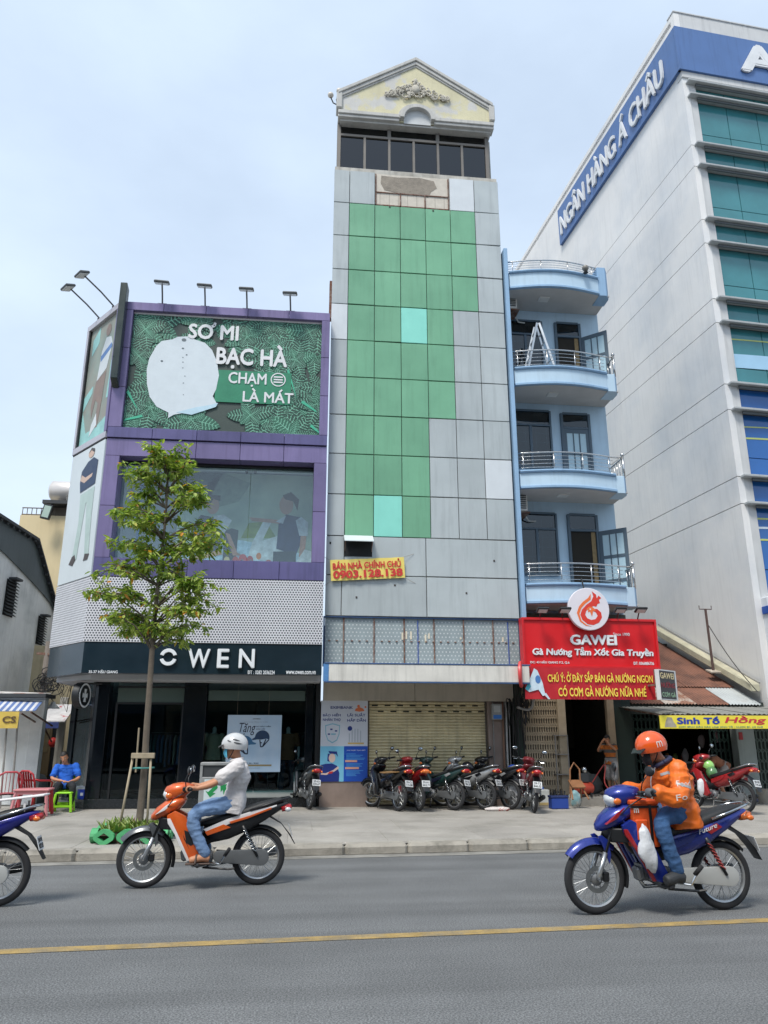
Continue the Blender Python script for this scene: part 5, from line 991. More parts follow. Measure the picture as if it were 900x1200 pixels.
MB().box(11.46, 11.9, 19.1, 23.4, SW, 2.5).build('side_wall', M('tin_house_room', '#2e3532'), th)
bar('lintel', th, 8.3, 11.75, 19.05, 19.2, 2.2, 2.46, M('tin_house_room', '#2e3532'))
x0, x1 = U(865.5, 890, 19.0).x, U(886.5, 890, 19.0).x; bar('pillar', th, x0, x1, 18.95, 19.25, SW, 2.25, M('pillar_pale', '#a3aca8', .8, var=.12, vs=3, streak=.2), .01)
for p_, z in ((868, 862), (874, 915)): q = U(p_, z, 18.94); bar('red_paper_charm', th, q.x-.05, q.x+.05, 18.93, 18.945, q.z-.1, q.z+.08, M('charm_red', '#b3383a', .6), .003)
q = U(872, 902, 18.94); MB().ext([(q.x, 18.94, q.z-.13), (q.x+.11, 18.94, q.z), (q.x, 18.94, q.z+.13), (q.x-.11, 18.94, q.z)], (0, -.01, 0)).build('gold_charm', M('charm_gold', '#b5924a', .5), th)
# green folding gates either side of the pillar
def fgate(xa, xb, y, z0, z1, label, m_):
    gt = thing('green_folding_gate', label, 'gate', ((xa+xb)/2, y, z0), 'dark green folding gates'); n_ = max(3, int((xb-xa)/.1))
    for k in range(n_+1): x = xa+(xb-xa)*k/n_; bar('picket', gt, x-.02, x+.02, y-.02, y+.01, z0, z1, m_, .003)
    lat = MB()
    for k in range(n_):
        a = xa+(xb-xa)*k/n_; b = xa+(xb-xa)*(k+1)/n_
        for j in range(8): z = z0+.1+j*.25; lat.beam((a, y-.03, z), (b, y-.03, z+.12), .008, .02).beam((a, y-.036, z+.12), (b, y-.036, z), .008, .02)
    lat.build('lattice', m_, gt, kind='stuff')
    bar('top_track', gt, xa, xb, y-.04, y+.03, z1, z1+.06, m_)
fgate(x1+.02, x1+.75, 19.1, SW+.02, 2.2, 'green folding gate between the pale pillar and the bank', M('gate_green2', '#56635a', .6, var=.2)); gdk = M('gate_darkgreen', '#1f3a34', .6, var=.2)
fgate(U(835, 890, 19.3).x, x0-.05, 19.3, SW+.02, 2.2, 'dark green folding gate behind the red scooter', gdk); fgate(8.45, U(775, 890, 19.3).x, 19.3, SW+.02, 2.2, 'dark green folding gate between the post and the drink shop', gdk)
# awning with yellow sign
AW = thing('grey_awning', 'grey corrugated awning over the drink shop front', 'awning', (9.6, 17.2, 2.1)); awm = M('awning_grey', '#85857f', .8, var=.15, vs=2, streak=.2)
fz = U(840, 838, 16.9).z; fx0 = U(772, 838, 16.9).x; b0 = U(745, 826, 18.9)
for k in range(6):
    a = Vector((fx0, 16.9, fz+.02))+Vector((k*.72, 0, .003*(k % 2))); tin(a, a+Vector((.725, 0, 0)), Vector((-.12, 2, ez-.1-fz)), 2.02, awm, 'sheet', AW, .11, .012)
for x in (fx0+.05, fx0+1.5, fx0+3.0): MB().beam((x, 16.92, fz), (x, 18.9, ez-.14), .03, .03).build('arm', steel_r, AW)
bar('front_bar', AW, fx0, fx0+4.3, 16.9, 16.93, fz-.03, fz, steel_r)
ys = thing('yellow_drink_sign', 'yellow smoothie sign with blue and red lettering on the awning edge', 'sign', (9.5, 16.85, 1.85)); zs0, zs1 = U(835, 853.8, 16.86).z, U(835, 838.5, 16.86).z; xs0 = U(773.5, 845, 16.86).x; xs1 = U(903, 845, 16.86).x
YS = brect(xs0, xs1+.5, zs0, zs1, 16.86); YS.rect(0, 0, 1, 1, 0, M('sign_yellow', '#e5d648', .5, var=.06, vs=3), 'board', ys, .03); k_ = (xs1-xs0)/(xs1-xs0+.5)
YS.text('Sinh Tố', .15*k_, .33, .535*k_, .95, M('sign_ink_blue', '#2a3f9c', .5), ys, .005, .004, .04); YS.text('Hồng', .58*k_, .3, .96*k_, .98, M('sign_ink_red', '#c43340', .5), ys, .005, .004, .02, shear=.35)
YS.text('CƠM BÌNH DÂN CÁC LOẠI SINH TỐ - NƯỚC ÉP, CÀ PHÊ', .16*k_, .06, .92*k_, .22, M('sign_ink_teal', '#2a8c8a', .5), ys, .005, .003, 0.01)
YS.art([(.03, .1), (.12, .1), (.115, .3), (.1, .5), (.09, .85), (.055, .85), (.04, .5)], .004, M('sign_pic', '#a39d8d', .5, var=.25, vs=12), 'print', ys); YS.rect(.985*k_, .1, 1.0, .9, .004, M('sign_cyan', '#3d9fd0', .5), 'print', ys)
# antenna mast on the tin roof
mb_ = e0+upv*2.4; mx_ = UV(836, 786, e0+upv*1.6, (1, 0)); ms = thing('rusty_mast', 'rusty pipe mast with forked top on the tin roof', 'mast', mx_); topm = U(830, 714, mx_.y)
MB().tube([mx_-Vector((0, 0, .1)), Vector((mx_.x-.02, mx_.y, topm.z))], .035, 8).build('pole', M('mast_rust', '#54403c', .7, var=.2), ms)
MB().tube([(mx_.x-.2, mx_.y, topm.z+.1), (mx_.x-.2, mx_.y, topm.z), (mx_.x+.16, mx_.y, topm.z), (mx_.x+.16, mx_.y, topm.z+.1)], .014, 6).build('fork', M('mast_rust', '#54403c'), ms)
MB().obox(mx_-Vector((-.1, .05, .02)), (.55, .3, .04), Matrix.Rotation(.3, 3, 'X')).build('flashing', M('flashing_pale', '#b5aa9c', .8, var=.25, vs=6), ms)
pc = [Vector((mx_.x, mx_.y, topm.z*.75+mx_.z*.25))+(Vector((11.6, 18.8, 2.75))-Vector((mx_.x, mx_.y, topm.z*.75+mx_.z*.25)))*(k/10)-Vector((0, 0, .12*math.sin(math.pi*k/10))) for k in range(11)]
tag(MB().tube(pc, .012, 5).build('mast_cable', wire), 'black cable sagging from the rusty mast to the bank wall', 'cable')
# ================================================================ left: white house, alley, building behind
WD = Vector((.1, .995, 0)).normalized(); WE = U(46, 855, 25.0); WE.z = 0; WN = Vector((WD.y, -WD.x, 0))
wh = thing('white_gabled_house', 'old white house with dark metal gable beside the alley', 'building', WE)
whm = M('whitewash', '#eceeed', .9, var=.1, vs=1.2, streak=.16, bump=.2, bs=25, col2='#cdd1d0', thr=.6); gmet = M('gable_metal', '#4a5557', .6, var=.15, vs=1, streak=.3)
ef = UV(63, 716, WE, WD); ap = UV(40, 634, WE, WD); s_e = 0.; s_a = (ap-WE).dot(WD); pn = UV(0, 609, WE, WD); s_n = (pn-WE).dot(WD); near = s_n*1.25; slN = (pn.z-ap.z)/(s_n-s_a)
def zN(s): return ap.z+slN*(s-s_a)
def wp(s, z, o=0): return WE+WD*s+WN*o+Vector((0, 0, z))
wl0 = UV(0, 645, WE, WD); wl1 = UV(28, 672, WE, WD)
MB().ext([wp(0, SW), wp(near, SW), wp(near, zN(near)-.15), wp(s_a, ap.z-.2), wp(0, ef.z)], -WN*.25).build('wall', whm, wh)
# corrugated gable sheets above the whitewash, one by one
sl0 = (ap.z-ef.z)/(s_a-0)
def ztop(s): return (zN(s) if s < s_a else ap.z-abs(s-s_a)*abs((ap.z-ef.z)/s_a))-.02
def zlow(s): return ef.z+.0+(wl0.z-ef.z)*min(1, (s/((wl0-WE).dot(WD))))**.8
ns = 14
for k in range(ns):
    a, b = near*.98*k/ns, near*.98*(k+1)/ns-.012
    if ztop((a+b)/2)-zlow((a+b)/2) < .1 and k < 1: pass
    MB().ext([wp(a, min(zlow(a), ztop(a)-.05), .02), wp(b, min(zlow(b), ztop(b)-.05), .02), wp(b, ztop(b), .02), wp(a, ztop(a), .02)], WN*.03).build('gable_sheet', gmet, wh, bevel=.004)
for a in (0, 1):
    Bp = wp(s_a, ap.z); A = wp(near, zN(near)) if a else wp(.3, ef.z-.3*abs((ap.z-ef.z)/s_a))
    MB().ext([A-WN*8, Bp-WN*8, Bp+WN*.16, A+WN*.16], (0, 0, .08)).build('roof', M('roof_dark', '#3a3d40', .7, var=.15), wh)
    n_ = 9
    for k in range(n_): p = A+(Bp-A)*((k+.5)/n_); MB().obox(p+WN*.1-Vector((0, 0, .03)), (.07, .09, .07)).build('rafter_end', M('roof_dark', '#3a3d40'), wh)
def louver(px0, px1, py0, py1):
    a, b = UV(px0, (py0+py1)/2, WE, WD), UV(px1, (py0+py1)/2, WE, WD); z1 = UV((px0+px1)/2, py0, WE, WD).z; z0 = UV((px0+px1)/2, py1, WE, WD).z
    sa, sb = (a-WE).dot(WD), (b-WE).dot(WD)
    MB().ext([wp(sa, z0, .004), wp(sb, z0, .004), wp(sb, z1, .004), wp(sa, z1, .004)], WN*.01).build('window_recess', dark, wh)
    n_ = 11
    for k in range(n_): z = z0+(z1-z0)*(k+.5)/n_; MB().ext([wp(sa, z-.03, .1), wp(sb, z-.03, .1), wp(sb, z+.04, .02), wp(sa, z+.04, .02)], WN*.02).build('louvre_slat', M('louvre_wood', '#454a4b', .7), wh)
    MB().ext([wp(sa+.1, z1, 0), wp(sb-.1, z1, 0), wp(sb-.1, z1+.06, 0), wp(sa+.1, z1+.06, 0)], WN*.22).build('window_hood', M('roof_dark', '#3a3d40'), wh)
louver(5, 17, 679, 723); louver(43, 51, 722, 756)
MB().ext([wp(-.02, SW, .02), wp(.5, SW, .02), wp(.5, 2.9, .02), wp(-.02, 2.9, .02)], WN*.04).build('corner_render', whm, wh)
# telephone wires and brackets on the wall
for k, (z, o) in enumerate(((4.3, .3), (4.05, .25), (3.75, .35), (3.45, .3), (3.2, .25))):
    tag(MB().tube([wp(2.6-k*.35, z, .06), wp(2.6-k*.35, z, .06+o), wp(1.2-k*.2, z-.02, .06+o)], .012, 5).build('wall_bracket', grp), '%s bare steel bracket from the top on the white house wall' % ('first', 'second', 'third', 'fourth', 'fifth')[k], 'bracket', 'steel brackets on the white wall')
for k in range(6):
    z = 4.2-k*.22; a = wp(7, z+.4, .25+.05*k); b = Vector((gE.x-.15, gE.y-.1, ZF0+.35-.12*k)) if k < 3 else Vector((-7.0, 24, 3.0-.2*k))
    tag(MB().tube([a+(b-a)*(i/12)-Vector((0, 0, .35*math.sin(math.pi*i/12))) for i in range(13)], .016 if k == 0 else .009, 5).build('overhead_cable', wire), 'black cable strung along the white house towards the alley, %s from the top' % ('first', 'second', 'third', 'fourth', 'fifth', 'sixth')[k], 'cable', 'cables by the alley')
pl_ = Vector((-6.35, 20.6, SW)); up_ = thing('utility_pole', 'short weathered utility pole tangled with cables at the alley mouth', 'pole', pl_)
MB().tube([pl_, pl_+Vector((0, 0, 3.85))], [.09, .075], 10).build('post', M('pole_concrete', '#6d6660', .9, var=.2, vs=5), up_, smooth=True); MB().beam(pl_+Vector((-.25, 0, 3.55)), pl_+Vector((.4, -.1, 3.5)), .06, .06).build('crossarm', steel_r, up_)
random.seed(4); coil = MB()
for k in range(16):
    c0 = pl_+Vector((.1+random.uniform(-.1, .2), -.12, 2.75+random.uniform(-.1, .35))); r_ = random.uniform(.1, .25)
    coil.tube([c0+Vector((r_*math.cos(t_*.52), random.uniform(-.02, .02), r_*.75*math.sin(t_*.52))) for t_ in range(13)], .012, 5)
coil.build('cable_coil', wire, up_)
for k in range(5): MB().tube([pl_+Vector((.2, -.1, 3.4-.1*k)), pl_+Vector((.45+.06*k, -.2, 2.9-.2*k)), pl_+Vector((.7+.02*k, -.15, 2.6+.2*k)), pl_+Vector((.75, 0, 3.3))], .011, 5).build('drop_wire', wire, up_)
# yellow building behind with roof tank
yb = thing('cream_back_building', 'tall cream building behind the white house', 'building', (-9, 26.2, SW)); x0, x1 = U(23, 610, 26).x, -6.9; zt_ = U(50, 604, 26).z
MB().box(x0, x1, 26, 34, SW, zt_).build('wall', M('cream_paint', '#d8c7a0', .85, var=.06, vs=.8, streak=.08), yb)
for z in (zt_+.05, zt_+.28): MB().tube([(x0, 26.1, z), (x0+1.1, 26.1, z)], .02, 6).build('roof_rail', M('rail_iron', '#6b6358', .7), yb)
for k in range(8): MB().tube([(x0+.02+k*.15, 26.1, zt_), (x0+.02+k*.15, 26.1, zt_+.28)], .014, 5).build('roof_baluster', M('rail_iron', '#6b6358'), yb)
MB().box(x0+.8, x1, 26.2, 28, zt_, zt_+.35).build('parapet', M('rail_iron', '#6b6358'), yb); MB().box(x0+.75, x1, 25.7, 28, zt_+.35, zt_+.47).build('canopy', M('roof_dark', '#3a3d40'), yb)
MB().box(x0+1.5, x1-.1, 25.88, 26, 5.0, 5.35).build('red_eave', M('red_tile', '#b5695c', .8, var=.15), yb); MB().box(x0+1.5, x1-.1, 25.92, 26, 4.55, 4.8).build('red_eave', M('brick_brown', '#8a5a44', .8, var=.2), yb)
tk = thing('water_tank', 'horizontal stainless water tank on a stand above the cream building', 'water tank', (x0+2, 26.6, zt_+.5)); tc_ = U(72, 577, 26.4); zt2 = zt_+.5
MB().lathe([(.0, 0), (.25, .02), (.36, .1), (.36, 1.7), (.25, 1.78), (0, 1.8)], (U(56.5, 575, 26.4).x, 26.6, zt2+.55), (1, 0, 0), 24, cap=False).build('tank', M('tank_steel', '#cfcac6', .35, metal=.35, var=.1), tk, smooth=True)
for k in range(4): x = x0+1.35+k*.5; MB().beam((x, 26.3, zt_+.46), (x, 26.3, zt2+.4), .03, .03).build('stand_leg', grp, tk)
for z in (zt2+.1, zt2+.3): MB().beam((x0+1.3, 26.3, z), (x0+3.2, 26.3, z), .03, .03).build('stand_rail', grp, tk)
c_ = U(55, 600, 25.5); fl = thing('roof_floodlight', 'rectangular floodlight under the cream building roof canopy', 'floodlight', c_); MB().obox(c_, (.3, .12, .5), Matrix.Rotation(.2, 3, 'Y')).build('case', blackm, fl, bevel=.01); MB().obox(c_-Vector((0, .065, 0)), (.22, .012, .4), Matrix.Rotation(.2, 3, 'Y')).build('lens', M('flood_lens', '#a9bdb2', .3), fl); MB().beam(c_+Vector((0, 0, .2)), c_+Vector((.1, .4, .45)), .04, .04).build('arm', blackm, fl)
# alley end wall, door and bits
al = thing('alley_house', 'small house front with wooden door at the back of the alley', 'building', (-6.3, 23, SW)); 
MB().box(-7.6, -4.9, 23.4, 23.7, SW, 4.2).build('wall', M('alley_wall', '#c3b595', .9, var=.2, streak=.3), al)
a_, b_ = U(46, 880, 23.35).x, U(59, 880, 23.35).x; bar('door', al, a_, b_, 23.33, 23.39, SW+.2, 2.3, M('door_wood', '#7d6a4c', .7, var=.2, vs=4, streak=.2), .01); bar('door_panel', al, a_+.06, b_-.06, 23.31, 23.34, 1.25, 2.15, M('door_wood2', '#8a7858', .7, var=.2, vs=4), .01)
a_, b_ = b_, U(66, 880, 23.35).x; bar('doorway', al, a_+.01, b_, 23.34, 23.39, SW+.2, 2.3, dark, 0)
for p_ in (67.5, 71): x = U(p_, 880, 22.6).x; bar('gate_post', al, x-.06, x+.06, 22.5, 22.62, SW, 2.7, M('post_pale', '#b3b0a8', .8, var=.15, streak=.2), .01)
bar('step', al, -7.4, -5.2, 22.4, 23.33, SW-.01, SW+.2, M('step_dark', '#4a4f4c', .8))
c_ = U(62, 870, 22.8); ltn = thing('red_lantern', 'round red lantern hanging in the alley doorway', 'lantern', c_); MB().ball(c_, .12, .12, .13, 14, 10).build('shade', M('lantern_red', '#c22f2c', .5, var=.15, vs=9), ltn, smooth=True); MB().tube([c_+Vector((0, 0, .12)), c_+Vector((0, .3, .75))], .005, 4).build('cord', wire, ltn)
q0, q1 = U(46, 846, 21.5), U(77, 839, 21.5); mw = thing('small_alley_awning', 'small white awning with red and blue edge over the alley', 'awning', q0)
MB().ext([(q0.x, 21.5, q0.z), (q1.x, 21.5, q0.z), (q1.x, 22.4, q1.z+.3), (q0.x, 22.4, q1.z+.3)], (0, 0, .03)).build('sheet', M('awning_white', '#c6c6c8', .7, var=.2, vs=5, col2='#a9535a', thr=.62, soft=.03), mw); bar('valance', mw, q0.x, q0.x+.5, 21.48, 21.495, q0.z-.16, q0.z, M('valance_blue', '#35457f', .7, var=.3, vs=9), .002)
MB().beam((q0.x+.05, 21.5, q0.z), (q0.x+.05, 22.6, q0.z-.5), .03, .03).build('arm', steel_r, mw)
c_ = U(62, 827, 20.2); lm = thing('alley_lamp', 'white enamel shade lamp hanging over the alley', 'lamp', c_); MB().lathe([(.02, .1), (.05, .09), (.06, .04), (.17, -.06), (.165, -.065), (.05, .03)], c_, n=18, cap=False).build('shade', M('enamel', '#c9cfd1', .3), lm, smooth=True); MB().tube([c_+Vector((0, 0, .1)), c_+Vector((-.1, 0, .22)), c_+Vector((-.45, .4, .25))], .012, 6).build('arm', blackm, lm)
# low street-front wall of the stall below the gable
sw_ = thing('stall_wall', 'low whitewashed stall wall under the striped awning', 'wall', (-7.2, 19.7, SW)); x1_ = U(45, 890, 19.7).x
MB().box(x1_-3.2, x1_, 19.7, 19.95, SW, 2.55).build('wall', whm, sw_, bevel=.01); MB().box(x1_-.28, x1_+.01, 19.66, 19.7, SW, 2.5).build('pier', whm, sw_, bevel=.008); MB().box(x1_-3.3, x1_+.05, 19.5, 20.3, 2.55, 2.63).build('roof_slab', M('roof_dark', '#3a3d40'), sw_)
# striped stall awning, banner
sa = thing('striped_stall_awning', 'blue and white striped tarpaulin awning on the white house', 'awning', (-6.8, 19.2, 2.4)); A0 = U(-30, 834, 18.6); A1 = U(42, 833, 18.6); B1 = U(54, 818, 20.2); B0 = U(-10, 815, 20.2)
stw = M('tarp_white', '#c9cbd0', .7, var=.12, vs=3); stb = M('tarp_blue', '#5b74a8', .7, var=.15, vs=3); ns = 18
for k in range(ns):
    f0, f1 = k/ns, (k+1)/ns-.003; MB().ext([A0+(A1-A0)*f0, A0+(A1-A0)*f1, B0+(B1-B0)*f1, B0+(B1-B0)*f0], (0, 0, .012)).build('stripe', (stw, stb)[k % 2], sa)
MB().ext([B0+Vector((-.2, -.3, .06)), B1+Vector((-.5, -.45, .06)), B1+Vector((.1, 0, .1)), B0+Vector((0, .3, .1))], (0, 0, .02)).build('top_sheet', M('tarp_top', '#c5c2bf', .7, var=.3, vs=3, col2='#9c6b62', thr=.64, soft=.03), sa)
for p in (A1+Vector((-.1, 0, 0)), A0+Vector((1.0, 0, 0))): MB().beam(p-Vector((0, 0, .03)), p+Vector((0, 1.7, -.3)), .03, .03).build('arm', steel_r, sa)
ybn = thing('yellow_stall_banner', 'yellow stall banner with dark lettering below the striped awning', 'banner', A0); z1 = A1.z-.02; xx1 = U(22, 840, 18.58).x; YB = brect(xx1-1.5, xx1, z1-.36, z1, 18.58)
nn = 20; me = MB(); me.loft([[YB.p(i/nn, v, .01*math.sin(i*.8)+.008*math.sin(i*2+v*4)) for i in range(nn+1)] for v in (0, .33, .66, 1)], False, False); me.build('cloth', M('stall_yellow', '#d0b455', .6, var=.15, vs=6), ybn, smooth=True); YB.text('QUÁN CS', .22, .25, .97, .85, M('stall_ink', '#5a4630', .6), ybn, .022, .003, .03)
for p_ in (1.5, 14): q = UG(p_+1, 930, SW); x = U(p_+1, 880, 18.7).x; tag(MB().tube([(x+.1, 18.75, SW), (x, 18.75, A0.z-.1)], .022, 6).build('awning_pole', grp), 'grey steel pole holding up the striped awning, %s the picture edge' % ('nearest' if p_ < 5 else 'farther from'), 'pole', 'poles of the striped awning')
c_ = U(38, 852, 20.6); jb = thing('junction_box', 'grey junction box with conduit on the white house corner', 'box', c_); MB().box(c_.x-.15, c_.x+.12, 20.55, 20.8, c_.z-.3, c_.z+.28).build('case', M('box_grey', '#a5a7a3', .6, var=.15), jb, bevel=.01); MB().ext([(c_.x-.1, 20.6, c_.z-.3), (c_.x+.06, 20.6, c_.z-.3), (c_.x-.02, 20.6, c_.z-.55)], (0, .12, 0)).build('gland', M('box_dark', '#4a4c4b', .7), jb)
# grey covered cart
q = UG(14, 943, SW); ct = thing('covered_cart', 'food cart under a grey tarpaulin by the white house wall', 'cart', q)
rings = []
for zz, w_, d_ in ((0, .62, .45), (.25, .63, .44), (.5, .6, .42), (.62, .52, .36), (.68, .35, .25)):
    rings.append([q+Vector((-.05+w_*math.copysign(abs(math.cos(a))**.5, math.cos(a)), .5+d_*math.copysign(abs(math.sin(a))**.5, math.sin(a))+.03*math.sin(a*7+zz*5), zz)) for a in [2*math.pi*k/28 for k in range(28)]])
MB().loft(rings).build('tarpaulin', M('tarp_grey', '#77797a', .8, var=.15, vs=3, bump=.4, bs=14), ct, smooth=True); MB().tube([q+Vector((-.05+.4*math.cos(math.pi*k/10), .02, .42+.26*math.sin(math.pi*k/10))) for k in range(11)], .012, 6).build('hoop', M('pipe_white', '#b9bab6'), ct)
# ================================================================ street furniture on the left
def plastic_chair(loc, rz, m_, label):
    FR.append(Matrix.Translation(loc) @ Matrix.Rotation(rz, 4, 'Z')); t_ = thing('plastic_armchair', label, 'chair', (0, 0, 0), 'plastic armchairs by the cart')
    seat = [[Vector((x, y, .40+.012*math.cos(x*9)-.01*(y > .1))) for x in (-.21, -.1, 0, .1, .21)] for y in (-.22, -.1, .05, .2)]
    MB().loft(seat, False, False).loft([[p-Vector((0, 0, .02)) for p in r] for r in seat], False, False).build('seat', m_, t_, smooth=True)
    for sx in (-1, 1):
        MB().beam((sx*.24, -.23, 0), (sx*.205, -.2, .40), .05, .04).build('leg', m_, t_, bevel=.008); MB().beam((sx*.23, .26, 0), (sx*.2, .2, .40), .05, .04).build('leg', m_, t_, bevel=.008)
        MB().tube([(sx*.22, -.2, .4), (sx*.25, -.2, .58), (sx*.25, -.12, .62), (sx*.25, .15, .63), (sx*.2, .25, .66)], .02, 8).build('armrest', m_, t_, smooth=True)
    bk_ = MB().tube([(-.21, .2, .4), (-.22, .25, .62), (-.2, .29, .76), (-.1, .31, .82), (.1, .31, .82), (.2, .29, .76), (.22, .25, .62), (.21, .2, .4)], .02, 8).build('back_frame', m_, t_, smooth=True)
    for k in range(5): x = -.13+.065*k; MB().beam((x, .205, .42), (x*1.05, .305, .8), .04, .012, (1, 0, 0)).build('back_slat', m_, t_)
    FR.pop(); return t_
redpl = M('plastic_red', '#a8232c', .4, var=.08, obj=True, coat=.1); redpl2 = M('plastic_red_faded', '#b0444c', .45, var=.1, obj=True); pinkpl = M('plastic_pink', '#c27d80', .5, var=.1, obj=True)
plastic_chair(Vector((-5.75, 17.25, SW)), math.radians(200), redpl2, 'faded red plastic armchair at the picture edge beside the pink table'); plastic_chair(Vector((-5.38, 17.75, SW)), math.radians(150), redpl, 'bright red plastic armchair behind the pink table')
FR.append(Matrix.Translation((-5.17, 17.0, SW)) @ Matrix.Rotation(.1, 4, 'Z')); t_ = thing('plastic_table', 'low pink plastic table between the red chairs and the stool', 'table')
MB().box(-.33, .33, -.3, .3, .47, .505).build('tabletop', pinkpl, t_, bevel=.01)
for sx in (-1, 1):
    for sy in (-1, 1): MB().beam((sx*.33, sy*.3, 0), (sx*.28, sy*.25, .47), .05, .05).build('leg', redpl if (sx, sy) == (1, 1) else pinkpl, t_, bevel=.006)
for sy in (-1, 1): MB().box(-.27, .27, sy*.26-.01, sy*.26+.01, .41, .47).build('apron', pinkpl, t_)
FR.pop()
limep = M('plastic_lime', '#8fd026', .45, var=.06, obj=True)
def stool(loc, rz, label, s=1., back=False):
    FR.append(Matrix.Translation(loc) @ Matrix.Rotation(rz, 4, 'Z') @ Matrix.Scale(s, 4)); t_ = thing('plastic_stool', label, 'stool', group='lime green stools')
    MB().box(-.16, .16, -.15, .15, .36, .39).build('seat', limep, t_, bevel=.012)
    for sx in (-1, 1):
        for sy in (-1, 1): MB().beam((sx*.19, sy*.18, 0), (sx*.145, sy*.135, .36), .045, .04).build('leg', limep, t_, bevel=.006)
    for sy in (-1, 1): MB().box(-.165, .165, sy*.165-.008, sy*.165+.008, .1, .14).build('stretcher', limep, t_)
    for sx in (-1, 1): MB().box(sx*.175-.008, sx*.175+.008, -.15, .15, .1, .14).build('stretcher', limep, t_)
    if back:
        MB().loft([[Vector((x, .16+.03*v, .38+.4*v)) for x in (-.17, 0, .17)] for v in (0, .5, 1)], False, False).ext([(-.17, .16, .38), (.17, .16, .38), (.17, .19, .78), (-.17, .19, .78)], (0, .015, 0)).build('backrest', limep, t_)
    FR.pop(); return t_
stool(Vector((-4.78, 17.75, SW)), .1, 'small empty lime green stool in front of the seated man'); MAN_SEAT = Vector((-4.93, 18.25, SW)); stool(MAN_SEAT, .15, 'lime green plastic chair the man in blue sits on', 1.05, True)
q = U(95, 932, 18.45); cl = thing('cooler_jug', 'blue and white cooler jug on the shop plinth', 'cooler', (q.x, 18.62, SW+.19)); MB().lathe([(.0, 0), (.11, 0), (.125, .02), (.125, .2), (.12, .21)], (q.x, 18.62, SW+.19), n=18).build('body', M('cooler_blue', '#1f3fb0', .4, var=.06), cl, smooth=True, auto=40); MB().lathe([(.128, 0), (.128, .05), (.11, .065), (0, .066)], (q.x, 18.62, SW+.4), n=18).build('lid', M('cooler_white', '#c9cdd6', .4), cl, smooth=True, auto=40); MB().box(q.x-.03, q.x+.03, 18.485, 18.5, SW+.27, SW+.33).build('sticker', M('cooler_white', '#c9cdd6'), cl)
q = UG(78, 937, SW+.19); jg = thing('green_jug', 'lime green jug with white lid beside the seated man', 'jug', (-4.72, 18.66, SW+.19)); MB().lathe([(.0, 0), (.085, 0), (.095, .03), (.09, .15), (.06, .18)], (-4.72, 18.66, SW+.19), n=16).build('body', M('jug_lime', '#8fc94a', .4), jg, smooth=True); MB().lathe([(.075, 0), (.075, .08), (.05, .1), (0, .1)], (-4.72, 18.66, SW+.36), n=16).build('lid', M('cooler_white', '#c9cdd6'), jg, smooth=True)
# waste bin with recycling mark
q = UG(231, 956, SW); b0 = Vector((q.x, q.y, SW)); wb = thing('waste_bin', 'grey double litter bin with green recycling mark', 'bin', b0); bwid = .78; hb = U(231, 893.5, q.y).z-SW
binm = M('bin_grey', '#9b9d9d', .45, metal=.3, var=.1, vs=4, streak=.12); dkb = M('bin_dark', '#3d4043', .5, var=.1)
MB().box(b0.x, b0.x+bwid, b0.y, b0.y+.4, SW+.06, SW+hb*.72).build('body', binm, wb, bevel=.01); MB().box(b0.x+.0, b0.x+bwid, b0.y, b0.y+.4, SW+hb*.94, SW+hb).build('lid', binm, wb, bevel=.01)
for x in (b0.x, b0.x+bwid-.05): MB().box(x, x+.05, b0.y, b0.y+.4, SW+hb*.72, SW+hb*.94).build('post', binm, wb)
MB().box(b0.x+.05, b0.x+bwid-.05, b0.y+.03, b0.y+.37, SW+hb*.725, SW+hb*.935).build('opening', dkb, wb)
for x in (b0.x+.05, b0.x+bwid-.1): MB().box(x, x+.05, b0.y+.1, b0.y+.3, SW-.01, SW+.06).build('foot', dkb, wb)
RB = brect(b0.x+.1, b0.x+bwid-.1, SW+.12, SW+hb*.68, b0.y-.004); RB.rect(0, 0, 1, 1, .003, M('bin_panel', '#c7d4d6', .4), 'panel', wb); gm = M('recycle_green', '#1f8a4c', .5)
for k in range(3):
    a0 = math.radians(90+120*k+10); R_ = lambda r, a: (.5+r*math.cos(a), .5+r*math.sin(a)*RB.w/RB.h); RB.art([R_(.36, a0), R_(.36, a0+1.2), R_(.46, a0+1.15), R_(.3, a0+1.75), R_(.1, a0+1.1), R_(.2, a0+1.15), R_(.2, a0)], .006, gm, 'recycling_mark', wb)
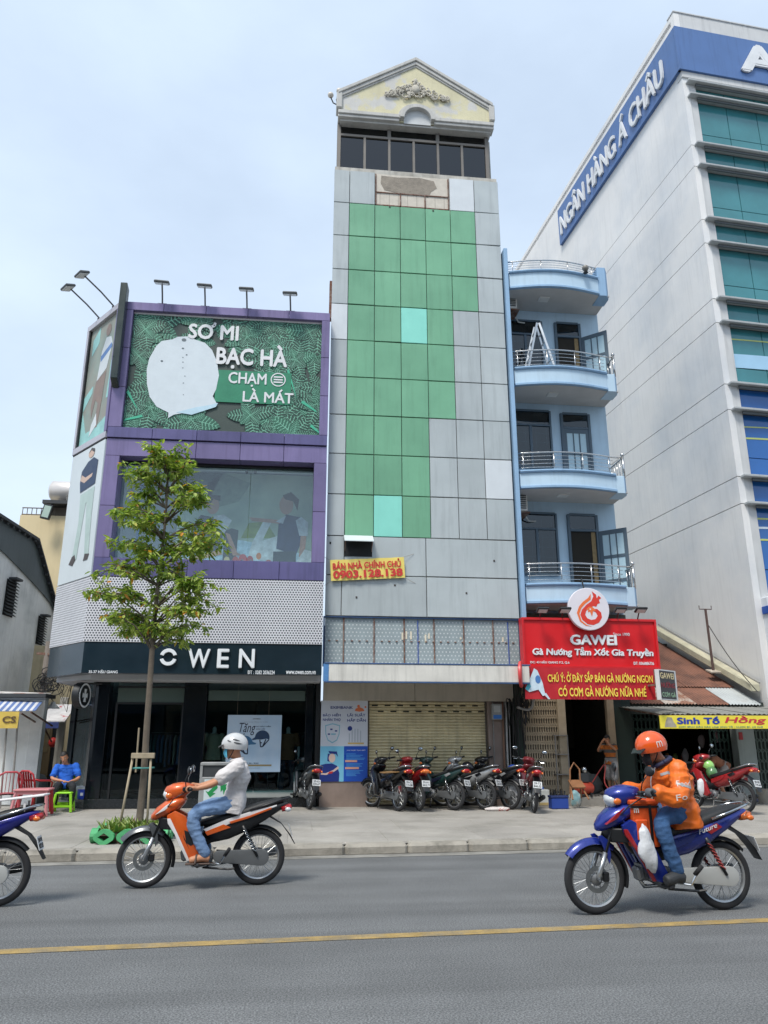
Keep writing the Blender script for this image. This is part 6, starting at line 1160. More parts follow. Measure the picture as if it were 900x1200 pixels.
# ================================================================ planter, tree
PX0, PX1, PY0, PY1 = U(107, 989, 12.35).x, U(107, 989, 12.35).x+1.0, 12.35, 13.5
pt = thing('tree_planter', 'low green border of pierced blocks round the street tree', 'planter', ((PX0+PX1)/2, (PY0+PY1)/2, SW)); pgm = M('planter_green', '#4fa56e', .6, var=.15, vs=7, obj=True, bump=.2, bs=40, rnd=.08)
def pblock():
    n_ = 16; ou = []; inn = []
    for k in range(n_):
        a = 2*math.pi*k/n_+math.pi/8; r_ = .2/max(abs(math.cos(a)), abs(math.sin(a))*1.0, (abs(math.cos(a))+abs(math.sin(a)))*.78); ou.append((r_*math.cos(a)*.93, r_*math.sin(a)))
        ri = .105/(abs(math.cos(a))+abs(math.sin(a))); inn.append((ri*math.cos(a), ri*math.sin(a)))
    m = MB()
    for y0, y1 in ((-.05, .05),):
        for k in range(n_):
            j = (k+1) % n_; P = lambda q, y: (q[0]*.8, y, q[1]*.52+.095)
            m.add([P(ou[k], y0), P(ou[j], y0), P(inn[j], y0), P(inn[k], y0), P(ou[k], y1), P(ou[j], y1), P(inn[j], y1), P(inn[k], y1)], [[0, 1, 2, 3], [7, 6, 5, 4], [0, 4, 5, 1], [3, 2, 6, 7]])
    bm = bmesh.new(); me = bpy.data.meshes.new('block'); me.from_pydata(m.v, [], m.f); bm.from_mesh(me); bmesh.ops.remove_doubles(bm, verts=bm.verts, dist=.0005); bmesh.ops.recalc_face_normals(bm, faces=bm.faces); bm.to_mesh(me); bm.free(); me.materials.append(pgm); return me
pbm = pblock()
for k in range(3): put('block', pbm, pt, Matrix.Translation((PX0+.17+k*.325, PY0, SW))); put('block', pbm, pt, Matrix.Translation((PX0+.17+k*.325, PY1, SW)))
for k in range(3): put('block', pbm, pt, Matrix.Translation((PX0, PY0+.2+k*.37, SW)) @ Matrix.Rotation(math.pi/2, 4, 'Z')); put('block', pbm, pt, Matrix.Translation((PX1, PY0+.2+k*.37, SW)) @ Matrix.Rotation(math.pi/2, 4, 'Z'))
MB().box(PX0+.06, PX1-.06, PY0+.06, PY1-.06, SW, SW+.1).build('soil', M('soil', '#4a3f33', .95, var=.3, vs=9), pt)
def leafmat(name, c1, c2, c3, tr=.25):
    m = bpy.data.materials.new(name); m.use_nodes = True; n = m.node_tree.nodes; l = m.node_tree.links; b = n['Principled BSDF']; ge = n.new('ShaderNodeNewGeometry')
    rp = n.new('ShaderNodeValToRGB'); cr = rp.color_ramp; cr.elements[0].color = (*lin(c1), 1); cr.elements[1].position = .85; cr.elements[1].color = (*lin(c2), 1); e_ = cr.elements.new(.965); e_.color = (*lin(c2), 1); e_ = cr.elements.new(.97); e_.color = (*lin(c3), 1)
    l.new(ge.outputs['Random Per Island'], rp.inputs[0]); l.new(rp.outputs[0], b.inputs['Base Color']); b.inputs['Roughness'].default_value = .42
    tl = n.new('ShaderNodeBsdfTranslucent'); vm = n.new('ShaderNodeVectorMath'); vm.operation = 'MULTIPLY'; vm.inputs[1].default_value = (1.3, 1.5, .5); l.new(rp.outputs[0], vm.inputs[0]); l.new(vm.outputs[0], tl.inputs[0])
    ms = n.new('ShaderNodeMixShader'); ms.inputs[0].default_value = tr; l.new(b.outputs[0], ms.inputs[1]); l.new(tl.outputs[0], ms.inputs[2]); l.new(ms.outputs[0], n['Material Output'].inputs[0]); return m
def add_leaf(m, p, d, up, ln, w):
    d = d.normalized(); s_ = d.cross(up)
    if s_.length < .05: s_ = d.cross(Vector((1, 0, 0)))
    s_.normalize(); n_ = s_.cross(d); c = -.22*w
    m.add([p, p+d*ln*.3+s_*w*.5, p+d*ln*.65+s_*w*.42-n_*ln*.05, p+d*ln-n_*ln*.14, p+d*ln*.65-s_*w*.42-n_*ln*.05, p+d*ln*.3-s_*w*.5, p+d*ln*.3+n_*c, p+d*ln*.65+n_*c-n_*ln*.05], [[0, 6, 1], [1, 6, 7, 2], [2, 7, 3], [0, 5, 6], [5, 4, 7, 6], [4, 3, 7]])
random.seed(12); gp = MB()
for k in range(420):
    p = Vector((random.uniform(PX0+.08, PX1-.08), random.uniform(PY0+.06, PY1-.1), SW+.13)); a = random.uniform(0, 6.28); d = Vector((math.cos(a)*.6, math.sin(a)*.6, random.uniform(.5, 1.3))); add_leaf(gp, p, d, Vector((0, 0, 1)), random.uniform(.1, .24), random.uniform(.02, .05))
tag(gp.build('planter_groundcover', leafmat('groundcover', '#4f6b2f', '#8fa052', '#7a4a44'), kind='stuff'), 'low leafy ground cover inside the green planter border', 'plants')
TYp = 12.95; random.seed(31)
tr = thing('street_tree', 'young staked street tree with loose green and orange leaves', 'tree', U(160, 975, TYp)); bark = M('bark', '#6f6559', .9, var=.25, vs=9, bump=.6, bs=45, streak=.2)
tp = [(160, 984), (163, 960), (168, 905), (172, 850), (177, 790), (180, 745), (185, 690), (189, 650), (193, 610), (196, 575), (198, 545)]; tp = [U(x, y, TYp)+Vector((0, .06*math.sin(i), 0)) for i, (x, y) in enumerate(tp)]; tp[0].z = SW+.05
MB().tube(tp, [.06, .056, .052, .048, .044, .04, .034, .027, .02, .014, .008], 12).build('trunk', bark, tr, smooth=True)
def on_trunk(f):
    f *= len(tp)-1; i = min(int(f), len(tp)-2); return tp[i].lerp(tp[i+1], f-i)
# crown outline measured as left and right reach at each height (photo pixels)
reach = [(540, 178, 212), (560, 142, 236), (580, 138, 232), (600, 128, 255), (620, 140, 268), (640, 132, 270), (655, 150, 262), (675, 105, 240), (695, 90, 250), (710, 92, 262), (725, 128, 250), (738, 132, 240)]
br = MB(); lf = MB(); tips = []
for y, xl, xr in reach:
    cx = 178+ (760-y)*.09
    for k in range(7):
        side_ = (-1, 1, -1, 1, 0, -1, 1)[k]; xe = cx+(xl-cx)*random.uniform(.45, 1) if side_ < 0 else cx+(xr-cx)*random.uniform(.45, 1) if side_ else cx+random.uniform(-12, 12)
        ye = TYp+random.uniform(-.75, .75)*(.5+.5*(abs(xe-cx)/70)); e = U(xe, y+random.uniform(-15, 11), TYp); e.y = ye; e.x += 0
        f = .44+.56*max(0, min(1, (770-(y+28))/225)); st = on_trunk(min(.98, max(.46, f))); mid = st.lerp(e, .5)+Vector((0, 0, .1+.05*random.random()))
        pts = [st, st.lerp(mid, .5)+Vector((0, 0, .02)), mid, mid.lerp(e, .55)+Vector((0, 0, .03)), e]
        br.tube(pts, [.018, .015, .011, .008, .004], 6); tips.append(pts)
        for j in range(4):
            p0 = pts[2].lerp(pts[4], random.random()); e2 = p0+Vector((random.uniform(-.28, .28), random.uniform(-.28, .28), random.uniform(-.08, .16))); br.tube([p0, p0.lerp(e2, .5)+Vector((0, 0, .03)), e2], [.006, .005, .003], 5); tips.append([p0, p0.lerp(e2, .3), p0.lerp(e2, .6), p0.lerp(e2, .85), e2])
for pts in tips:
    main = (pts[4]-pts[0]).length > .45; n_ = 24 if main else 14
    for k in range(n_):
        f = random.uniform(.3 if main else .15, 1.0)*4; i = min(3, int(f)); p = pts[i].lerp(pts[i+1], f-i)+Vector((random.gauss(0, .03), random.gauss(0, .03), random.gauss(0, .025)))
        a = random.uniform(0, 6.28); d = (pts[4]-pts[0]).normalized()*.6+Vector((math.cos(a)*.8, math.sin(a)*.8, random.uniform(-1.1, .15))); add_leaf(lf, p, d, Vector((random.gauss(0, .3), random.gauss(0, .3), 1)), random.uniform(.085, .155), random.uniform(.036, .062))
br.build('branches', bark, tr, smooth=True); lf.build('crown', leafmat('tree_leaf', '#5d7f33', '#b0bb66', '#cf9144', .33), tr)
# stake frame
stw_ = M('stake_wood', '#a3967f', .85, var=.2, vs=8, streak=.15); sk_ = thing('tree_stake_frame', 'weathered wooden stake frame tied to the street tree', 'tree stake', U(158, 970, TYp-.25))
for a, b in (((139, 972), (156, 886)), ((172, 972), (177, 886))): A = U(*a, TYp-.28); A.z = SW+.1; MB().tube([A, U(*b, TYp-.14)], .018, 8).build('stake', stw_, sk_, smooth=True)
MB().tube([U(159, 905, TYp+.22), U(163, 853, TYp+.15)], .014, 6).build('stake', stw_, sk_); a, b = U(154, 888, TYp-.15), U(181, 888, TYp-.15); MB().box(a.x, b.x, TYp-.19, TYp-.11, a.z-.01, U(154, 884, TYp-.15).z+.02).build('cross_board', stw_, sk_, bevel=.006)
a, b = U(154, 900.5, TYp-.13), U(178, 900, TYp-.13); MB().tube([a, (a+b)/2+Vector((0, -.02, .0)), b, b+Vector((0, .2, 0)), a+Vector((0, .2, 0)), a], .012, 6).build('tie', M('tie_teal', '#3f8a86', .7), sk_)
# ================================================================ motorbikes (step-through underbones)
tyre_m = M('tyre_rubber', '#26272a', .8, var=.15, vs=20, obj=True); rimm = M('rim_alloy', '#b0b3b5', .3, metal=.8, var=.08, obj=True); chrome = M('chrome', '#b9bcbe'); blackp = M('bike_black', '#1b1d20', .4, var=.12, vs=8, obj=True); seatm = M('seat_vinyl', '#1e2022', .55, var=.15, vs=9, obj=True, bump=.15, bs=180); engm = M('engine_alloy', '#7d8083', .4, metal=.6, var=.2, vs=14, obj=True); lensr = M('lens_red', '#b01a20', .2, var=.05, obj=True, coat=.5); lenso = M('lens_orange', '#d9702a', .2, var=.05, obj=True, coat=.5); lensc = M('lens_clear', '#c9cfd2', .12, var=.05, obj=True, coat=.6); platem = M('plate_white', '#cfd2d4', .5, var=.05, obj=True); mirr = M('mirror_glass', '#aeb6bc', .05, metal=1, var=0); greyp = M('chaincase_grey', '#b3b5b3', .45, metal=.2, var=.1, obj=True); redp_ = M('shock_red', '#a83a36', .4, var=.1, obj=True)
def paint(name, c, metal=.1): return M(name, c, .3, metal=metal, var=.16, vs=6, obj=True, coat=.55, streak=.12)
def sect(c, n, hw, hh, e=2.6, k=16):
    """superellipse ring across the bike: width along y, height along n (a vector in the xz plane)"""
    c = Vector(c); n = Vector((n[0], 0, n[1])).normalized(); r = []
    for i in range(k):
        a = 2*math.pi*i/k; ca, sa = math.cos(a), math.sin(a)
        r.append(c+Vector((0, 1, 0))*hw*math.copysign(abs(ca)**(2/e), ca)+n*hh*math.copysign(abs(sa)**(2/e), sa))
    return r
def pathloft(pts, e=2.6, k=16):
    """pts: (x, z, halfwidth, halfheight) along a path in the side view"""
    rings = []
    for i, (x, z, hw, hh) in enumerate(pts):
        a = pts[max(0, i-1)]; b = pts[min(len(pts)-1, i+1)]; t = Vector((b[0]-a[0], 0, b[1]-a[1])).normalized(); rings.append(sect((x, 0, z), (-t.z, t.x), hw, hh, e, k))
    return MB().loft(rings)
def plates(poly, y0, y1, m, name, par, bev=.006):
    """a panel on each flank: side-view outline between |y| = y0 and y1"""
    for s in (1, -1): MB().ext([(x, s*y0, z) for x, z in poly], (0, s*(y1-y0), 0)).build(name, m, par, bevel=bev, seg=2, smooth=True, auto=35)
R_W = .295
def wheel(cx, par, name, disc, nsp=18):
    c = Vector((cx, 0, R_W)); tp_ = []
    w = MB(); prof = [(.228, -.022), (.245, -.031), (.268, -.033), (.286, -.022), (R_W, 0), (.286, .022), (.268, .033), (.245, .031), (.228, .022), (.228, -.022)]
    w.lathe(prof, c, (0, 1, 0), 40, cap=False); o = w.build(name, tyre_m, par, smooth=True, auto=50)
    MB().lathe([(.216, -.016), (.231, -.024), (.235, -.018), (.221, 0), (.235, .018), (.231, .024), (.216, .016), (.22, 0), (.216, -.016)], c, (0, 1, 0), 40, cap=False).build('rim', rimm, o, smooth=True, auto=40)
    MB().lathe([(.0, -.06), (.025, -.06), (.05, -.04), (.035, -.02), (.035, .02), (.055, .04), (.025, .06), (0, .06)], c, (0, 1, 0), 18, cap=False).build('hub', engm, o, smooth=True, auto=40)
    sp = MB()
    for k in range(nsp*2):
        a = 2*math.pi*k/(nsp*2); s = 1 if k % 2 else -1; b = a+(.5 if (k//2) % 2 else -.5); sp.tube([c+Vector((.045*math.cos(b), s*.035, .045*math.sin(b))), c+Vector((.215*math.cos(a), s*.006, .215*math.sin(a)))], .0022, 4, cap=False)
    sp.build('spokes', rimm, o, kind='stuff')
    if disc:
        an = [2*math.pi*k/40 for k in range(41)]
        d = MB()
        for k in range(40):
            a, b = an[k], an[k+1]; P = lambda r, t, y: c+Vector((r*math.cos(t), y, r*math.sin(t))); d.add([P(.072, a, .052), P(.072, b, .052), P(.112, b, .052), P(.112, a, .052), P(.072, a, .057), P(.072, b, .057), P(.112, b, .057), P(.112, a, .057)], [[0, 1, 2, 3], [7, 6, 5, 4], [2, 1, 5, 6], [0, 3, 7, 4]])
        d.build('brake_disc', M('disc_steel', '#84888a', .35, metal=.8, var=.15, vs=40, obj=True), o); MB().box(cx-.115, cx-.05, .04, .07, R_W-.02, R_W+.06).build('caliper', blackp, o, bevel=.01)
    else:
        MB().lathe([(.0, .04), (.085, .04), (.085, .065), (.06, .07), (0, .07)], c, (0, -1, 0), 20, cap=False).build('brake_drum', engm, o, smooth=True, auto=40)
    return o
def arcshell(cx, r, a0, a1, hw, m, name, par, drop=.05, th=.006, n=14):
    """mudguard: curved shell that follows the wheel between two angles"""
    rings = []
    for k in range(n+1):
        a = math.radians(a0+(a1-a0)*k/n); w_ = hw*(.55+.45*math.sin(math.pi*min(1, .25+k/n*.75))); ring = []
        for j in range(9):
            t_ = -1+j/4; rr = r-drop*abs(t_)**2.5; ring.append(Vector((cx+rr*math.cos(a), w_*t_, R_W+rr*math.sin(a))))
        for j in range(8, -1, -1):
            t_ = -1+j/4; rr = r-th-drop*abs(t_)**2.5; ring.append(Vector((cx+rr*math.cos(a), (w_-.004)*t_, R_W+rr*math.sin(a))))
        rings.append(ring)
    return MB().loft(rings).build(name, m, par, smooth=True, auto=50)
def motorbike(label, loc, heading, p1, p2=None, trim=None, steer=0, lean=0, group=None, scale=1., style='a', lamp=None, plate='', rack=True, shield=None, ridden=False):
    p2 = p2 or p1; trim = trim or platem; shield = shield or p1
    base = Matrix.Translation(loc) @ Matrix.Rotation(heading, 4, 'Z') @ Matrix.Rotation(lean, 4, 'X') @ Matrix.Scale(scale, 4)
    FR.append(base); t_ = thing('motorbike', label, 'motorbike', group=group)
    # --- steered front end
    ax = Vector((-.42, 0, .9)).normalized(); piv = Vector((.44, 0, .72)); FR.append(base @ Matrix.Translation(piv) @ Matrix.Rotation(steer, 4, ax) @ Matrix.Translation(-piv))
    wheel(.62, t_, 'front_wheel', True)
    for s in (1, -1):
        fk = MB().tube([(.62, s*.072, R_W), (.60, s*.072, .36), (.535, s*.072, .52)], [.02, .023, .023], 10).build('fork_leg', rimm, t_, smooth=True); MB().tube([(.54, s*.072, .51), (.42, s*.07, .78)], .016, 8).build('fork_tube', blackp, fk, smooth=True)
    MB().tube([(.62, -.1, R_W), (.62, .1, R_W)], .011, 8).build('axle', chrome, t_)
    arcshell(.62, .345, 38, 128, .062, p2 if style == 'a' else p1, 'front_mudguard', t_)
    plates([(.60, .655), (.56, .665), (.50, .62), (.48, .50), (.50, .42), (.53, .50), (.57, .60)], .06, .078, p2 if style == 'a' else p1, 'fork_shroud', t_)
    arcshell(.62, .335, 128, 196, .055, blackp, 'mud_flap', t_, .03)
    cw = pathloft([(.435, .955, .06, .06), (.41, .965, .09, .085), (.34, .985, .125, .095), (.25, 1.01, .135, .085), (.17, 1.035, .09, .045), (.13, 1.04, .04, .025)]).build('headlamp_cowl', p1, t_, smooth=True, auto=50)
    pathloft([(.455, .935, .035, .03), (.442, .945, .08, .056), (.40, .955, .092, .064)], 2.2).build('headlamp', lensc, cw, smooth=True)
    for s in (1, -1): MB().ball((.395, s*.1, .95), .04, .018, .03, 10, 6).build('turn_signal', lenso, cw, smooth=True)
    MB().box(.17, .27, -.06, .06, 1.06, 1.075).build('dashboard', blackp, cw, bevel=.006)
    for s in (1, -1):
        hb_ = MB().tube([(.24, s*.05, 1.0), (.22, s*.2, 1.02), (.15, s*.34, 1.03)], .012, 8).build('handlebar', chrome, t_, smooth=True); MB().tube([(.19, s*.25, 1.024), (.145, s*.36, 1.03)], .019, 10).build('grip', seatm, hb_, smooth=True); MB().tube([(.26, s*.2, 1.0), (.24, s*.33, 1.0)], .006, 6).build('lever', chrome, hb_); MB().obox((.215, s*.215, 1.025), (.06, .06, .05)).build('switch_pod', blackp, hb_, bevel=.01)
        mr_ = MB().tube([(.21, s*.2, 1.04), (.22, s*.25, 1.12), (.19, s*.29, 1.19)], .006, 6).build('mirror_stem', blackp, t_, smooth=True); rot_ = Matrix.Rotation(s*.2, 3, 'Z'); MB().ball((.18, s*.32, 1.225), .018, .062, .045, 14, 8, rot=rot_).build('mirror', blackp, mr_, smooth=True); MB().ball((.170, s*.322, 1.225), .012, .054, .038, 14, 8, rot=rot_).build('mirror_glass', mirr, mr_, smooth=True)
    MB().tube([(.2, .22, 1.0), (.34, .2, .92), (.44, .09, .78), (.53, .085, .55), (.6, .08, .36)], .006, 6).build('brake_hose', blackp, t_, smooth=True); MB().tube([(.2, -.22, 1.0), (.38, -.16, .9), (.43, -.06, .75)], .005, 6).build('control_cable', blackp, t_, smooth=True)
    FR.pop()
    # --- front shield
    pathloft([(.575, .70, .02, .014), (.555, .72, .06, .04), (.49, .765, .105, .07), (.40, .815, .14, .085), (.31, .865, .15, .075), (.24, .905, .12, .045), (.21, .92, .06, .02)], 2.4).build('nose_panel', p1, t_, smooth=True, auto=50)
    plates([(.53, .755), (.42, .85), (.34, .9), (.35, .86), (.43, .8)], .085, .138, trim, 'nose_stripe', t_, .004)
    MB().ext([(.50, -.08, .72), (.50, .08, .72), (.36, .15, .72), (.36, -.15, .72)], (-.03, 0, -.12)).build('intake_grille', blackp, t_, bevel=.01)
    sh_ = MB()
    for s in (1, -1):
        rings = []
        for x, z, y_in, y_out, th_ in ((.36, .79, .02, .135, .03), (.335, .72, .03, .165, .032), (.29, .62, .04, .18, .034), (.235, .5, .05, .19, .034), (.18, .4, .06, .185, .03), (.13, .32, .07, .17, .026), (.085, .27, .085, .15, .018)):
            ring = []
            for k in range(10):
                a = 2*math.pi*k/10; ring.append(Vector((x+th_*math.sin(a)-.05*((y_out+y_in)/2-.08 > 0)*(.5+.5*math.cos(a)), s*((y_in+y_out)/2+(y_out-y_in)/2*math.cos(a)), z+.3*th_*math.sin(a))))
            rings.append(ring)
        MB().loft(rings).build('leg_shield', shield, t_, smooth=True, auto=60)
    plates([(.40, .75), (.31, .80), (.19, .74), (.07, .5), (-.01, .33), (.06, .27), (.16, .3), (.215, .42), (.29, .56), (.38, .68)], .135, .185, p1, 'side_cowl', t_, .014)
    plates([(.39, .72), (.355, .72), (.265, .56), (.19, .42), (.12, .29), (.15, .285), (.225, .42), (.3, .56), (.38, .67)], .165, .192, trim, 'cowl_trim', t_, .004)
    if style == 'a': plates([(.2, .60), (.14, .58), (.08, .46), (.12, .44), (.17, .47)], .175, .19, blackp, 'cowl_vent', t_, .004)
    pathloft([(.33, .70, .05, .05), (.22, .55, .055, .06), (.1, .46, .06, .06), (-.05, .5, .075, .07), (-.15, .58, .09, .08)]).build('center_cover', blackp, t_, smooth=True, auto=60)
    # --- engine, footpegs, exhaust, stand
    en = MB().lathe([(.0, -.13), (.07, -.13), (.09, -.1), (.095, .1), (.075, .125), (0, .125)], (-.03, 0, .3), (0, 1, 0), 22, cap=False).build('engine', engm, t_, smooth=True, auto=40); MB().obox((.13, 0, .34), (.2, .13, .12), Matrix.Rotation(.2, 3, 'Y')).build('cylinder_head', engm, en, bevel=.02); MB().lathe([(0, 0), (.06, 0), (.055, .015), (0, .018)], (-.02, .127, .3), (0, 1, 0), 18, cap=False).build('engine_cover', chrome, en, smooth=True, auto=40)
    for k in range(5): MB().box(.06+.03*k, .072+.03*k, -.075, .075, .29, .41).build('cooling_fin', engm, en)
    pg = MB().tube([(.03, -.27, .245), (.03, .27, .245)], .012, 8).build('footpeg_bar', blackp, t_); [MB().tube([(.03, s*.19, .25), (.03, s*.29, .25)], .022, 8).build('footpeg_rubber', tyre_m, pg, smooth=True) for s in (1, -1)]
    MB().tube([(.1, .16, .24), (.04, .17, .22), (-.06, .17, .24)], .008, 6).build('gear_lever', chrome, t_)
    ex = MB().tube([(.16, -.06, .27), (.1, -.1, .2), (-.1, -.13, .2), (-.3, -.14, .23)], .018, 8).build('exhaust_pipe', chrome, t_, smooth=True); MB().tube([(-.28, -.145, .225), (-.33, -.145, .24), (-.8, -.15, .33), (-.84, -.15, .338)], [.02, .045, .047, .03], 14).build('silencer', blackp if style == 'b' else engm, ex, smooth=True); MB().tube([(-.38, -.19, .275), (-.7, -.195, .34)], .012, 6).build('heat_shield', chrome, ex)
    ch = MB(); pts = []
    for k in range(9): a = math.pi/2+math.pi*k/8; pts.append((-.65+.085*math.cos(a), R_W+.085*math.sin(a)))
    for k in range(7): a = -math.pi/2+math.pi*k/6; pts.append((-.18+.06*math.cos(a), .315+.06*math.sin(a)))
    ch.ext([(x, .075, z) for x, z in pts], (0, .045, 0)); ch.build('chain_case', greyp if style == 'b' and ridden else M('chaincase_dark', '#6d7072', .4, metal=.4, var=.15, obj=True), t_, bevel=.012, seg=2, smooth=True, auto=40)
    MB().beam((-.15, .09, .34), (-.62, .09, R_W), .03, .045).beam((-.15, -.09, .34), (-.62, -.09, R_W), .03, .045).build('swing_arm', blackp, t_)
    MB().tube([(-.1, .15, .26), (-.2, .2, .25), (-.27, .2, .35), (-.3, .2, .4)], .011, 6).build('passenger_peg_bracket', chrome, t_); MB().tube([(-.25, .19, .33), (-.3, .24, .41)], .02, 8).build('passenger_peg', tyre_m, t_, smooth=True)
    for s in (1, -1):
        sk2 = MB().tube([(-.43, s*.125, .63), (-.5, s*.125, .5)], .022, 8).tube([(-.5, s*.125, .5), (-.605, s*.125, .31)], .014, 8).build('shock_absorber', blackp, t_, smooth=True); hx = []
        for k in range(49): f = k/48; a = f*2*math.pi*7; p = Vector((-.46, s*.125, .575)).lerp(Vector((-.58, s*.125, .355)), f); hx.append(p+Vector((math.cos(a)*.026, math.sin(a)*.026, math.cos(a)*.013)))
        MB().tube(hx, .0055, 5).build('spring', redp_ if style == 'b' and ridden else chrome, sk2, smooth=True)
    MB().tube([(-.02, .12, .21), (-.3, .15, .19), (-.36, .17, .2)] if ridden else [(-.05, .12, .2), (-.1, .2, .05), (-.12, .23, .03)], .012, 6).build('stand', blackp, t_)
    # --- rear wheel, tail, seat
    wheel(-.62, t_, 'rear_wheel', False)
    tl = pathloft([(.0, .555, .06, .06), (-.08, .555, .115, .11), (-.25, .60, .14, .125), (-.45, .665, .145, .11), (-.65, .745, .125, .08), (-.82, .815, .085, .048), (-.93, .845, .04, .02)]).build('tail_cowl', p1 if style != 'a' else blackp, t_, smooth=True, auto=60)
    if style == 'a':
        plates([(-.0, .60), (-.06, .56), (-.3, .66), (-.55, .745), (-.8, .83), (-.8, .845), (-.5, .775), (-.25, .7)], .135, .15, trim, 'flank_stripe', t_, .003); plates([(-.02, .575), (-.05, .535), (-.3, .615), (-.22, .65)], .14, .153, p1, 'flank_panel', t_, .004); plates([(-.28, .675), (-.5, .735), (-.74, .82), (-.74, .8), (-.48, .705), (-.3, .655)], .145, .157, p1, 'flank_panel', t_, .003)
    else:
        plates([(-.42, .70), (-.55, .75), (-.6, .72), (-.48, .66)], .13, .152, trim, 'badge', t_, .003); Rect((-.36, .154, .655), (-.95, 0, .3), (.3, 0, .95), .2, .05).text('Future', 0, .1, 1, .9, platem, t_, .001, .002, .01, shear=.5, name='model_lettering') if ridden else None; plates([(-.03, .6), (-.04, .52), (-.28, .6), (-.36, .68)], .13, .148, p2, 'flank_panel', t_, .006)
    pathloft([(.06, .635, .05, .02), (.02, .655, .095, .035), (-.12, .68, .125, .045), (-.3, .715, .135, .05), (-.42, .755, .135, .054), (-.62, .82, .125, .05), (-.8, .875, .095, .033), (-.88, .885, .05, .015)], 3).build('seat', seatm, t_, smooth=True, auto=60)
    if rack: MB().tube([(-.5, .15, .79), (-.7, .155, .85), (-.86, .13, .9), (-.95, .06, .915), (-.95, -.06, .915), (-.86, -.13, .9), (-.7, -.155, .85), (-.5, -.15, .79)], .011, 8).build('grab_rail', chrome if style != 'a' else blackp, t_, smooth=True)
    lg_ = pathloft([(-.86, .79, .095, .03), (-.93, .805, .09, .04), (-.97, .825, .06, .025)]).build('tail_lamp', lamp or lensr, t_, smooth=True)
    for s in (1, -1): MB().ball((-.93, s*.1, .79), .035, .02, .025, 10, 6).build('turn_signal', lenso if style == 'b' else lensc, lg_, smooth=True)
    MB().loft([sect((-.72, 0, .72), (.5, 1), .075, .02, 4), sect((-.86, 0, .64), (.8, .7), .075, .018, 4), sect((-.96, 0, .52), (1, .45), .07, .014, 4), sect((-1.02, 0, .42), (1, .6), .06, .01, 4)]).build('rear_mudguard', blackp, t_, smooth=True, auto=50)
    arcshell(-.62, .335, 62, 140, .055, blackp, 'inner_mudguard', t_, .03)
    pR = Rect((-.985, .09, .50), (0, -1, 0), (.32, 0, .95), .18, .13); pr_ = pR; plt = MB().ext([pR.p(0, 0), pR.p(1, 0), pR.p(1, 1), pR.p(0, 1)], pR.n*.006).build('number_plate', platem, t_)
    if plate: ink = M('plate_ink', '#2a2c30', .5, var=0); pR.text(plate[0], .12, .55, .88, .88, ink, plt, .009, .002, .02); pR.text(plate[1], .08, .12, .92, .46, ink, plt, .009, .002, .02)
    FR.pop(); return t_, base
PI = math.pi
def hd(az): return math.radians(90-az)      # compass-like: 0 = away from the street, + = to the right
def park(px_, py_, az, label, *a, **k):
    q = UG(px_, py_, SW); d = Vector((math.sin(math.radians(az)), math.cos(math.radians(az)), 0)); return motorbike(label, q+d*.62-Vector((0, .12, 0)), hd(az), *a, **k)
# --- ridden bikes
o1 = paint('paint_orange', '#cf5a1e'); bk1 = paint('paint_black', '#17191d'); wh1 = paint('trim_white', '#c6cacd'); gy1 = paint('paint_greysilver', '#54585c', .3); nv = paint('paint_royal_blue', '#1d2f86', .25); nv2 = paint('paint_blue_dark', '#1b2c74', .25); redb = paint('paint_red', '#9c1f24'); grn_ = paint('paint_bottle', '#1c3a38'); slv = paint('paint_silver', '#a9acae', .4); mar = paint('paint_maroon', '#7a2a30'); dkb_ = paint('paint_navy', '#1a2034')
wc = (UG(168, 1041)+UG(299.5, 1037))/2; wdir = UG(168, 1041)-UG(299.5, 1037); wang = math.atan2(wdir.y, wdir.x)
bikeW, MW = motorbike('orange and black motorbike ridden by the man in the white polo', wc, wang, o1, gy1, wh1, group='motorbikes on the road', scale=1.02, ridden=True, style='a', shield=bk1, plate=('59-P1', '482.16'))
oc_ = (UG(697.5, 1072)+UG(851.5, 1066))/2; od = UG(697.5, 1072)-UG(851.5, 1066); oang = math.atan2(od.y, od.x); 
bikeO, MO = motorbike('blue motorbike ridden by the man in the orange jacket', oc_, oang, nv, nv2, redb, group='motorbikes on the road', scale=1.06, ridden=True, style='b', lamp=lenso, steer=.06, plate=('59-K2', '318.40'))
lc = UG(-9, 1063); ld_ = Vector((-1, -.06, 0)).normalized(); bikeL, ML = motorbike('blue and white motorbike cut off by the picture edge', lc+ld_*.62, math.atan2(ld_.y, ld_.x), paint('paint_blue_violet', '#24298a', .25), nv2, wh1, group='motorbikes on the road', scale=1.03, ridden=True, style='b', plate=('59-V1', '027.53'))
FR.append(ML); MB().ext([(-.35, .1, .93), (-.35, -.1, .93), (-.98, -.12, 1.0), (-.98, .12, 1.0)], (0, 0, .018)).build('luggage_rack', wh1, bikeL, bevel=.005); [MB().beam((x, s*.08, .86), (x, s*.08, .95), .02, .02).build('rack_strut', wh1, bikeL) for x in (-.5, -.8) for s in (1, -1)]; FR.pop()
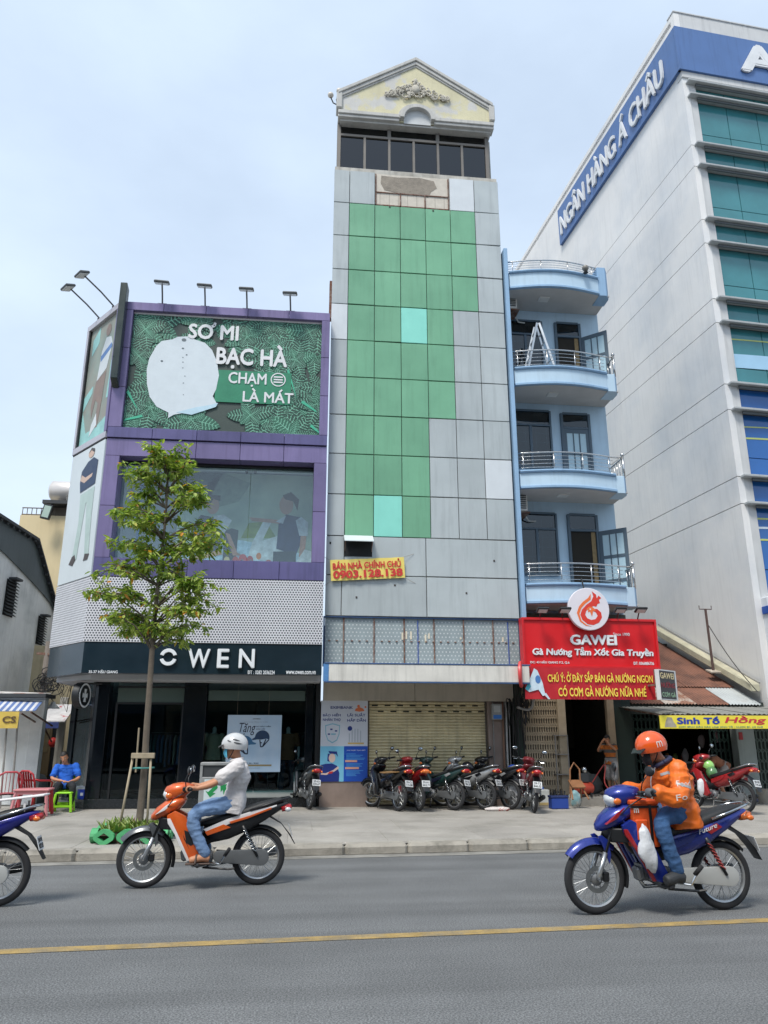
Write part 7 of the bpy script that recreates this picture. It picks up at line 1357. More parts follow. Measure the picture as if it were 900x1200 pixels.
# --- parked bikes
G1 = 'motorbikes parked at the shop fronts'
park(466, 950, -24, 'black parked motorbike nearest the blue bank poster', bk1, bk1, gy1, steer=.5, lean=.1, group=G1, style='b', plate=('59-C1', '115.08'))
park(490, 950, -12, 'parked motorbike with a red tank and a tan board across its seat', redb, dkb_, redb, steer=.3, lean=.06, group=G1, style='b', lamp=lenso, plate=('59-H1', '662.71'))
park(531, 949, -36, 'dark blue-green parked motorbike, third from the bank poster', grn_, dkb_, slv, steer=.5, lean=.1, group=G1, style='b', plate=('59-X2', '904.33'))
park(567, 948.5, -38, 'silver and black parked motorbike, fourth from the bank poster', slv, bk1, bk1, steer=.55, lean=.1, group=G1, style='b', plate=('59-D1', '238.95'))
park(596, 948, -32, 'parked motorbike with a blue helmet on its handlebar', bk1, slv, slv, steer=.5, lean=.1, group=G1, style='b', plate=('59-N1', '571.20'))
park(624, 952, 8, 'maroon parked motorbike in front of the pipes by the lattice gate', mar, mar, slv, steer=-.2, lean=.08, group=G1, style='b', plate=('59-T2', '846.02'))
park(362, 948, -14, 'dark grey parked motorbike before the shop window mannequin', gy1, bk1, slv, steer=.45, lean=.1, group=G1, style='b', plate=('59-E1', '330.67'))
bikeR, MR = park(866, 953, -22, 'red scooter with a green helmet parked at the drink shop', redb, redb, bk1, steer=.35, lean=.08, group=G1, style='b', scale=1.06, plate=('59-S3', '719.44'))
q = UG(764, 938, SW); motorbike('dark parked motorbike half hidden behind the orange rider', q+Vector((0, 1.0, 0)), hd(-60), dkb_, grn_, slv, group=G1, style='b')
# things on the parked bikes
def helmet_mesh(c, s, par, m, m2, rot=None):
    rot = rot or Matrix.Identity(3); c = Vector(c); rings = []
    for k in range(9):
        a = math.pi/2*k/8*1.25; z = math.cos(a)*.125*s; r_ = math.sin(a)*.128*s; rings.append([c+rot @ Vector((r_*1.12*math.cos(t)-.004, r_*.92*math.sin(t), z)) for t in [2*math.pi*j/24 for j in range(24)]])
    rings[0] = [c+rot @ Vector((.002*math.cos(2*math.pi*j/24), .002*math.sin(2*math.pi*j/24), .125*s)) for j in range(24)]
    inner = [[c+(p-c)*.9-rot @ Vector((0, 0, .006)) for p in r] for r in rings[::-1]]
    return MB().loft(rings+inner).build('shell', m, par, smooth=True, auto=60)
def loose_helmet(c, label, m, rot, par_visor=True):
    h_ = thing('helmet', label, 'helmet', c, 'helmets left on parked bikes'); helmet_mesh(c, 1., h_, m, blackp, rot); MB().loft([[c+rot @ Vector((.12+.0*v+.05*v, y, -.02-.012*v)) for y in (-.08, -.04, 0, .04, .08)] for v in (0, 1)], False, False).ext([c+rot @ Vector((.115, -.085, -.02)), c+rot @ Vector((.115, .085, -.02)), c+rot @ Vector((.175, .05, -.035)), c+rot @ Vector((.175, -.05, -.035))], rot @ Vector((0, 0, -.006))).build('peak', blackp, h_, smooth=True)
    return h_
loose_helmet(U(600.5, 902.5, 17.9), 'blue helmet hung on a parked motorbike handlebar', M('helmet_blue', '#2f4fa5', .2, var=.08, obj=True, coat=.6), Matrix.Rotation(.6, 3, 'Z') @ Matrix.Rotation(-.5, 3, 'Y'))
loose_helmet(U(548, 899, 18.0), 'black helmet hung on the silver parked motorbike', M('helmet_black', '#1d1f26', .2, var=.08, obj=True, coat=.6), Matrix.Rotation(2.5, 3, 'Z') @ Matrix.Rotation(-.4, 3, 'Y'))
loose_helmet(U(829, 897, 16.65), 'light green helmet on the red scooter handlebar', M('helmet_green', '#8fc46a', .25, var=.08, obj=True, coat=.5), Matrix.Rotation(2.2, 3, 'Z') @ Matrix.Rotation(-.4, 3, 'Y')); loose_helmet(U(834, 905, 16.55), 'dark green helmet below the light green one on the red scooter', M('helmet_dkgreen', '#4f7a4a', .25, var=.08, obj=True, coat=.5), Matrix.Rotation(1.2, 3, 'Z') @ Matrix.Rotation(-.9, 3, 'Y'))
a, b = U(447, 905.5, 17.15), U(497, 902, 17.3); tag(MB().beam(a, b, .3, .02).build('tan_board', M('plywood', '#8a6a42', .8, var=.2, vs=6)), 'tan plywood board lying across two parked motorbike seats', 'board')
def bagblob(c, sx, sy, sz, name, label, m, seed=1, cat='bag'):
    random.seed(seed); mb = MB().ball(c, sx, sy, sz, 20, 14)
    for i, p in enumerate(mb.v):
        d = p-Vector(c); f = 1+.22*mnoise.noise(d*9+Vector((seed, 0, 0)))+.12*mnoise.noise(d*22); mb.v[i] = Vector(c)+Vector((d.x*f, d.y*f, d.z*(f if d.z < 0 else f*.96)))
    return tag(mb.build(name, m, smooth=True), label, cat)
plas = M('plastic_bag_white', '#cfd2d6', .35, var=.1, vs=9, obj=True, bump=.5, bs=16)
bagblob(U(823, 922, 16.5), .11, .07, .19, 'plastic_bag', 'white plastic bag hanging from the red scooter', plas, 5)
q = UG(608, 948, SW); bagblob(q+Vector((.0, .1, .36)), .2, .2, .36, 'white_sack', 'white sack standing behind the maroon motorbike', M('sack_white', '#c2c3c6', .8, var=.15, vs=6, obj=True, bump=.5, bs=12), 6, 'sack'); q = UG(583, 950, SW); bagblob(q+Vector((0, 0, .035)), .26, .1, .05, 'crumpled_paper', 'crumpled white and red packaging on the pavement under the parked motorbikes', M('paper_white', '#cfc9c6', .8, var=.2, vs=8, col2='#b5524d', thr=.62, soft=.02, obj=True), 8, 'litter')
# ================================================================ people
from mathutils.bvhtree import BVHTree
TS = bpy.data.scenes.new('workbench')          # scratch scene where body surfaces are fused; removed at the end
def remesh(mb, vox, name, mat, parent, it=4, label=None):
    me = bpy.data.meshes.new(name); me.from_pydata(mb.v, [], mb.f); bm = bmesh.new(); bm.from_mesh(me); bmesh.ops.recalc_face_normals(bm, faces=bm.faces); bm.to_mesh(me); bm.free()
    o = bpy.data.objects.new('tmp', me); TS.collection.objects.link(o); r = o.modifiers.new('r', 'REMESH'); r.mode = 'VOXEL'; r.voxel_size = vox; s = o.modifiers.new('s', 'SMOOTH'); s.iterations = it; s.factor = .5
    TS.view_layers[0].update(); dg = TS.view_layers[0].depsgraph; m2 = bpy.data.meshes.new_from_object(o.evaluated_get(dg)); bpy.data.objects.remove(o); bpy.data.meshes.remove(me)
    xs = [v.co for v in m2.vertices]; c = sum(xs, Vector())/len(xs); m2.transform(Matrix.Translation(-c)); m2.materials.clear(); m2.materials.append(mat); m2.name = name
    return put(name, m2, parent, Matrix.Translation(c), smooth=True, label=label)
def smooth_path(pts, n=4):
    out = []; P = [Vector(p) for p in pts]
    for i in range(len(P)-1):
        a, b, c, d = P[max(0, i-1)], P[i], P[i+1], P[min(len(P)-1, i+2)]
        for k in range(n):
            t = k/n; out.append(.5*((2*b)+(c-a)*t+(2*a-5*b+4*c-d)*t*t+(3*b-a-3*c+d)*t**3))
    return out+[P[-1]]
def limb(m, pts, rs, n=4, seg=12):
    sp = smooth_path(pts, n); k = len(sp)-1; R = []
    for i in range(len(sp)):
        f = i/k*(len(rs)-1); j = min(int(f), len(rs)-2); R.append(rs[j]+(rs[j+1]-rs[j])*(f-j))
    m.tube(sp, R, seg); m.ball(sp[0], R[0], n=10, m=8); m.ball(sp[-1], R[-1], n=10, m=8)
def torso(m, spine, lat, add=0.):
    """spine: (point, half width, half depth) from pelvis to neck"""
    lat = Vector(lat).normalized(); rings = []
    P = [Vector(p) for p, _, _ in spine]
    for i, (p, hw, hd_) in enumerate(spine):
        t = (P[min(i+1, len(P)-1)]-P[max(i-1, 0)]).normalized(); f = lat.cross(t).normalized()
        rings.append([P[i]+lat*(hw+add)*math.copysign(abs(math.cos(a))**.8, math.cos(a))+f*(hd_+add)*math.copysign(abs(math.sin(a))**.85, math.sin(a)) for a in [2*math.pi*k/20 for k in range(20)]])
    m.loft(rings)
skin = M('skin', '#b98363', .55, var=.08, vs=14, obj=True); skin_l = M('skin_light', '#c2937a', .55, var=.08, vs=14, obj=True); hairm = M('hair_black', '#1c1816', .5, var=.2, vs=40, obj=True, bump=.4, bs=120)
def head(m, c, fwd, up=(0, 0, 1), s=1.):
    """skull, jaw, nose, ears added to the body surface; returns the head's axes"""
    f = Vector(fwd).normalized(); u = Vector(up); u = (u-f*u.dot(f)).normalized(); l = u.cross(f); R = Matrix((f, l, u)).transposed(); c = Vector(c)
    def at(x, y, z): return c+R @ Vector((x*s, y*s, z*s))
    m.ball(at(-.005, 0, .025), .098*s, .078*s, .098*s, 16, 12, rot=R); m.ball(at(.03, 0, -.045), .062*s, .058*s, .075*s, 14, 10, rot=R); m.ball(at(.06, 0, -.095), .028*s, .03*s, .024*s, 10, 8, rot=R)
    m.tube([at(.085, 0, .02), at(.112, 0, -.025), at(.098, 0, -.04)], [.008*s, .016*s, .012*s], 8); m.ball(at(.102, 0, -.03), .016*s, .018*s, .012*s, 8, 6, rot=R)
    m.tube([at(.085, .035, .022), at(.092, 0, .024), at(.085, -.035, .022)], .009*s, 6)          # brow
    m.ball(at(.088, 0, -.062), .012*s, .024*s, .009*s, 8, 6, rot=R)                              # lips
    for y in (1, -1): m.ball(at(-.005, y*.078, -.01), .022*s, .009*s, .032*s, 10, 8, rot=R)
    return at, R
def eyes(at, R, par, s=1.):
    for y in (1, -1):
        MB().ball(at(.078, y*.032, .005), .012*s, .014*s, .009*s, 10, 8, rot=R).build('eye', M('eye_white', '#c9c4bd', .3, var=0), par, smooth=True); MB().ball(at(.087, y*.032, .005), .005*s, .006*s, .006*s, 8, 6, rot=R).build('pupil', hairm, par, smooth=True)
        MB().tube([at(.088, y*.018, .026), at(.086, y*.034, .031), at(.076, y*.05, .025)], .004*s, 5).build('eyebrow', hairm, par)
def haircap(at, R, par, s=1., m_=None, low=.0):
    mb = MB(); c = at(-.012, 0, .03); mb.ball(c, .106*s, .088*s, .104*s, 24, 18, rot=R); keep = []
    Ri = R.transposed()
    for f_ in mb.f:
        p = Ri @ (sum((mb.v[i] for i in f_), Vector())/len(f_)-c)
        if p.z > (.035 if p.x > .03 else -.055+low)*s or (p.x < -.02*s and p.z > -.075*s): keep.append(f_)
    mb.f = keep; mb.mi = [0]*len(keep)
    for i, v in enumerate(mb.v): mb.v[i] = v+(v-c).normalized()*.006*mnoise.noise(v*60)
    return mb.build('hair', m_ or hairm, par, smooth=True)
def grip_hand(m, g, sgn, s=1.):
    """closed hand round a bar that runs along y at point g; sgn = side"""
    g = Vector(g); m.ball(g+Vector((-.032, 0, .012)), .032*s, .042*s, .022*s, 12, 8)
    for k in range(4):
        y = (-.033+.022*k); ln = (.9, 1., 1., .85)[k]; m.tube(smooth_path([g+Vector((-.02, y, .026)), g+Vector((.008, y, .033*ln)), g+Vector((.03*ln, y, .016)), g+Vector((.032*ln, y, -.012)), g+Vector((.012, y, -.03*ln))], 3), [.0105*s]*9+[.0095*s]*3+[.008*s], 8)
    yi = -sgn*.045; m.tube(smooth_path([g+Vector((-.04, yi*.7, .0)), g+Vector((-.018, yi, -.015)), g+Vector((.008, yi*.8, -.026))], 3), [.0125*s, .012*s, .0115*s, .011*s, .0105*s, .010*s, .009*s], 8)
def open_hand(m, w, d, n, s=1., curl=.5):
    """relaxed hand from wrist w along d, palm normal n"""
    w = Vector(w); d = Vector(d).normalized(); n = Vector(n); n = (n-d*n.dot(d)).normalized(); x = d.cross(n)
    R = Matrix((d, x, n)).transposed(); m.ball(w+d*.05*s, .048*s, .038*s, .016*s, 12, 8, rot=R)
    for k in range(4):
        o = (-.03+.02*k)*s; ln = (.062, .072, .068, .052)[k]*s; b = w+d*.085*s+x*o; m.tube(smooth_path([b, b+d*ln*.45+n*.006*curl, b+d*ln*.8+n*.022*curl, b+d*ln+n*.045*curl], 2), [.0098*s, .0095*s, .009*s, .0088*s, .0082*s, .0078*s, .007*s], 8)
    b = w+d*.025*s-x*.03*s; m.tube(smooth_path([b, b+d*.03*s-x*.025*s+n*.006, b+d*.058*s-x*.03*s+n*.016], 2), [.0125*s, .012*s, .011*s, .0105*s, .009*s], 8)
def foot(m, ank, toe, s=1., r=0.):
    ank, toe = Vector(ank), Vector(toe); d = toe-ank; d.z = 0; d.normalize(); hl = Vector((ank.x, ank.y, toe.z+.012))-d*.045*s
    m.tube(smooth_path([hl, hl.lerp(toe, .35)+Vector((0, 0, .018)), hl.lerp(toe, .75)+Vector((0, 0, .006)), toe], 3), [.038*s+r, .041*s+r, .042*s+r, .042*s+r, .041*s+r, .041*s+r, .040*s+r, .038*s+r, .034*s+r, .026*s+r], 12); m.tube([ank, hl+d*.035], [.036*s+r, .038*s+r], 10)
def person(name, label, J, cloth, vox=.011, group=None, hd_fwd=(1, 0, 0), hd_up=(0, 0, 1), hands='grip', s=1., skin_m=None, headless=False, handdir=None, extra_head=None):
    """J: joints in the current frame. cloth: list of (part name, material, kind, options)"""
    sk_ = skin_m or skin; t_ = thing(name, label, 'mannequin' if name == 'mannequin' else 'person', J['pelvis']-Vector((0, 0, 0)) if False else (J['pelvis'][0], J['pelvis'][1], min(J['toeL'][2], J['toeR'][2])-.04), group)
    V_ = {k: Vector(v) for k, v in J.items()}; lat = (V_['shL']-V_['shR']); pel, ch, nk = V_['pelvis'], V_['chest'], V_['neck']
    sp = lambda w: [(pel-(ch-pel).normalized()*.07*s, .12*s, .09*s), (pel, .15*s*w, .105*s), (pel.lerp(ch, .45), .135*s*w, .098*s), (ch, .165*s*w, .115*s), (ch.lerp(nk, .55), .155*s, .10*s), (nk-(nk-ch).normalized()*.015, .085*s, .07*s)]
    b = MB(); torso(b, sp(.97), lat, -.008)
    limb(b, [nk-(nk-ch).normalized()*.05, nk, V_['head']-(V_['head']-nk)*.25], [.056*s, .05*s, .052*s])
    if not headless: at, R = head(b, V_['head'], hd_fwd, hd_up, s)
    arms = {}; legs = {}
    for S, sg in (('L', 1), ('R', -1)):
        limb(b, [V_['sh'+S], V_['el'+S], V_['wr'+S]], [.05*s, .044*s, .036*s, .038*s, .032*s, .025*s], 5); limb(b, [V_['hip'+S], V_['kn'+S], V_['an'+S]], [.08*s, .07*s, .052*s, .052*s, .046*s, .034*s], 5); foot(b, V_['an'+S], V_['toe'+S], s)
        if hands == 'grip': grip_hand(b, V_['hand'+S], sg, s); limb(b, [V_['wr'+S], V_['hand'+S]+Vector((-.035, 0, .01))], [.025*s, .026*s], 2)
        else: open_hand(b, V_['wr'+S], handdir[S][0], handdir[S][1], s)
    body = remesh(b, vox, 'body', sk_, t_, 3)
    for nm_, m_, kind, op in cloth:
        c = MB(); a = op.get('add', .014)
        if kind == 'top':
            sp2 = sp(1.0); sp2[0] = (pel-(ch-pel).normalized()*op.get('hem', .1), .172*s, .132*s); sp2[1] = (pel, .168*s, .125*s); sp2[-1] = (nk-(nk-ch).normalized()*.02, .09*s, .075*s); torso(c, sp2, lat, a)
            for S in 'LR':
                e = V_['el'+S]; w = V_['wr'+S]; sh = V_['sh'+S]; ar = a+op.get('puff', 0)
                if op.get('sleeve') == 'long': limb(c, [sh, e, w], [.056*s+ar, .052*s+ar, .046*s+ar, .045*s+ar, .04*s+ar, .032*s+ar], 5)
                elif op.get('sleeve') == 'short': limb(c, [sh, sh.lerp(e, .4), sh.lerp(e, .72)], [.06*s+ar, .056*s+ar, .056*s+ar], 4)
                else: c.ball(sh, .055*s+ar)
        elif kind == 'legs':
            torso(c, [(pel-(ch-pel).normalized()*.08, .12*s, .1*s), (pel, .155*s, .112*s), (pel.lerp(ch, .3), .142*s, .105*s)], lat, a)
            for S in 'LR':
                h_, k_, n_ = V_['hip'+S], V_['kn'+S], V_['an'+S]; f = op.get('length', 1.)
                if f >= .99: limb(c, [h_, k_, n_+(k_-n_)*.06], [.088*s+a, .078*s+a, .062*s+a, .06*s+a, .054*s+a, .05*s+a], 6)
                else: limb(c, [h_, h_.lerp(k_, .5), h_.lerp(k_, f*1.6)], [.09*s+a, .085*s+a, .08*s+a], 4)
        elif kind == 'shoes':
            for S in 'LR': foot(c, V_['an'+S], V_['toe'+S], s, a)
        elif kind == 'gloves':
            for S, sg in (('L', 1), ('R', -1)): grip_hand(c, V_['hand'+S], sg, 1.22*s); limb(c, [V_['wr'+S], V_['hand'+S]+Vector((-.03, 0, .01))], [.036*s, .034*s], 2)
        rough_ = MB(); rough_.v, rough_.f, rough_.mi = c.v, c.f, c.mi; o = remesh(c, op.get('vox', vox), nm_, m_, t_, op.get('it', 3), op.get('label'))
        if op.get('wrinkle'):
            vs_ = [v.co.copy() for v in o.data.vertices]; ns_ = [v.normal.copy() for v in o.data.vertices]; out_ = []
            for q_, n_ in zip(vs_, ns_):            # folds: ridged noise drawn out across the limb
                p = q_*op.get('wf', 9)+Vector((3, 1, 0)); rd_ = 1-2*abs(mnoise.noise(Vector((p.x*.7, p.y*.7, p.z*1.9)))); out_ += list(q_+n_*op['wrinkle']*(.8*mnoise.noise(p)+.7*(rd_-.6)+.35*mnoise.noise(p*2.7)))
            o.data.vertices.foreach_set('co', out_); o.data.update()
    if not headless: return t_, at, R, V_
    return t_, None, None, V_
def cotton(name, c, **k): return M(name, c, .85, var=.13, vs=7, obj=True, bump=.35, bs=34, **k)
def denim(name, c): return M(name, c, .85, var=.28, vs=5, obj=True, bump=.3, bs=30)
def worn_helmet(at, R, par, m_, peak_m, s=1.08, visor=False):
    c = at(-.008, 0, .03); o = helmet_mesh(c, s, par, m_, None, R @ Matrix.Rotation(-.12, 3, 'Y')); o.name = 'helmet'
    pts = lambda v: [c+R @ Vector((.10*s+.02+v*.055, y*(1-.25*v), .012-.03*v+.006*(1-abs(y)/.1))) for y in (-.1, -.06, -.02, .02, .06, .1)]
    MB().loft([pts(0), pts(.5), pts(1)], False, False).loft([[p-Vector((0, 0, .005)) for p in pts(v)] for v in (0, .5, 1)], False, False).build('helmet_peak', peak_m, par, smooth=True)
    for y in (1, -1): MB().tube(smooth_path([at(.0, y*.088, -.015), at(.02, y*.08, -.06), at(.055, y*.04, -.118), at(.06, 0, -.125)], 3), .006, 5).build('chin_strap', blackp, par, smooth=True)
    return o
# ---- rider in the white polo
FR.append(MW)
J = dict(pelvis=(-.32, 0, .885), chest=(-.365, 0, 1.14), neck=(-.335, 0, 1.325), head=(-.285, 0, 1.465), shL=(-.35, .175, 1.265), shR=(-.35, -.175, 1.265), elL=(-.10, .265, 1.09), elR=(-.10, -.265, 1.09), wrL=(.085, .292, 1.035), wrR=(.085, -.292, 1.035), handL=(.165, .305, 1.028), handR=(.165, -.305, 1.028), hipL=(-.28, .09, .855), hipR=(-.28, -.09, .855), knL=(.11, .2, .745), knR=(.11, -.2, .745), anL=(-.045, .205, .345), anR=(-.045, -.205, .345), toeL=(.125, .215, .295), toeR=(.125, -.215, .295))
pW, at, R, _ = person('person', 'man in white polo shirt and jeans riding the orange motorbike', J, [('shirt', cotton('polo_white', '#c9c5c4'), 'top', dict(sleeve='short', hem=.13, add=.016, wrinkle=.009, wf=8, puff=.008)), ('jeans', denim('jeans_light', '#6f8bb0'), 'legs', dict(add=.01, wrinkle=.009, wf=10))], hd_fwd=(1, .03, -.06), vox=.009)
atW = at; hmW = worn_helmet(at, R, pW, M('helmet_white', '#c3c4c4', .25, var=.08, obj=True, coat=.5), M('helmet_grey', '#77797b', .3, obj=True)); eyes(at, R, pW)
mk = MB(); rg = []
for k in range(7):
    v = k/6; rg.append([at(.062+.052*math.cos(y*1.25)*(.75+.35*math.sin(math.pi*v)), y*.068, .0-.105*v) for y in [-1+j/5 for j in range(11)]])
mk.loft(rg, False, False).build('face_mask', M('mask_cyan', '#5fbfdc', .8, var=.1, obj=True), pW, smooth=True)
for y in (1, -1): MB().tube([at(.075, y*.064, -.02), at(.0, y*.084, -.012)], .003, 4).build('mask_loop', platem, pW)
MB().tube(smooth_path([(-.31, .07, 1.325), (-.27, .045, 1.315), (-.262, 0, 1.305), (-.27, -.045, 1.315), (-.31, -.07, 1.325), (-.375, -.05, 1.34), (-.39, 0, 1.345), (-.375, .05, 1.34), (-.31, .07, 1.325)], 3), .019, 8).build('collar', cotton('polo_white', '#c9c5c4'), pW, smooth=True)
for S in (1, -1):                           # sandals
    MB().ext([(.165, S*.175, .252), (.165, S*.25, .252), (-.10, S*.245, .252), (-.10, S*.17, .252)], (0, 0, .018)).build('sandal', M('sandal_brown', '#54443c', .7, obj=True), pW, bevel=.006); MB().tube(smooth_path([(.06, S*.165, .268), (.05, S*.19, .34), (.05, S*.235, .34), (.06, S*.26, .268)], 3), .012, 6).build('sandal_strap', M('sandal_brown', '#54443c', .7, obj=True), pW)
bagblob(Vector((.12, .03, .60)), .07, .07, .11, 'plastic_bag', 'small clear plastic bag hung before the white-shirted rider knees', plas, 9); FR.pop()
# ---- rider in the orange jacket
FR.append(MO)
J = dict(pelvis=(-.27, 0, .87), chest=(-.25, 0, 1.11), neck=(-.15, 0, 1.28), head=(-.045, 0, 1.405), shL=(-.20, .185, 1.22), shR=(-.20, -.185, 1.22), elL=(-.115, .30, 1.0), elR=(-.1, -.30, 1.0), wrL=(.085, .305, 1.035), wrR=(.085, -.305, 1.035), handL=(.165, .312, 1.032), handR=(.165, -.312, 1.032), hipL=(-.24, .095, .845), hipR=(-.24, -.095, .845), knL=(.04, .225, .775), knR=(.09, -.225, .755), anL=(-.07, .23, .36), anR=(-.03, -.23, .36), toeL=(.08, .27, .30), toeR=(.12, -.25, .30))
jk = M('jacket_orange', '#dd6a17', .5, var=.08, vs=6, obj=True, bump=.35, bs=14)
pO, at, R, V_ = person('person', 'delivery rider in orange jacket and helmet on the blue motorbike', J, [('jacket', jk, 'top', dict(sleeve='long', hem=.16, add=.034, puff=.004, wrinkle=.018, wf=7, it=2)), ('jeans', denim('jeans_dark', '#365a86'), 'legs', dict(add=.01, wrinkle=.011, wf=10)), ('shoes', M('sneaker_black', '#2f3134', .6, var=.15, obj=True), 'shoes', dict(add=.012)), ('gloves', M('glove_grey', '#55585c', .8, var=.25, vs=30, obj=True), 'gloves', dict(vox=.007))], hd_fwd=(1, .12, -.3), vox=.009)
worn_helmet(at, R, pO, M('helmet_orange', '#e05a1e', .22, var=.06, obj=True, coat=.6), M('helmet_peak_black', '#26282a', .25, obj=True), 1.1); eyes(at, R, pO)
rg = []
for k in range(7):
    v = k/6; rg.append([at(.06+.056*math.cos(y*1.2)*(.75+.35*math.sin(math.pi*v)), y*.07, -.008-.115*v) for y in [-1+j/5 for j in range(11)]])
MB().loft(rg, False, False).build('face_mask', M('mask_black', '#1d1d20', .85, var=.1, obj=True), pO, smooth=True)
MB().tube(smooth_path([(-.12, .075, 1.285), (-.075, .05, 1.26), (-.06, 0, 1.25), (-.075, -.05, 1.26), (-.12, -.075, 1.285), (-.2, -.055, 1.32), (-.215, 0, 1.325), (-.2, .055, 1.32), (-.12, .075, 1.285)], 3), .022, 8).build('collar', M('collar_navy', '#232a4a', .7, obj=True), pO, smooth=True)
jm = [c for c in W if c.parent is pO and c.name.startswith('jacket')][0]; hm = [c for c in W if c.parent is pO and c.name.startswith('helmet') and 'peak' not in c.name][0]
def decal(target, body, o, xd, ud, w, h, mat, name, par, art=None, off=.004, shear=0):
    """lettering pressed onto a curved surface (frame coordinates)"""
    tm = target.data; lm = FR[-1].inverted() @ W[target]; bv = BVHTree.FromPolygons([lm @ v.co for v in tm.vertices], [list(p.vertices) for p in tm.polygons])
    xd = Vector(xd).normalized(); ud = Vector(ud); ud = (ud-xd*ud.dot(xd)).normalized(); nn = xd.cross(ud); o = Vector(o)
    if art: pts = art; bm_ = MB(); bm_.add([Vector((u, v, 0)) for u, v in pts], [list(range(len(pts)))]); vs, fs = bm_.v, bm_.f; x0, x1, y0, y1 = 0, 1, 0, 1
    else:
        vs, fs = typeset(body, shear); keep = [f for f in fs if all(vs[i].z > 0 for i in f)]; fs = keep; xs = [v.x for v in vs]; ys = [v.y for v in vs]; x0, x1, y0, y1 = min(xs), max(xs), min(ys), max(ys)
    me = bpy.data.meshes.new(name); me.from_pydata(vs, [], fs); bm = bmesh.new(); bm.from_mesh(me); bmesh.ops.delete(bm, geom=[v for v in bm.verts if not v.link_faces], context='VERTS'); bmesh.ops.triangulate(bm, faces=bm.faces); bmesh.ops.subdivide_edges(bm, edges=[e for e in bm.edges if e.calc_length() > .25*(x1-x0)/max(1, len(body) or 1)], cuts=2)
    for v in bm.verts:
        p = o+xd*(w*((v.co.x-x0)/(x1-x0)-.5))+ud*(h*((v.co.y-y0)/(y1-y0)-.5)); hit = bv.ray_cast(p+nn*.3, -nn); v.co = (hit[0]+nn*off) if hit[0] else p
    c = sum((v.co for v in bm.verts), Vector())/len(bm.verts)
    for v in bm.verts: v.co -= c
    bm.to_mesh(me); bm.free(); me.materials.append(mat); return put(name, me, par, Matrix.Translation(c))
FR.append(MW)
slot = M('helmet_vent_dark', '#3a3c3f', .4, var=.05, obj=True); bar_ = [(u/10, .5-.5*math.sin(math.pi*(.15+.85*u/10))) for u in range(11)]+[(u/10, .5+.5*math.sin(math.pi*(.15+.85*u/10))) for u in range(10, -1, -1)]
for dx, dz, w_ in ((-.03, .085, .09), (-.05, .05, .1), (.05, .075, .05)): decal(hmW, '', atW(dx, .1, dz), (-1, 0, -.25), (-.25, .3, 1), w_, .014, slot, 'helmet_vent', pW, art=bar_)
FR.pop()
wpr = M('print_white_cloth', '#d2cfca', .6, var=.05, obj=True); rfl = M('reflective_grey', '#9a9a9c', .4, var=.08, obj=True)
decal(jm, 'm', (-.1, .12, 1.1), (-.75, .65, 0), (.2, .1, 1), .075, .085, wpr, 'emblem', pO); decal(jm, 'Food', (-.2, .17, 1.115), (-1, .25, 0), (.1, 0, 1), .13, .05, wpr, 'emblem', pO); decal(jm, 'Fo', (-.1, .3, 1.0), (-1, .1, .1), (.1, 0, 1), .11, .05, wpr, 'emblem', pO)
st = [(u/12, 0) for u in range(13)]+[(u/12, 1) for u in range(12, -1, -1)]
decal(jm, '', (-.175, .2, 1.09), (-1, .1, -.3), (-.3, 0, 1), .15, .022, rfl, 'reflective_stripe', pO, art=st); decal(jm, '', (-.13, .1, 1.2), (-.6, .8, .3), (.3, 0, 1), .12, .022, rfl, 'reflective_stripe', pO, art=st)
decal(hm, 'm', (-.075, .09, 1.455), (-1, .2, .2), (.1, 0, 1), .06, .055, wpr, 'emblem', pO)
MB().tube(smooth_path([(-.05, .035, 1.24), (.0, .02, 1.12), (-.02, .01, .98)], 4), .006, 5).build('zip', rfl, pO)
for s_, tx, ty in ((1, .08, .27),):
    pass
bgm_ = M('bag_orange', '#cf4f16', .6, var=.1, vs=7, obj=True, bump=.3, bs=18); bag = thing('delivery_bag', 'orange insulated delivery bag carried between the rider knees', 'bag', (.13, 0, .55))
MB().box(.03, .29, -.165, .165, .56, .95).build('body', bgm_, bag, bevel=.025, seg=2); MB().box(.02, .30, -.175, .175, .92, .965).build('flap', bgm_, bag, bevel=.012); MB().box(.10, .125, -.172, .172, .56, .92).build('strap', blackp, bag); MB().box(.025, .295, -.17, .17, .895, .915).build('zip_band', blackp, bag); MB().box(.15, .27, .165, .19, .62, .80).build('pocket', bgm_, bag, bevel=.012)
RB2 = Rect((.285, .172, .85), (-1, 0, 0), (0, 0, 1), .12, .05); RB2.text('m', .1, .1, .5, .9, wpr, bag, .003, .002)
mb = MB().ball((.21, .235, .57), .085, .045, .19, 22, 16)
for i, p in enumerate(mb.v):
    d = p-Vector((.21, .235, .57)); f = 1+.4*mnoise.noise(d*9)+.22*mnoise.noise(d*21)+.1*mnoise.noise(d*45); tz = .55+.45*min(1, max(0, (.2-d.z)/.25)); mb.v[i] = Vector((.21-.25*d.z*-.6+d.x*f*tz-.0, .235+d.y*f, .57+d.z*f))
tag(mb.build('plastic_bag', plas, smooth=True), 'long white plastic bag hanging on the blue motorbike shield', 'bag'); FR.pop()
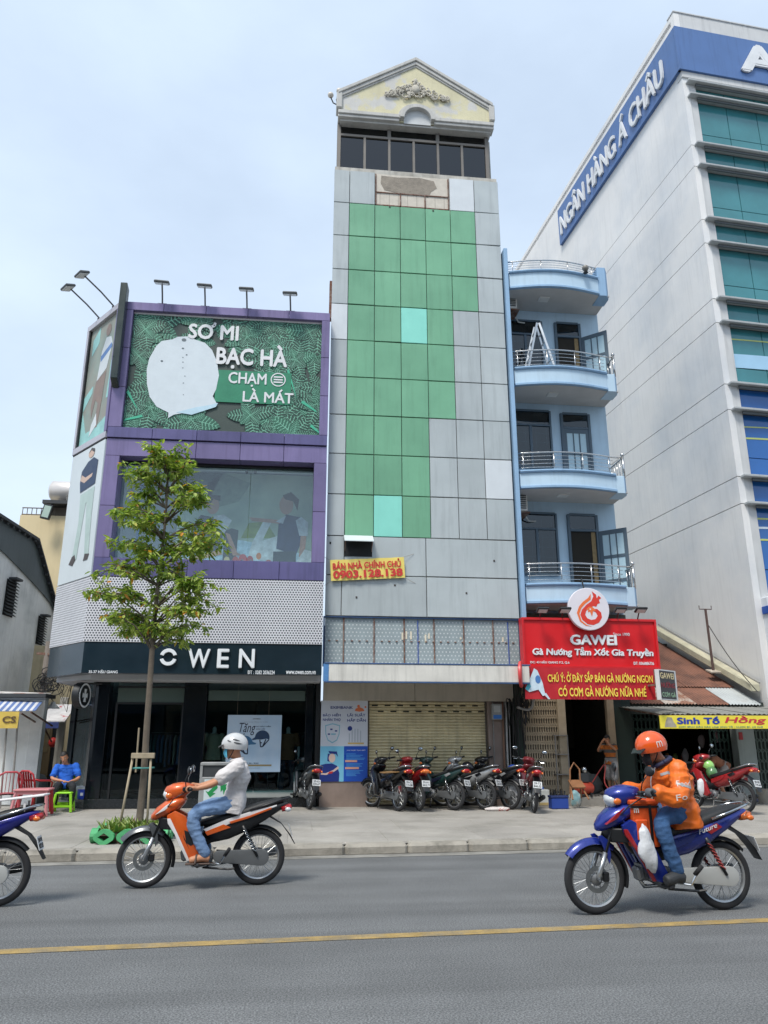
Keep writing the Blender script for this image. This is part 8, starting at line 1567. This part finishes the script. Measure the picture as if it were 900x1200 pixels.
# ---- seated man in blue at the alley
FR.append(Matrix.Translation(MAN_SEAT) @ Matrix.Rotation(math.radians(-75), 4, 'Z'))
J = dict(pelvis=(-.02, 0, .5), chest=(-.09, .0, .76), neck=(-.06, -.03, .95), head=(.0, -.07, 1.07), shL=(-.08, .185, .89), shR=(-.05, -.19, .87), elL=(.03, .27, .66), elR=(.08, -.27, .66), wrL=(.2, .1, .58), wrR=(.2, -.07, .6), hipL=(.0, .09, .47), hipR=(.0, -.09, .47), knL=(.38, .16, .5), knR=(.36, -.16, .48), anL=(.36, .17, .1), anR=(.34, -.17, .1), toeL=(.5, .2, .04), toeR=(.48, -.2, .04))
pS, at, R, _ = person('person', 'man in a bright blue shirt seated on the lime green chair', J, [('shirt', cotton('shirt_blue', '#2060c4'), 'top', dict(sleeve='short', hem=.1, add=.016, wrinkle=.012)), ('trousers', cotton('trouser_black', '#1d1f24'), 'legs', dict(add=.012, wrinkle=.008))], vox=.013, hd_fwd=(.9, -.2, -.3), hd_up=(.2, -.3, 1), hands='open', handdir={'L': ((.3, -1, -.1), (0, 0, -1)), 'R': ((.3, 1, -.1), (0, 0, -1))}); haircap(at, R, pS); eyes(at, R, pS); FR.pop()
# ---- standing man in the striped shirt
mp2 = UG(719, 931, FZ); 
FR.append(Matrix.Translation((mp2.x, mp2.y, FZ)) @ Matrix.Rotation(math.radians(210), 4, 'Z') @ Matrix.Scale(.82, 4))
strp = cotton('striped_shirt', '#bd6a2c')
def stripes(m, per, c2, c3):
    t = m.node_tree; b = t.nodes['Principled BSDF']; src = b.inputs['Base Color'].links[0].from_socket; n = t.nodes; l = t.links; ge = n.new('ShaderNodeNewGeometry'); sp = n.new('ShaderNodeSeparateXYZ'); l.new(ge.outputs['Position'], sp.inputs[0]); w = n.new('ShaderNodeMath'); w.operation = 'MULTIPLY'; w.inputs[1].default_value = 1/per; l.new(sp.outputs[2], w.inputs[0]); f = n.new('ShaderNodeMath'); f.operation = 'FRACT'; l.new(w.outputs[0], f.inputs[0]); g_ = n.new('ShaderNodeMath'); g_.operation = 'GREATER_THAN'; g_.inputs[1].default_value = .55; l.new(f.outputs[0], g_.inputs[0])
    mx = n.new('ShaderNodeMix'); mx.data_type = 'RGBA'; mx.inputs['B'].default_value = (*lin(c2), 1); l.new(g_.outputs[0], mx.inputs['Factor']); l.new(src, mx.inputs['A']); l.new(mx.outputs['Result'], b.inputs['Base Color'])
stripes(strp, .17, '#5d5a55', None)
J = dict(pelvis=(0, 0, .93), chest=(.02, 0, 1.2), neck=(.05, 0, 1.4), head=(.1, .0, 1.53), shL=(.02, .185, 1.33), shR=(.02, -.185, 1.33), elL=(.12, .3, 1.24), elR=(.2, -.27, 1.2), wrL=(.25, .14, 1.42), wrR=(.24, -.1, 1.44), hipL=(0, .095, .88), hipR=(0, -.095, .88), knL=(.04, .12, .48), knR=(.0, -.12, .48), anL=(.0, .13, .09), anR=(-.05, -.13, .09), toeL=(.14, .16, .035), toeR=(.09, -.16, .035))
pT, at, R, _ = person('person', 'man in orange striped shirt and grey shorts standing in the food shop', J, [('shirt', strp, 'top', dict(sleeve='short', hem=.12, add=.02, wrinkle=.01)), ('shorts', cotton('shorts_grey', '#8d8a88', col2='#b5b0ac', thr=.52, soft=.04), 'legs', dict(length=.62, add=.035))], vox=.014, hd_fwd=(1, .1, -.5), hands='open', handdir={'L': ((-.1, -.6, .6), (-1, 0, 0)), 'R': ((-.1, .6, .6), (-1, 0, 0))}); haircap(at, R, pT); eyes(at, R, pT); FR.pop()
# ---- person bending over behind the red scooter
bp_ = UG(846, 944, SW)
FR.append(Matrix.Translation((bp_.x+.55, bp_.y+.9, SW)) @ Matrix.Rotation(math.radians(170), 4, 'Z') @ Matrix.Scale(.95, 4))
J = dict(pelvis=(-.12, 0, .86), chest=(.12, 0, 1.02), neck=(.28, 0, 1.04), head=(.42, .0, 1.05), shL=(.22, .17, 1.0), shR=(.22, -.17, 1.0), elL=(.32, .24, .76), elR=(.32, -.22, .76), wrL=(.42, .16, .6), wrR=(.42, -.14, .6), hipL=(-.1, .095, .82), hipR=(-.1, -.095, .82), knL=(.06, .12, .46), knR=(.04, -.12, .46), anL=(-.05, .13, .09), anR=(-.08, -.13, .09), toeL=(.1, .16, .035), toeR=(.07, -.16, .035))
pB, at, R, _ = person('person', 'person in a peach top bending over behind the red scooter', J, [('top', cotton('top_peach', '#b0775c'), 'top', dict(sleeve='short', hem=.08, add=.016, wrinkle=.008)), ('shorts', cotton('shorts_white', '#b9b4b0'), 'legs', dict(length=.6, add=.025))], vox=.014, hd_fwd=(.8, .1, -.6), hd_up=(.6, 0, .8), hands='open', handdir={'L': ((.3, 0, -1), (1, 0, 0)), 'R': ((.3, 0, -1), (1, 0, 0))}); haircap(at, R, pB, m_=M('hair_grey', '#8d8680', .6, obj=True)); FR.pop()
# ---- shop mannequins
manm = M('mannequin_white', '#c8c8c6', .4, var=.04, obj=True)
def mannequin(x, y, z, rz, top, legs, label, sleeve, s=.98):
    FR.append(Matrix.Translation((x, y, z)) @ Matrix.Rotation(rz, 4, 'Z') @ Matrix.Scale(s, 4))
    J = dict(pelvis=(0, 0, .93), chest=(.0, 0, 1.2), neck=(.0, 0, 1.43), head=(.0, .0, 1.55), shL=(.0, .19, 1.36), shR=(.0, -.19, 1.36), elL=(-.02, .26, 1.1), elR=(-.02, -.26, 1.1), wrL=(.06, .26, .86), wrR=(.06, -.26, .86), hipL=(0, .095, .88), hipR=(0, -.095, .88), knL=(.02, .12, .48), knR=(.0, -.12, .48), anL=(.0, .13, .09), anR=(-.03, -.13, .09), toeL=(.14, .16, .035), toeR=(.11, -.16, .035))
    person('mannequin', label, J, [('shirt', top, 'top', dict(sleeve=sleeve, hem=.12, add=.016)), ('trousers', legs, 'legs', dict(add=.012))], vox=.014, hands='open', handdir={'L': ((.1, 0, -1), (1, 0, 0)), 'R': ((.1, 0, -1), (1, 0, 0))}, skin_m=manm, headless=True, group='shop window mannequins'); FR.pop()
q = U(250, 880, 19.0); mannequin(q.x, 19.0, SW+.2, math.radians(-90), cotton('man_beige', '#a89e86'), cotton('man_dark', '#2a2d33'), 'headless mannequin in beige long-sleeved shirt behind the shop window', 'long'); q = U(337, 880, 19.0); mannequin(q.x, 19.0, SW+.2, math.radians(-90), cotton('man_brown', '#8a5a3c'), cotton('man_navy', '#242a3a'), 'headless mannequin in brown polo beside the helmet poster', 'short')
q = gK+DC*.45-NC*.45; mannequin(q.x, q.y, SW+.15, math.radians(-120), cotton('man_navyshirt', '#262b3a'), cotton('man_khaki', '#9a937c'), 'headless mannequin in dark shirt and khaki trousers in the angled window', 'long')
# ================================================================ clutter by the food shop
def at_g(px_, py_, z=SW): return UG(px_, py_, z)
q = at_g(657, 948); tb = thing('blue_toolbox', 'blue plastic toolbox on the pavement before the lattice gate', 'toolbox', q); bl_ = M('toolbox_blue', '#21408f', .45, var=.1, obj=True)
MB().box(q.x-.19, q.x+.19, q.y, q.y+.24, SW, SW+.22).build('body', bl_, tb, bevel=.012); MB().box(q.x-.2, q.x+.2, q.y-.01, q.y+.25, SW+.222, SW+.27).build('lid', M('toolbox_dark', '#1c2c5c', .45, obj=True), tb, bevel=.01); MB().tube([(q.x-.1, q.y+.12, SW+.27), (q.x-.1, q.y+.12, SW+.34), (q.x+.1, q.y+.12, SW+.34), (q.x+.1, q.y+.12, SW+.27)], .014, 6).build('handle', blackp, tb)
for k in range(5): MB().tube([(q.x-.15+.07*k, q.y+.1, SW+.26), (q.x-.16+.08*k, q.y+.12, SW+.36+.02*(k % 2))], .016, 6).build('tool', blackp, tb)
q = at_g(630.5, 945); gc = thing('gas_cylinder', 'tall green gas cylinder beside the lattice gate', 'gas cylinder', q); MB().lathe([(.0, 0), (.085, 0), (.09, .02), (.09, .68), (.075, .74), (.03, .77), (.03, .8)], (q.x, q.y+.1, SW), n=18).build('bottle', M('cylinder_green', '#4c5d45', .5, var=.2, vs=6), gc, smooth=True, auto=50); MB().lathe([(.025, 0), (.025, .05), (.01, .06)], (q.x, q.y+.1, SW+.8), n=10).build('valve', M('brass', '#9a7d45', .4, metal=.7), gc)
q = at_g(638.5, 945); jr = thing('water_container', 'white plastic container by the green gas cylinder', 'container', q); MB().box(q.x-.13, q.x+.13, q.y, q.y+.2, SW, SW+.36).build('body', M('hdpe', '#c3c6c2', .45, var=.1, obj=True), jr, bevel=.03, seg=2); MB().lathe([(.03, 0), (.03, .05)], (q.x, q.y+.1, SW+.36), n=12).build('cap', M('cap_blue', '#2d5fb0', .5), jr); MB().box(q.x-.132, q.x+.132, q.y-.002, q.y+.202, SW+.005, SW+.1).build('liquid', M('liquid_amber', '#b5a070', .4), jr, bevel=.02)
q = at_g(674, 945); bagblob(q+Vector((.05, .1, .17)), .14, .1, .19, 'teal_bag', 'white and teal shopping bag slumped by the toolbox', M('bag_teal', '#8fb9c0', .6, var=.2, vs=5, col2='#c9c9c0', thr=.5, soft=.05, obj=True), 14)
q = UG(689, 934, FZ); cp = thing('air_compressor', 'small red air compressor on the food shop floor', 'compressor', q); MB().lathe([(0, -.22), (.09, -.22), (.13, -.17), (.13, .17), (.09, .22), (0, .22)], (q.x, q.y+.2, FZ+.18), (1, .3, 0), 18, cap=False).build('tank', M('comp_red', '#a83e2a', .45, var=.15), cp, smooth=True, auto=50); MB().box(q.x-.1, q.x+.1, q.y+.12, q.y+.3, FZ+.3, FZ+.5).build('motor', M('comp_dark', '#35383a', .5), cp, bevel=.02); MB().lathe([(.06, 0), (.06, .12), (.03, .14)], (q.x+.03, q.y+.2, FZ+.5), n=12).build('air_filter', chrome, cp, smooth=True)
for sx in (-.13, .13): MB().box(q.x+sx-.02, q.x+sx+.02, q.y+.1, q.y+.3, FZ, FZ+.08).build('foot', blackm, cp)
MB().tube(smooth_path([(q.x+.2, q.y+.2, FZ+.3), (q.x+.5, q.y+.1, FZ+.7), (q.x+.42, q.y, FZ+.3), (q.x+.6, q.y-.1, FZ+.03)], 5), .014, 6).build('hose', M('hose_red', '#8f2f2c', .6), cp)
q = UG(678, 936, FZ); cf = thing('broken_chair', 'tipped brown bentwood chair in the food shop', 'chair', q); wm = M('chair_wood', '#8a6040', .6, var=.2, vs=6)
for a_, b_ in (((-.15, .1, 0), (-.1, .15, .62)), ((.1, .1, 0), (.12, .15, .62)), ((-.2, -.2, 0), (-.12, .12, .3)), ((.16, -.2, 0), (.1, .12, .3))): MB().tube([q+Vector(a_), q+Vector(b_)], .018, 6).build('leg', wm, cf)
MB().tube([q+Vector((-.1, .15, .6)), q+Vector((0, .16, .75)), q+Vector((.12, .15, .6))], .018, 6).build('back_rail', wm, cf); MB().obox(q+Vector((0, .05, .3)), (.3, .3, .03), Matrix.Rotation(.5, 3, 'X')).build('seat', wm, cf)
q = UG(668, 934, FZ); rk = thing('metal_rack', 'thin steel rack just inside the food shop', 'rack', q)
for x, y in ((0, 0), (.3, 0), (0, .4), (.3, .4)): MB().tube([(q.x-.1+x, q.y+.5+y, FZ), (q.x-.1+x, q.y+.5+y, FZ+1.35)], .014, 6).build('post', grp, rk)
for z in (.45, .9, 1.33): MB().box(q.x-.11, q.x+.21, q.y+.49, q.y+.91, FZ+z, FZ+z+.02).build('shelf', grp, rk)
bagblob(UG(700, 933, FZ)+Vector((.15, .8, .22)), .3, .25, .26, 'grey_sack', 'grey sack slumped at the back of the food shop', M('sack_grey', '#4d5050', .9, var=.2, obj=True), 17, 'sack')
random.seed(44); db = MB()
for k in range(60):
    x = random.uniform(6.6, 8.1); y = random.uniform(17.85, 18.7); z = FZ if y > 18 else SW; s_ = random.uniform(.015, .05); db.obox((x, y, z+s_*.3-.005), (s_*2, s_*1.4, s_*.7), Matrix.Rotation(random.uniform(0, 3), 3, 'Z'))
tag(db.build('rubble', M('rubble_grey', '#8f8a82', .9, var=.3, vs=9), kind='stuff'), 'scattered building rubble on the food shop step', 'rubble')
q = at_g(691, 940); tag(MB().lathe([(0, 0), (.1, 0), (.11, .03), (.0, .035)], (q.x, q.y, SW), n=14, cap=False).build('orange_dish', M('dish_orange', '#d0552a', .5), smooth=True), 'small orange dish on the pavement before the food shop', 'dish')
# cables bundled at the tower edge
random.seed(9)
cb = thing('cable_bundle', 'tangle of black cables hanging between the tower and the red banner', 'cables', (5.25, 17.9, 2.4))
for k in range(12):
    x = 5.02+.03*k; MB().tube(smooth_path([(x, 17.75, 3.25), (x+random.uniform(-.05, .1), 17.85, 2.7+random.uniform(-.2, .2)), (x+random.uniform(.0, .15), 17.9, 2.2+random.uniform(-.3, .2)), (x+random.uniform(-.15, .05), 18.05, 2.5), (x-.05, 18.2, random.choice((.3, 1.2, 1.9)))], 4), random.uniform(.008, .018), 5).build('cable', wire, cb)
MB().tube(smooth_path([(5.1, 17.6, 3.2), (5.35, 17.5, 2.6), (5.3, 17.6, 2.25), (5.05, 17.8, 2.3)], 5), .03, 8).build('conduit', grp, cb, smooth=True)
# hanging wares and bags in the drink shop
for k, (px_, py_) in enumerate(((822, 868), (840, 862), (803, 885))): c_ = U(px_, py_, 19.9); bagblob(c_, .09, .06, .16, 'hanging_bag', ('pale bag hanging in the dark drink shop beside the gate', 'pink and white bag hanging under the yellow sign', 'lowest pale bag inside the drink shop')[k], M('hang_%d' % k, ('#8f8588', '#b58f98', '#8c8a90')[k], .6, var=.1, obj=True), 20+k)
dk = thing('drink_counter', 'dark drink stall counter with jars in the shop shade', 'counter', (9.6, 20, SW)); MB().box(8.9, 10.3, 19.9, 20.5, SW, 1.0).build('cabinet', M('counter_dark', '#37403f', .6, var=.2), dk, bevel=.01); MB().box(8.85, 10.35, 19.85, 20.55, 1.0, 1.04).build('worktop', M('counter_steel', '#7d8385', .3, metal=.6), dk)
for k in range(6): MB().lathe([(0, 0), (.06, 0), (.065, .14), (.04, .17), (.04, .2)], (9.0+.22*k, 20.1, 1.04), n=12).build('jar', M('jar_%d' % (k % 3), ('#8a5a30', '#6d7f4a', '#94403a')[k % 3], .3), dk, smooth=True)
q = at_g(878, 940); tag(bagblob(q+Vector((.1, .1, .05)), .2, .12, .06, 'cloth_rag', 'blue grey rag at the foot of the pale pillar', M('rag', '#6d7088', .9, var=.2, obj=True), 25), 'blue grey rag at the foot of the pale pillar', 'cloth')
q = at_g(897, 942); pot = thing('flower_pot', 'pale plant pot at the picture edge by the green gate', 'plant pot', q); MB().lathe([(0, 0), (.12, 0), (.16, .3), (.17, .32), (.15, .32), (.0, .28)], (q.x+.1, q.y+.2, SW), n=18, cap=False).build('pot', M('pot_clay', '#a39c90', .8, var=.15), pot, smooth=True, auto=50)
# ================================================================ across the street: what the shop glass mirrors
random.seed(77)
x = -34.
for k in range(7):
    w_ = random.uniform(7, 12); h_ = random.uniform(6.5, 10.5); c_ = ('#7d756a', '#8f8c84', '#6a6f70', '#94856c', '#77808a', '#80766c', '#8a8680')[k]
    hs = thing('facing_house', 'house front across the street, %s along the row behind the viewer' % ('first', 'second', 'third', 'fourth', 'fifth', 'sixth', 'seventh')[k], 'building', (x+w_/2, -8, 0), 'houses across the street')
    MB().box(x+.05, x+w_-.05, -14, -8, 0, h_).build('wall', M('facing_wall_%d' % k, c_, .85, var=.15, vs=1, streak=.2), hs)
    bar('shopfront', hs, x+.5, x+w_-.5, -8.01, -7.95, .1, 2.9, M('facing_shop', '#23292d', .3, var=.2), .01); bar('awning', hs, x+.3, x+w_-.3, -7.96, -6.9, 3.0, 3.1, M('facing_awning_%d' % (k % 3), ('#3f5f52', '#7a3a36', '#4a5a78')[k % 3], .8), .01)
    for j in range(int(w_/2.2)):
        for z in (4.2, 7.0):
            if z+1.6 < h_: bar('window', hs, x+.8+j*2.2, x+2.0+j*2.2, -8.01, -7.96, z, z+1.5, M('facing_shop', '#23292d'), .01)
    x += w_
MB().add([(-300, -60, .13), (300, -60, .13), (300, -3.2, .13), (-300, -3.2, .13)], [[0, 1, 2, 3]]).build('facing_pavement', pave, kind='structure')
bpy.data.scenes.remove(TS)
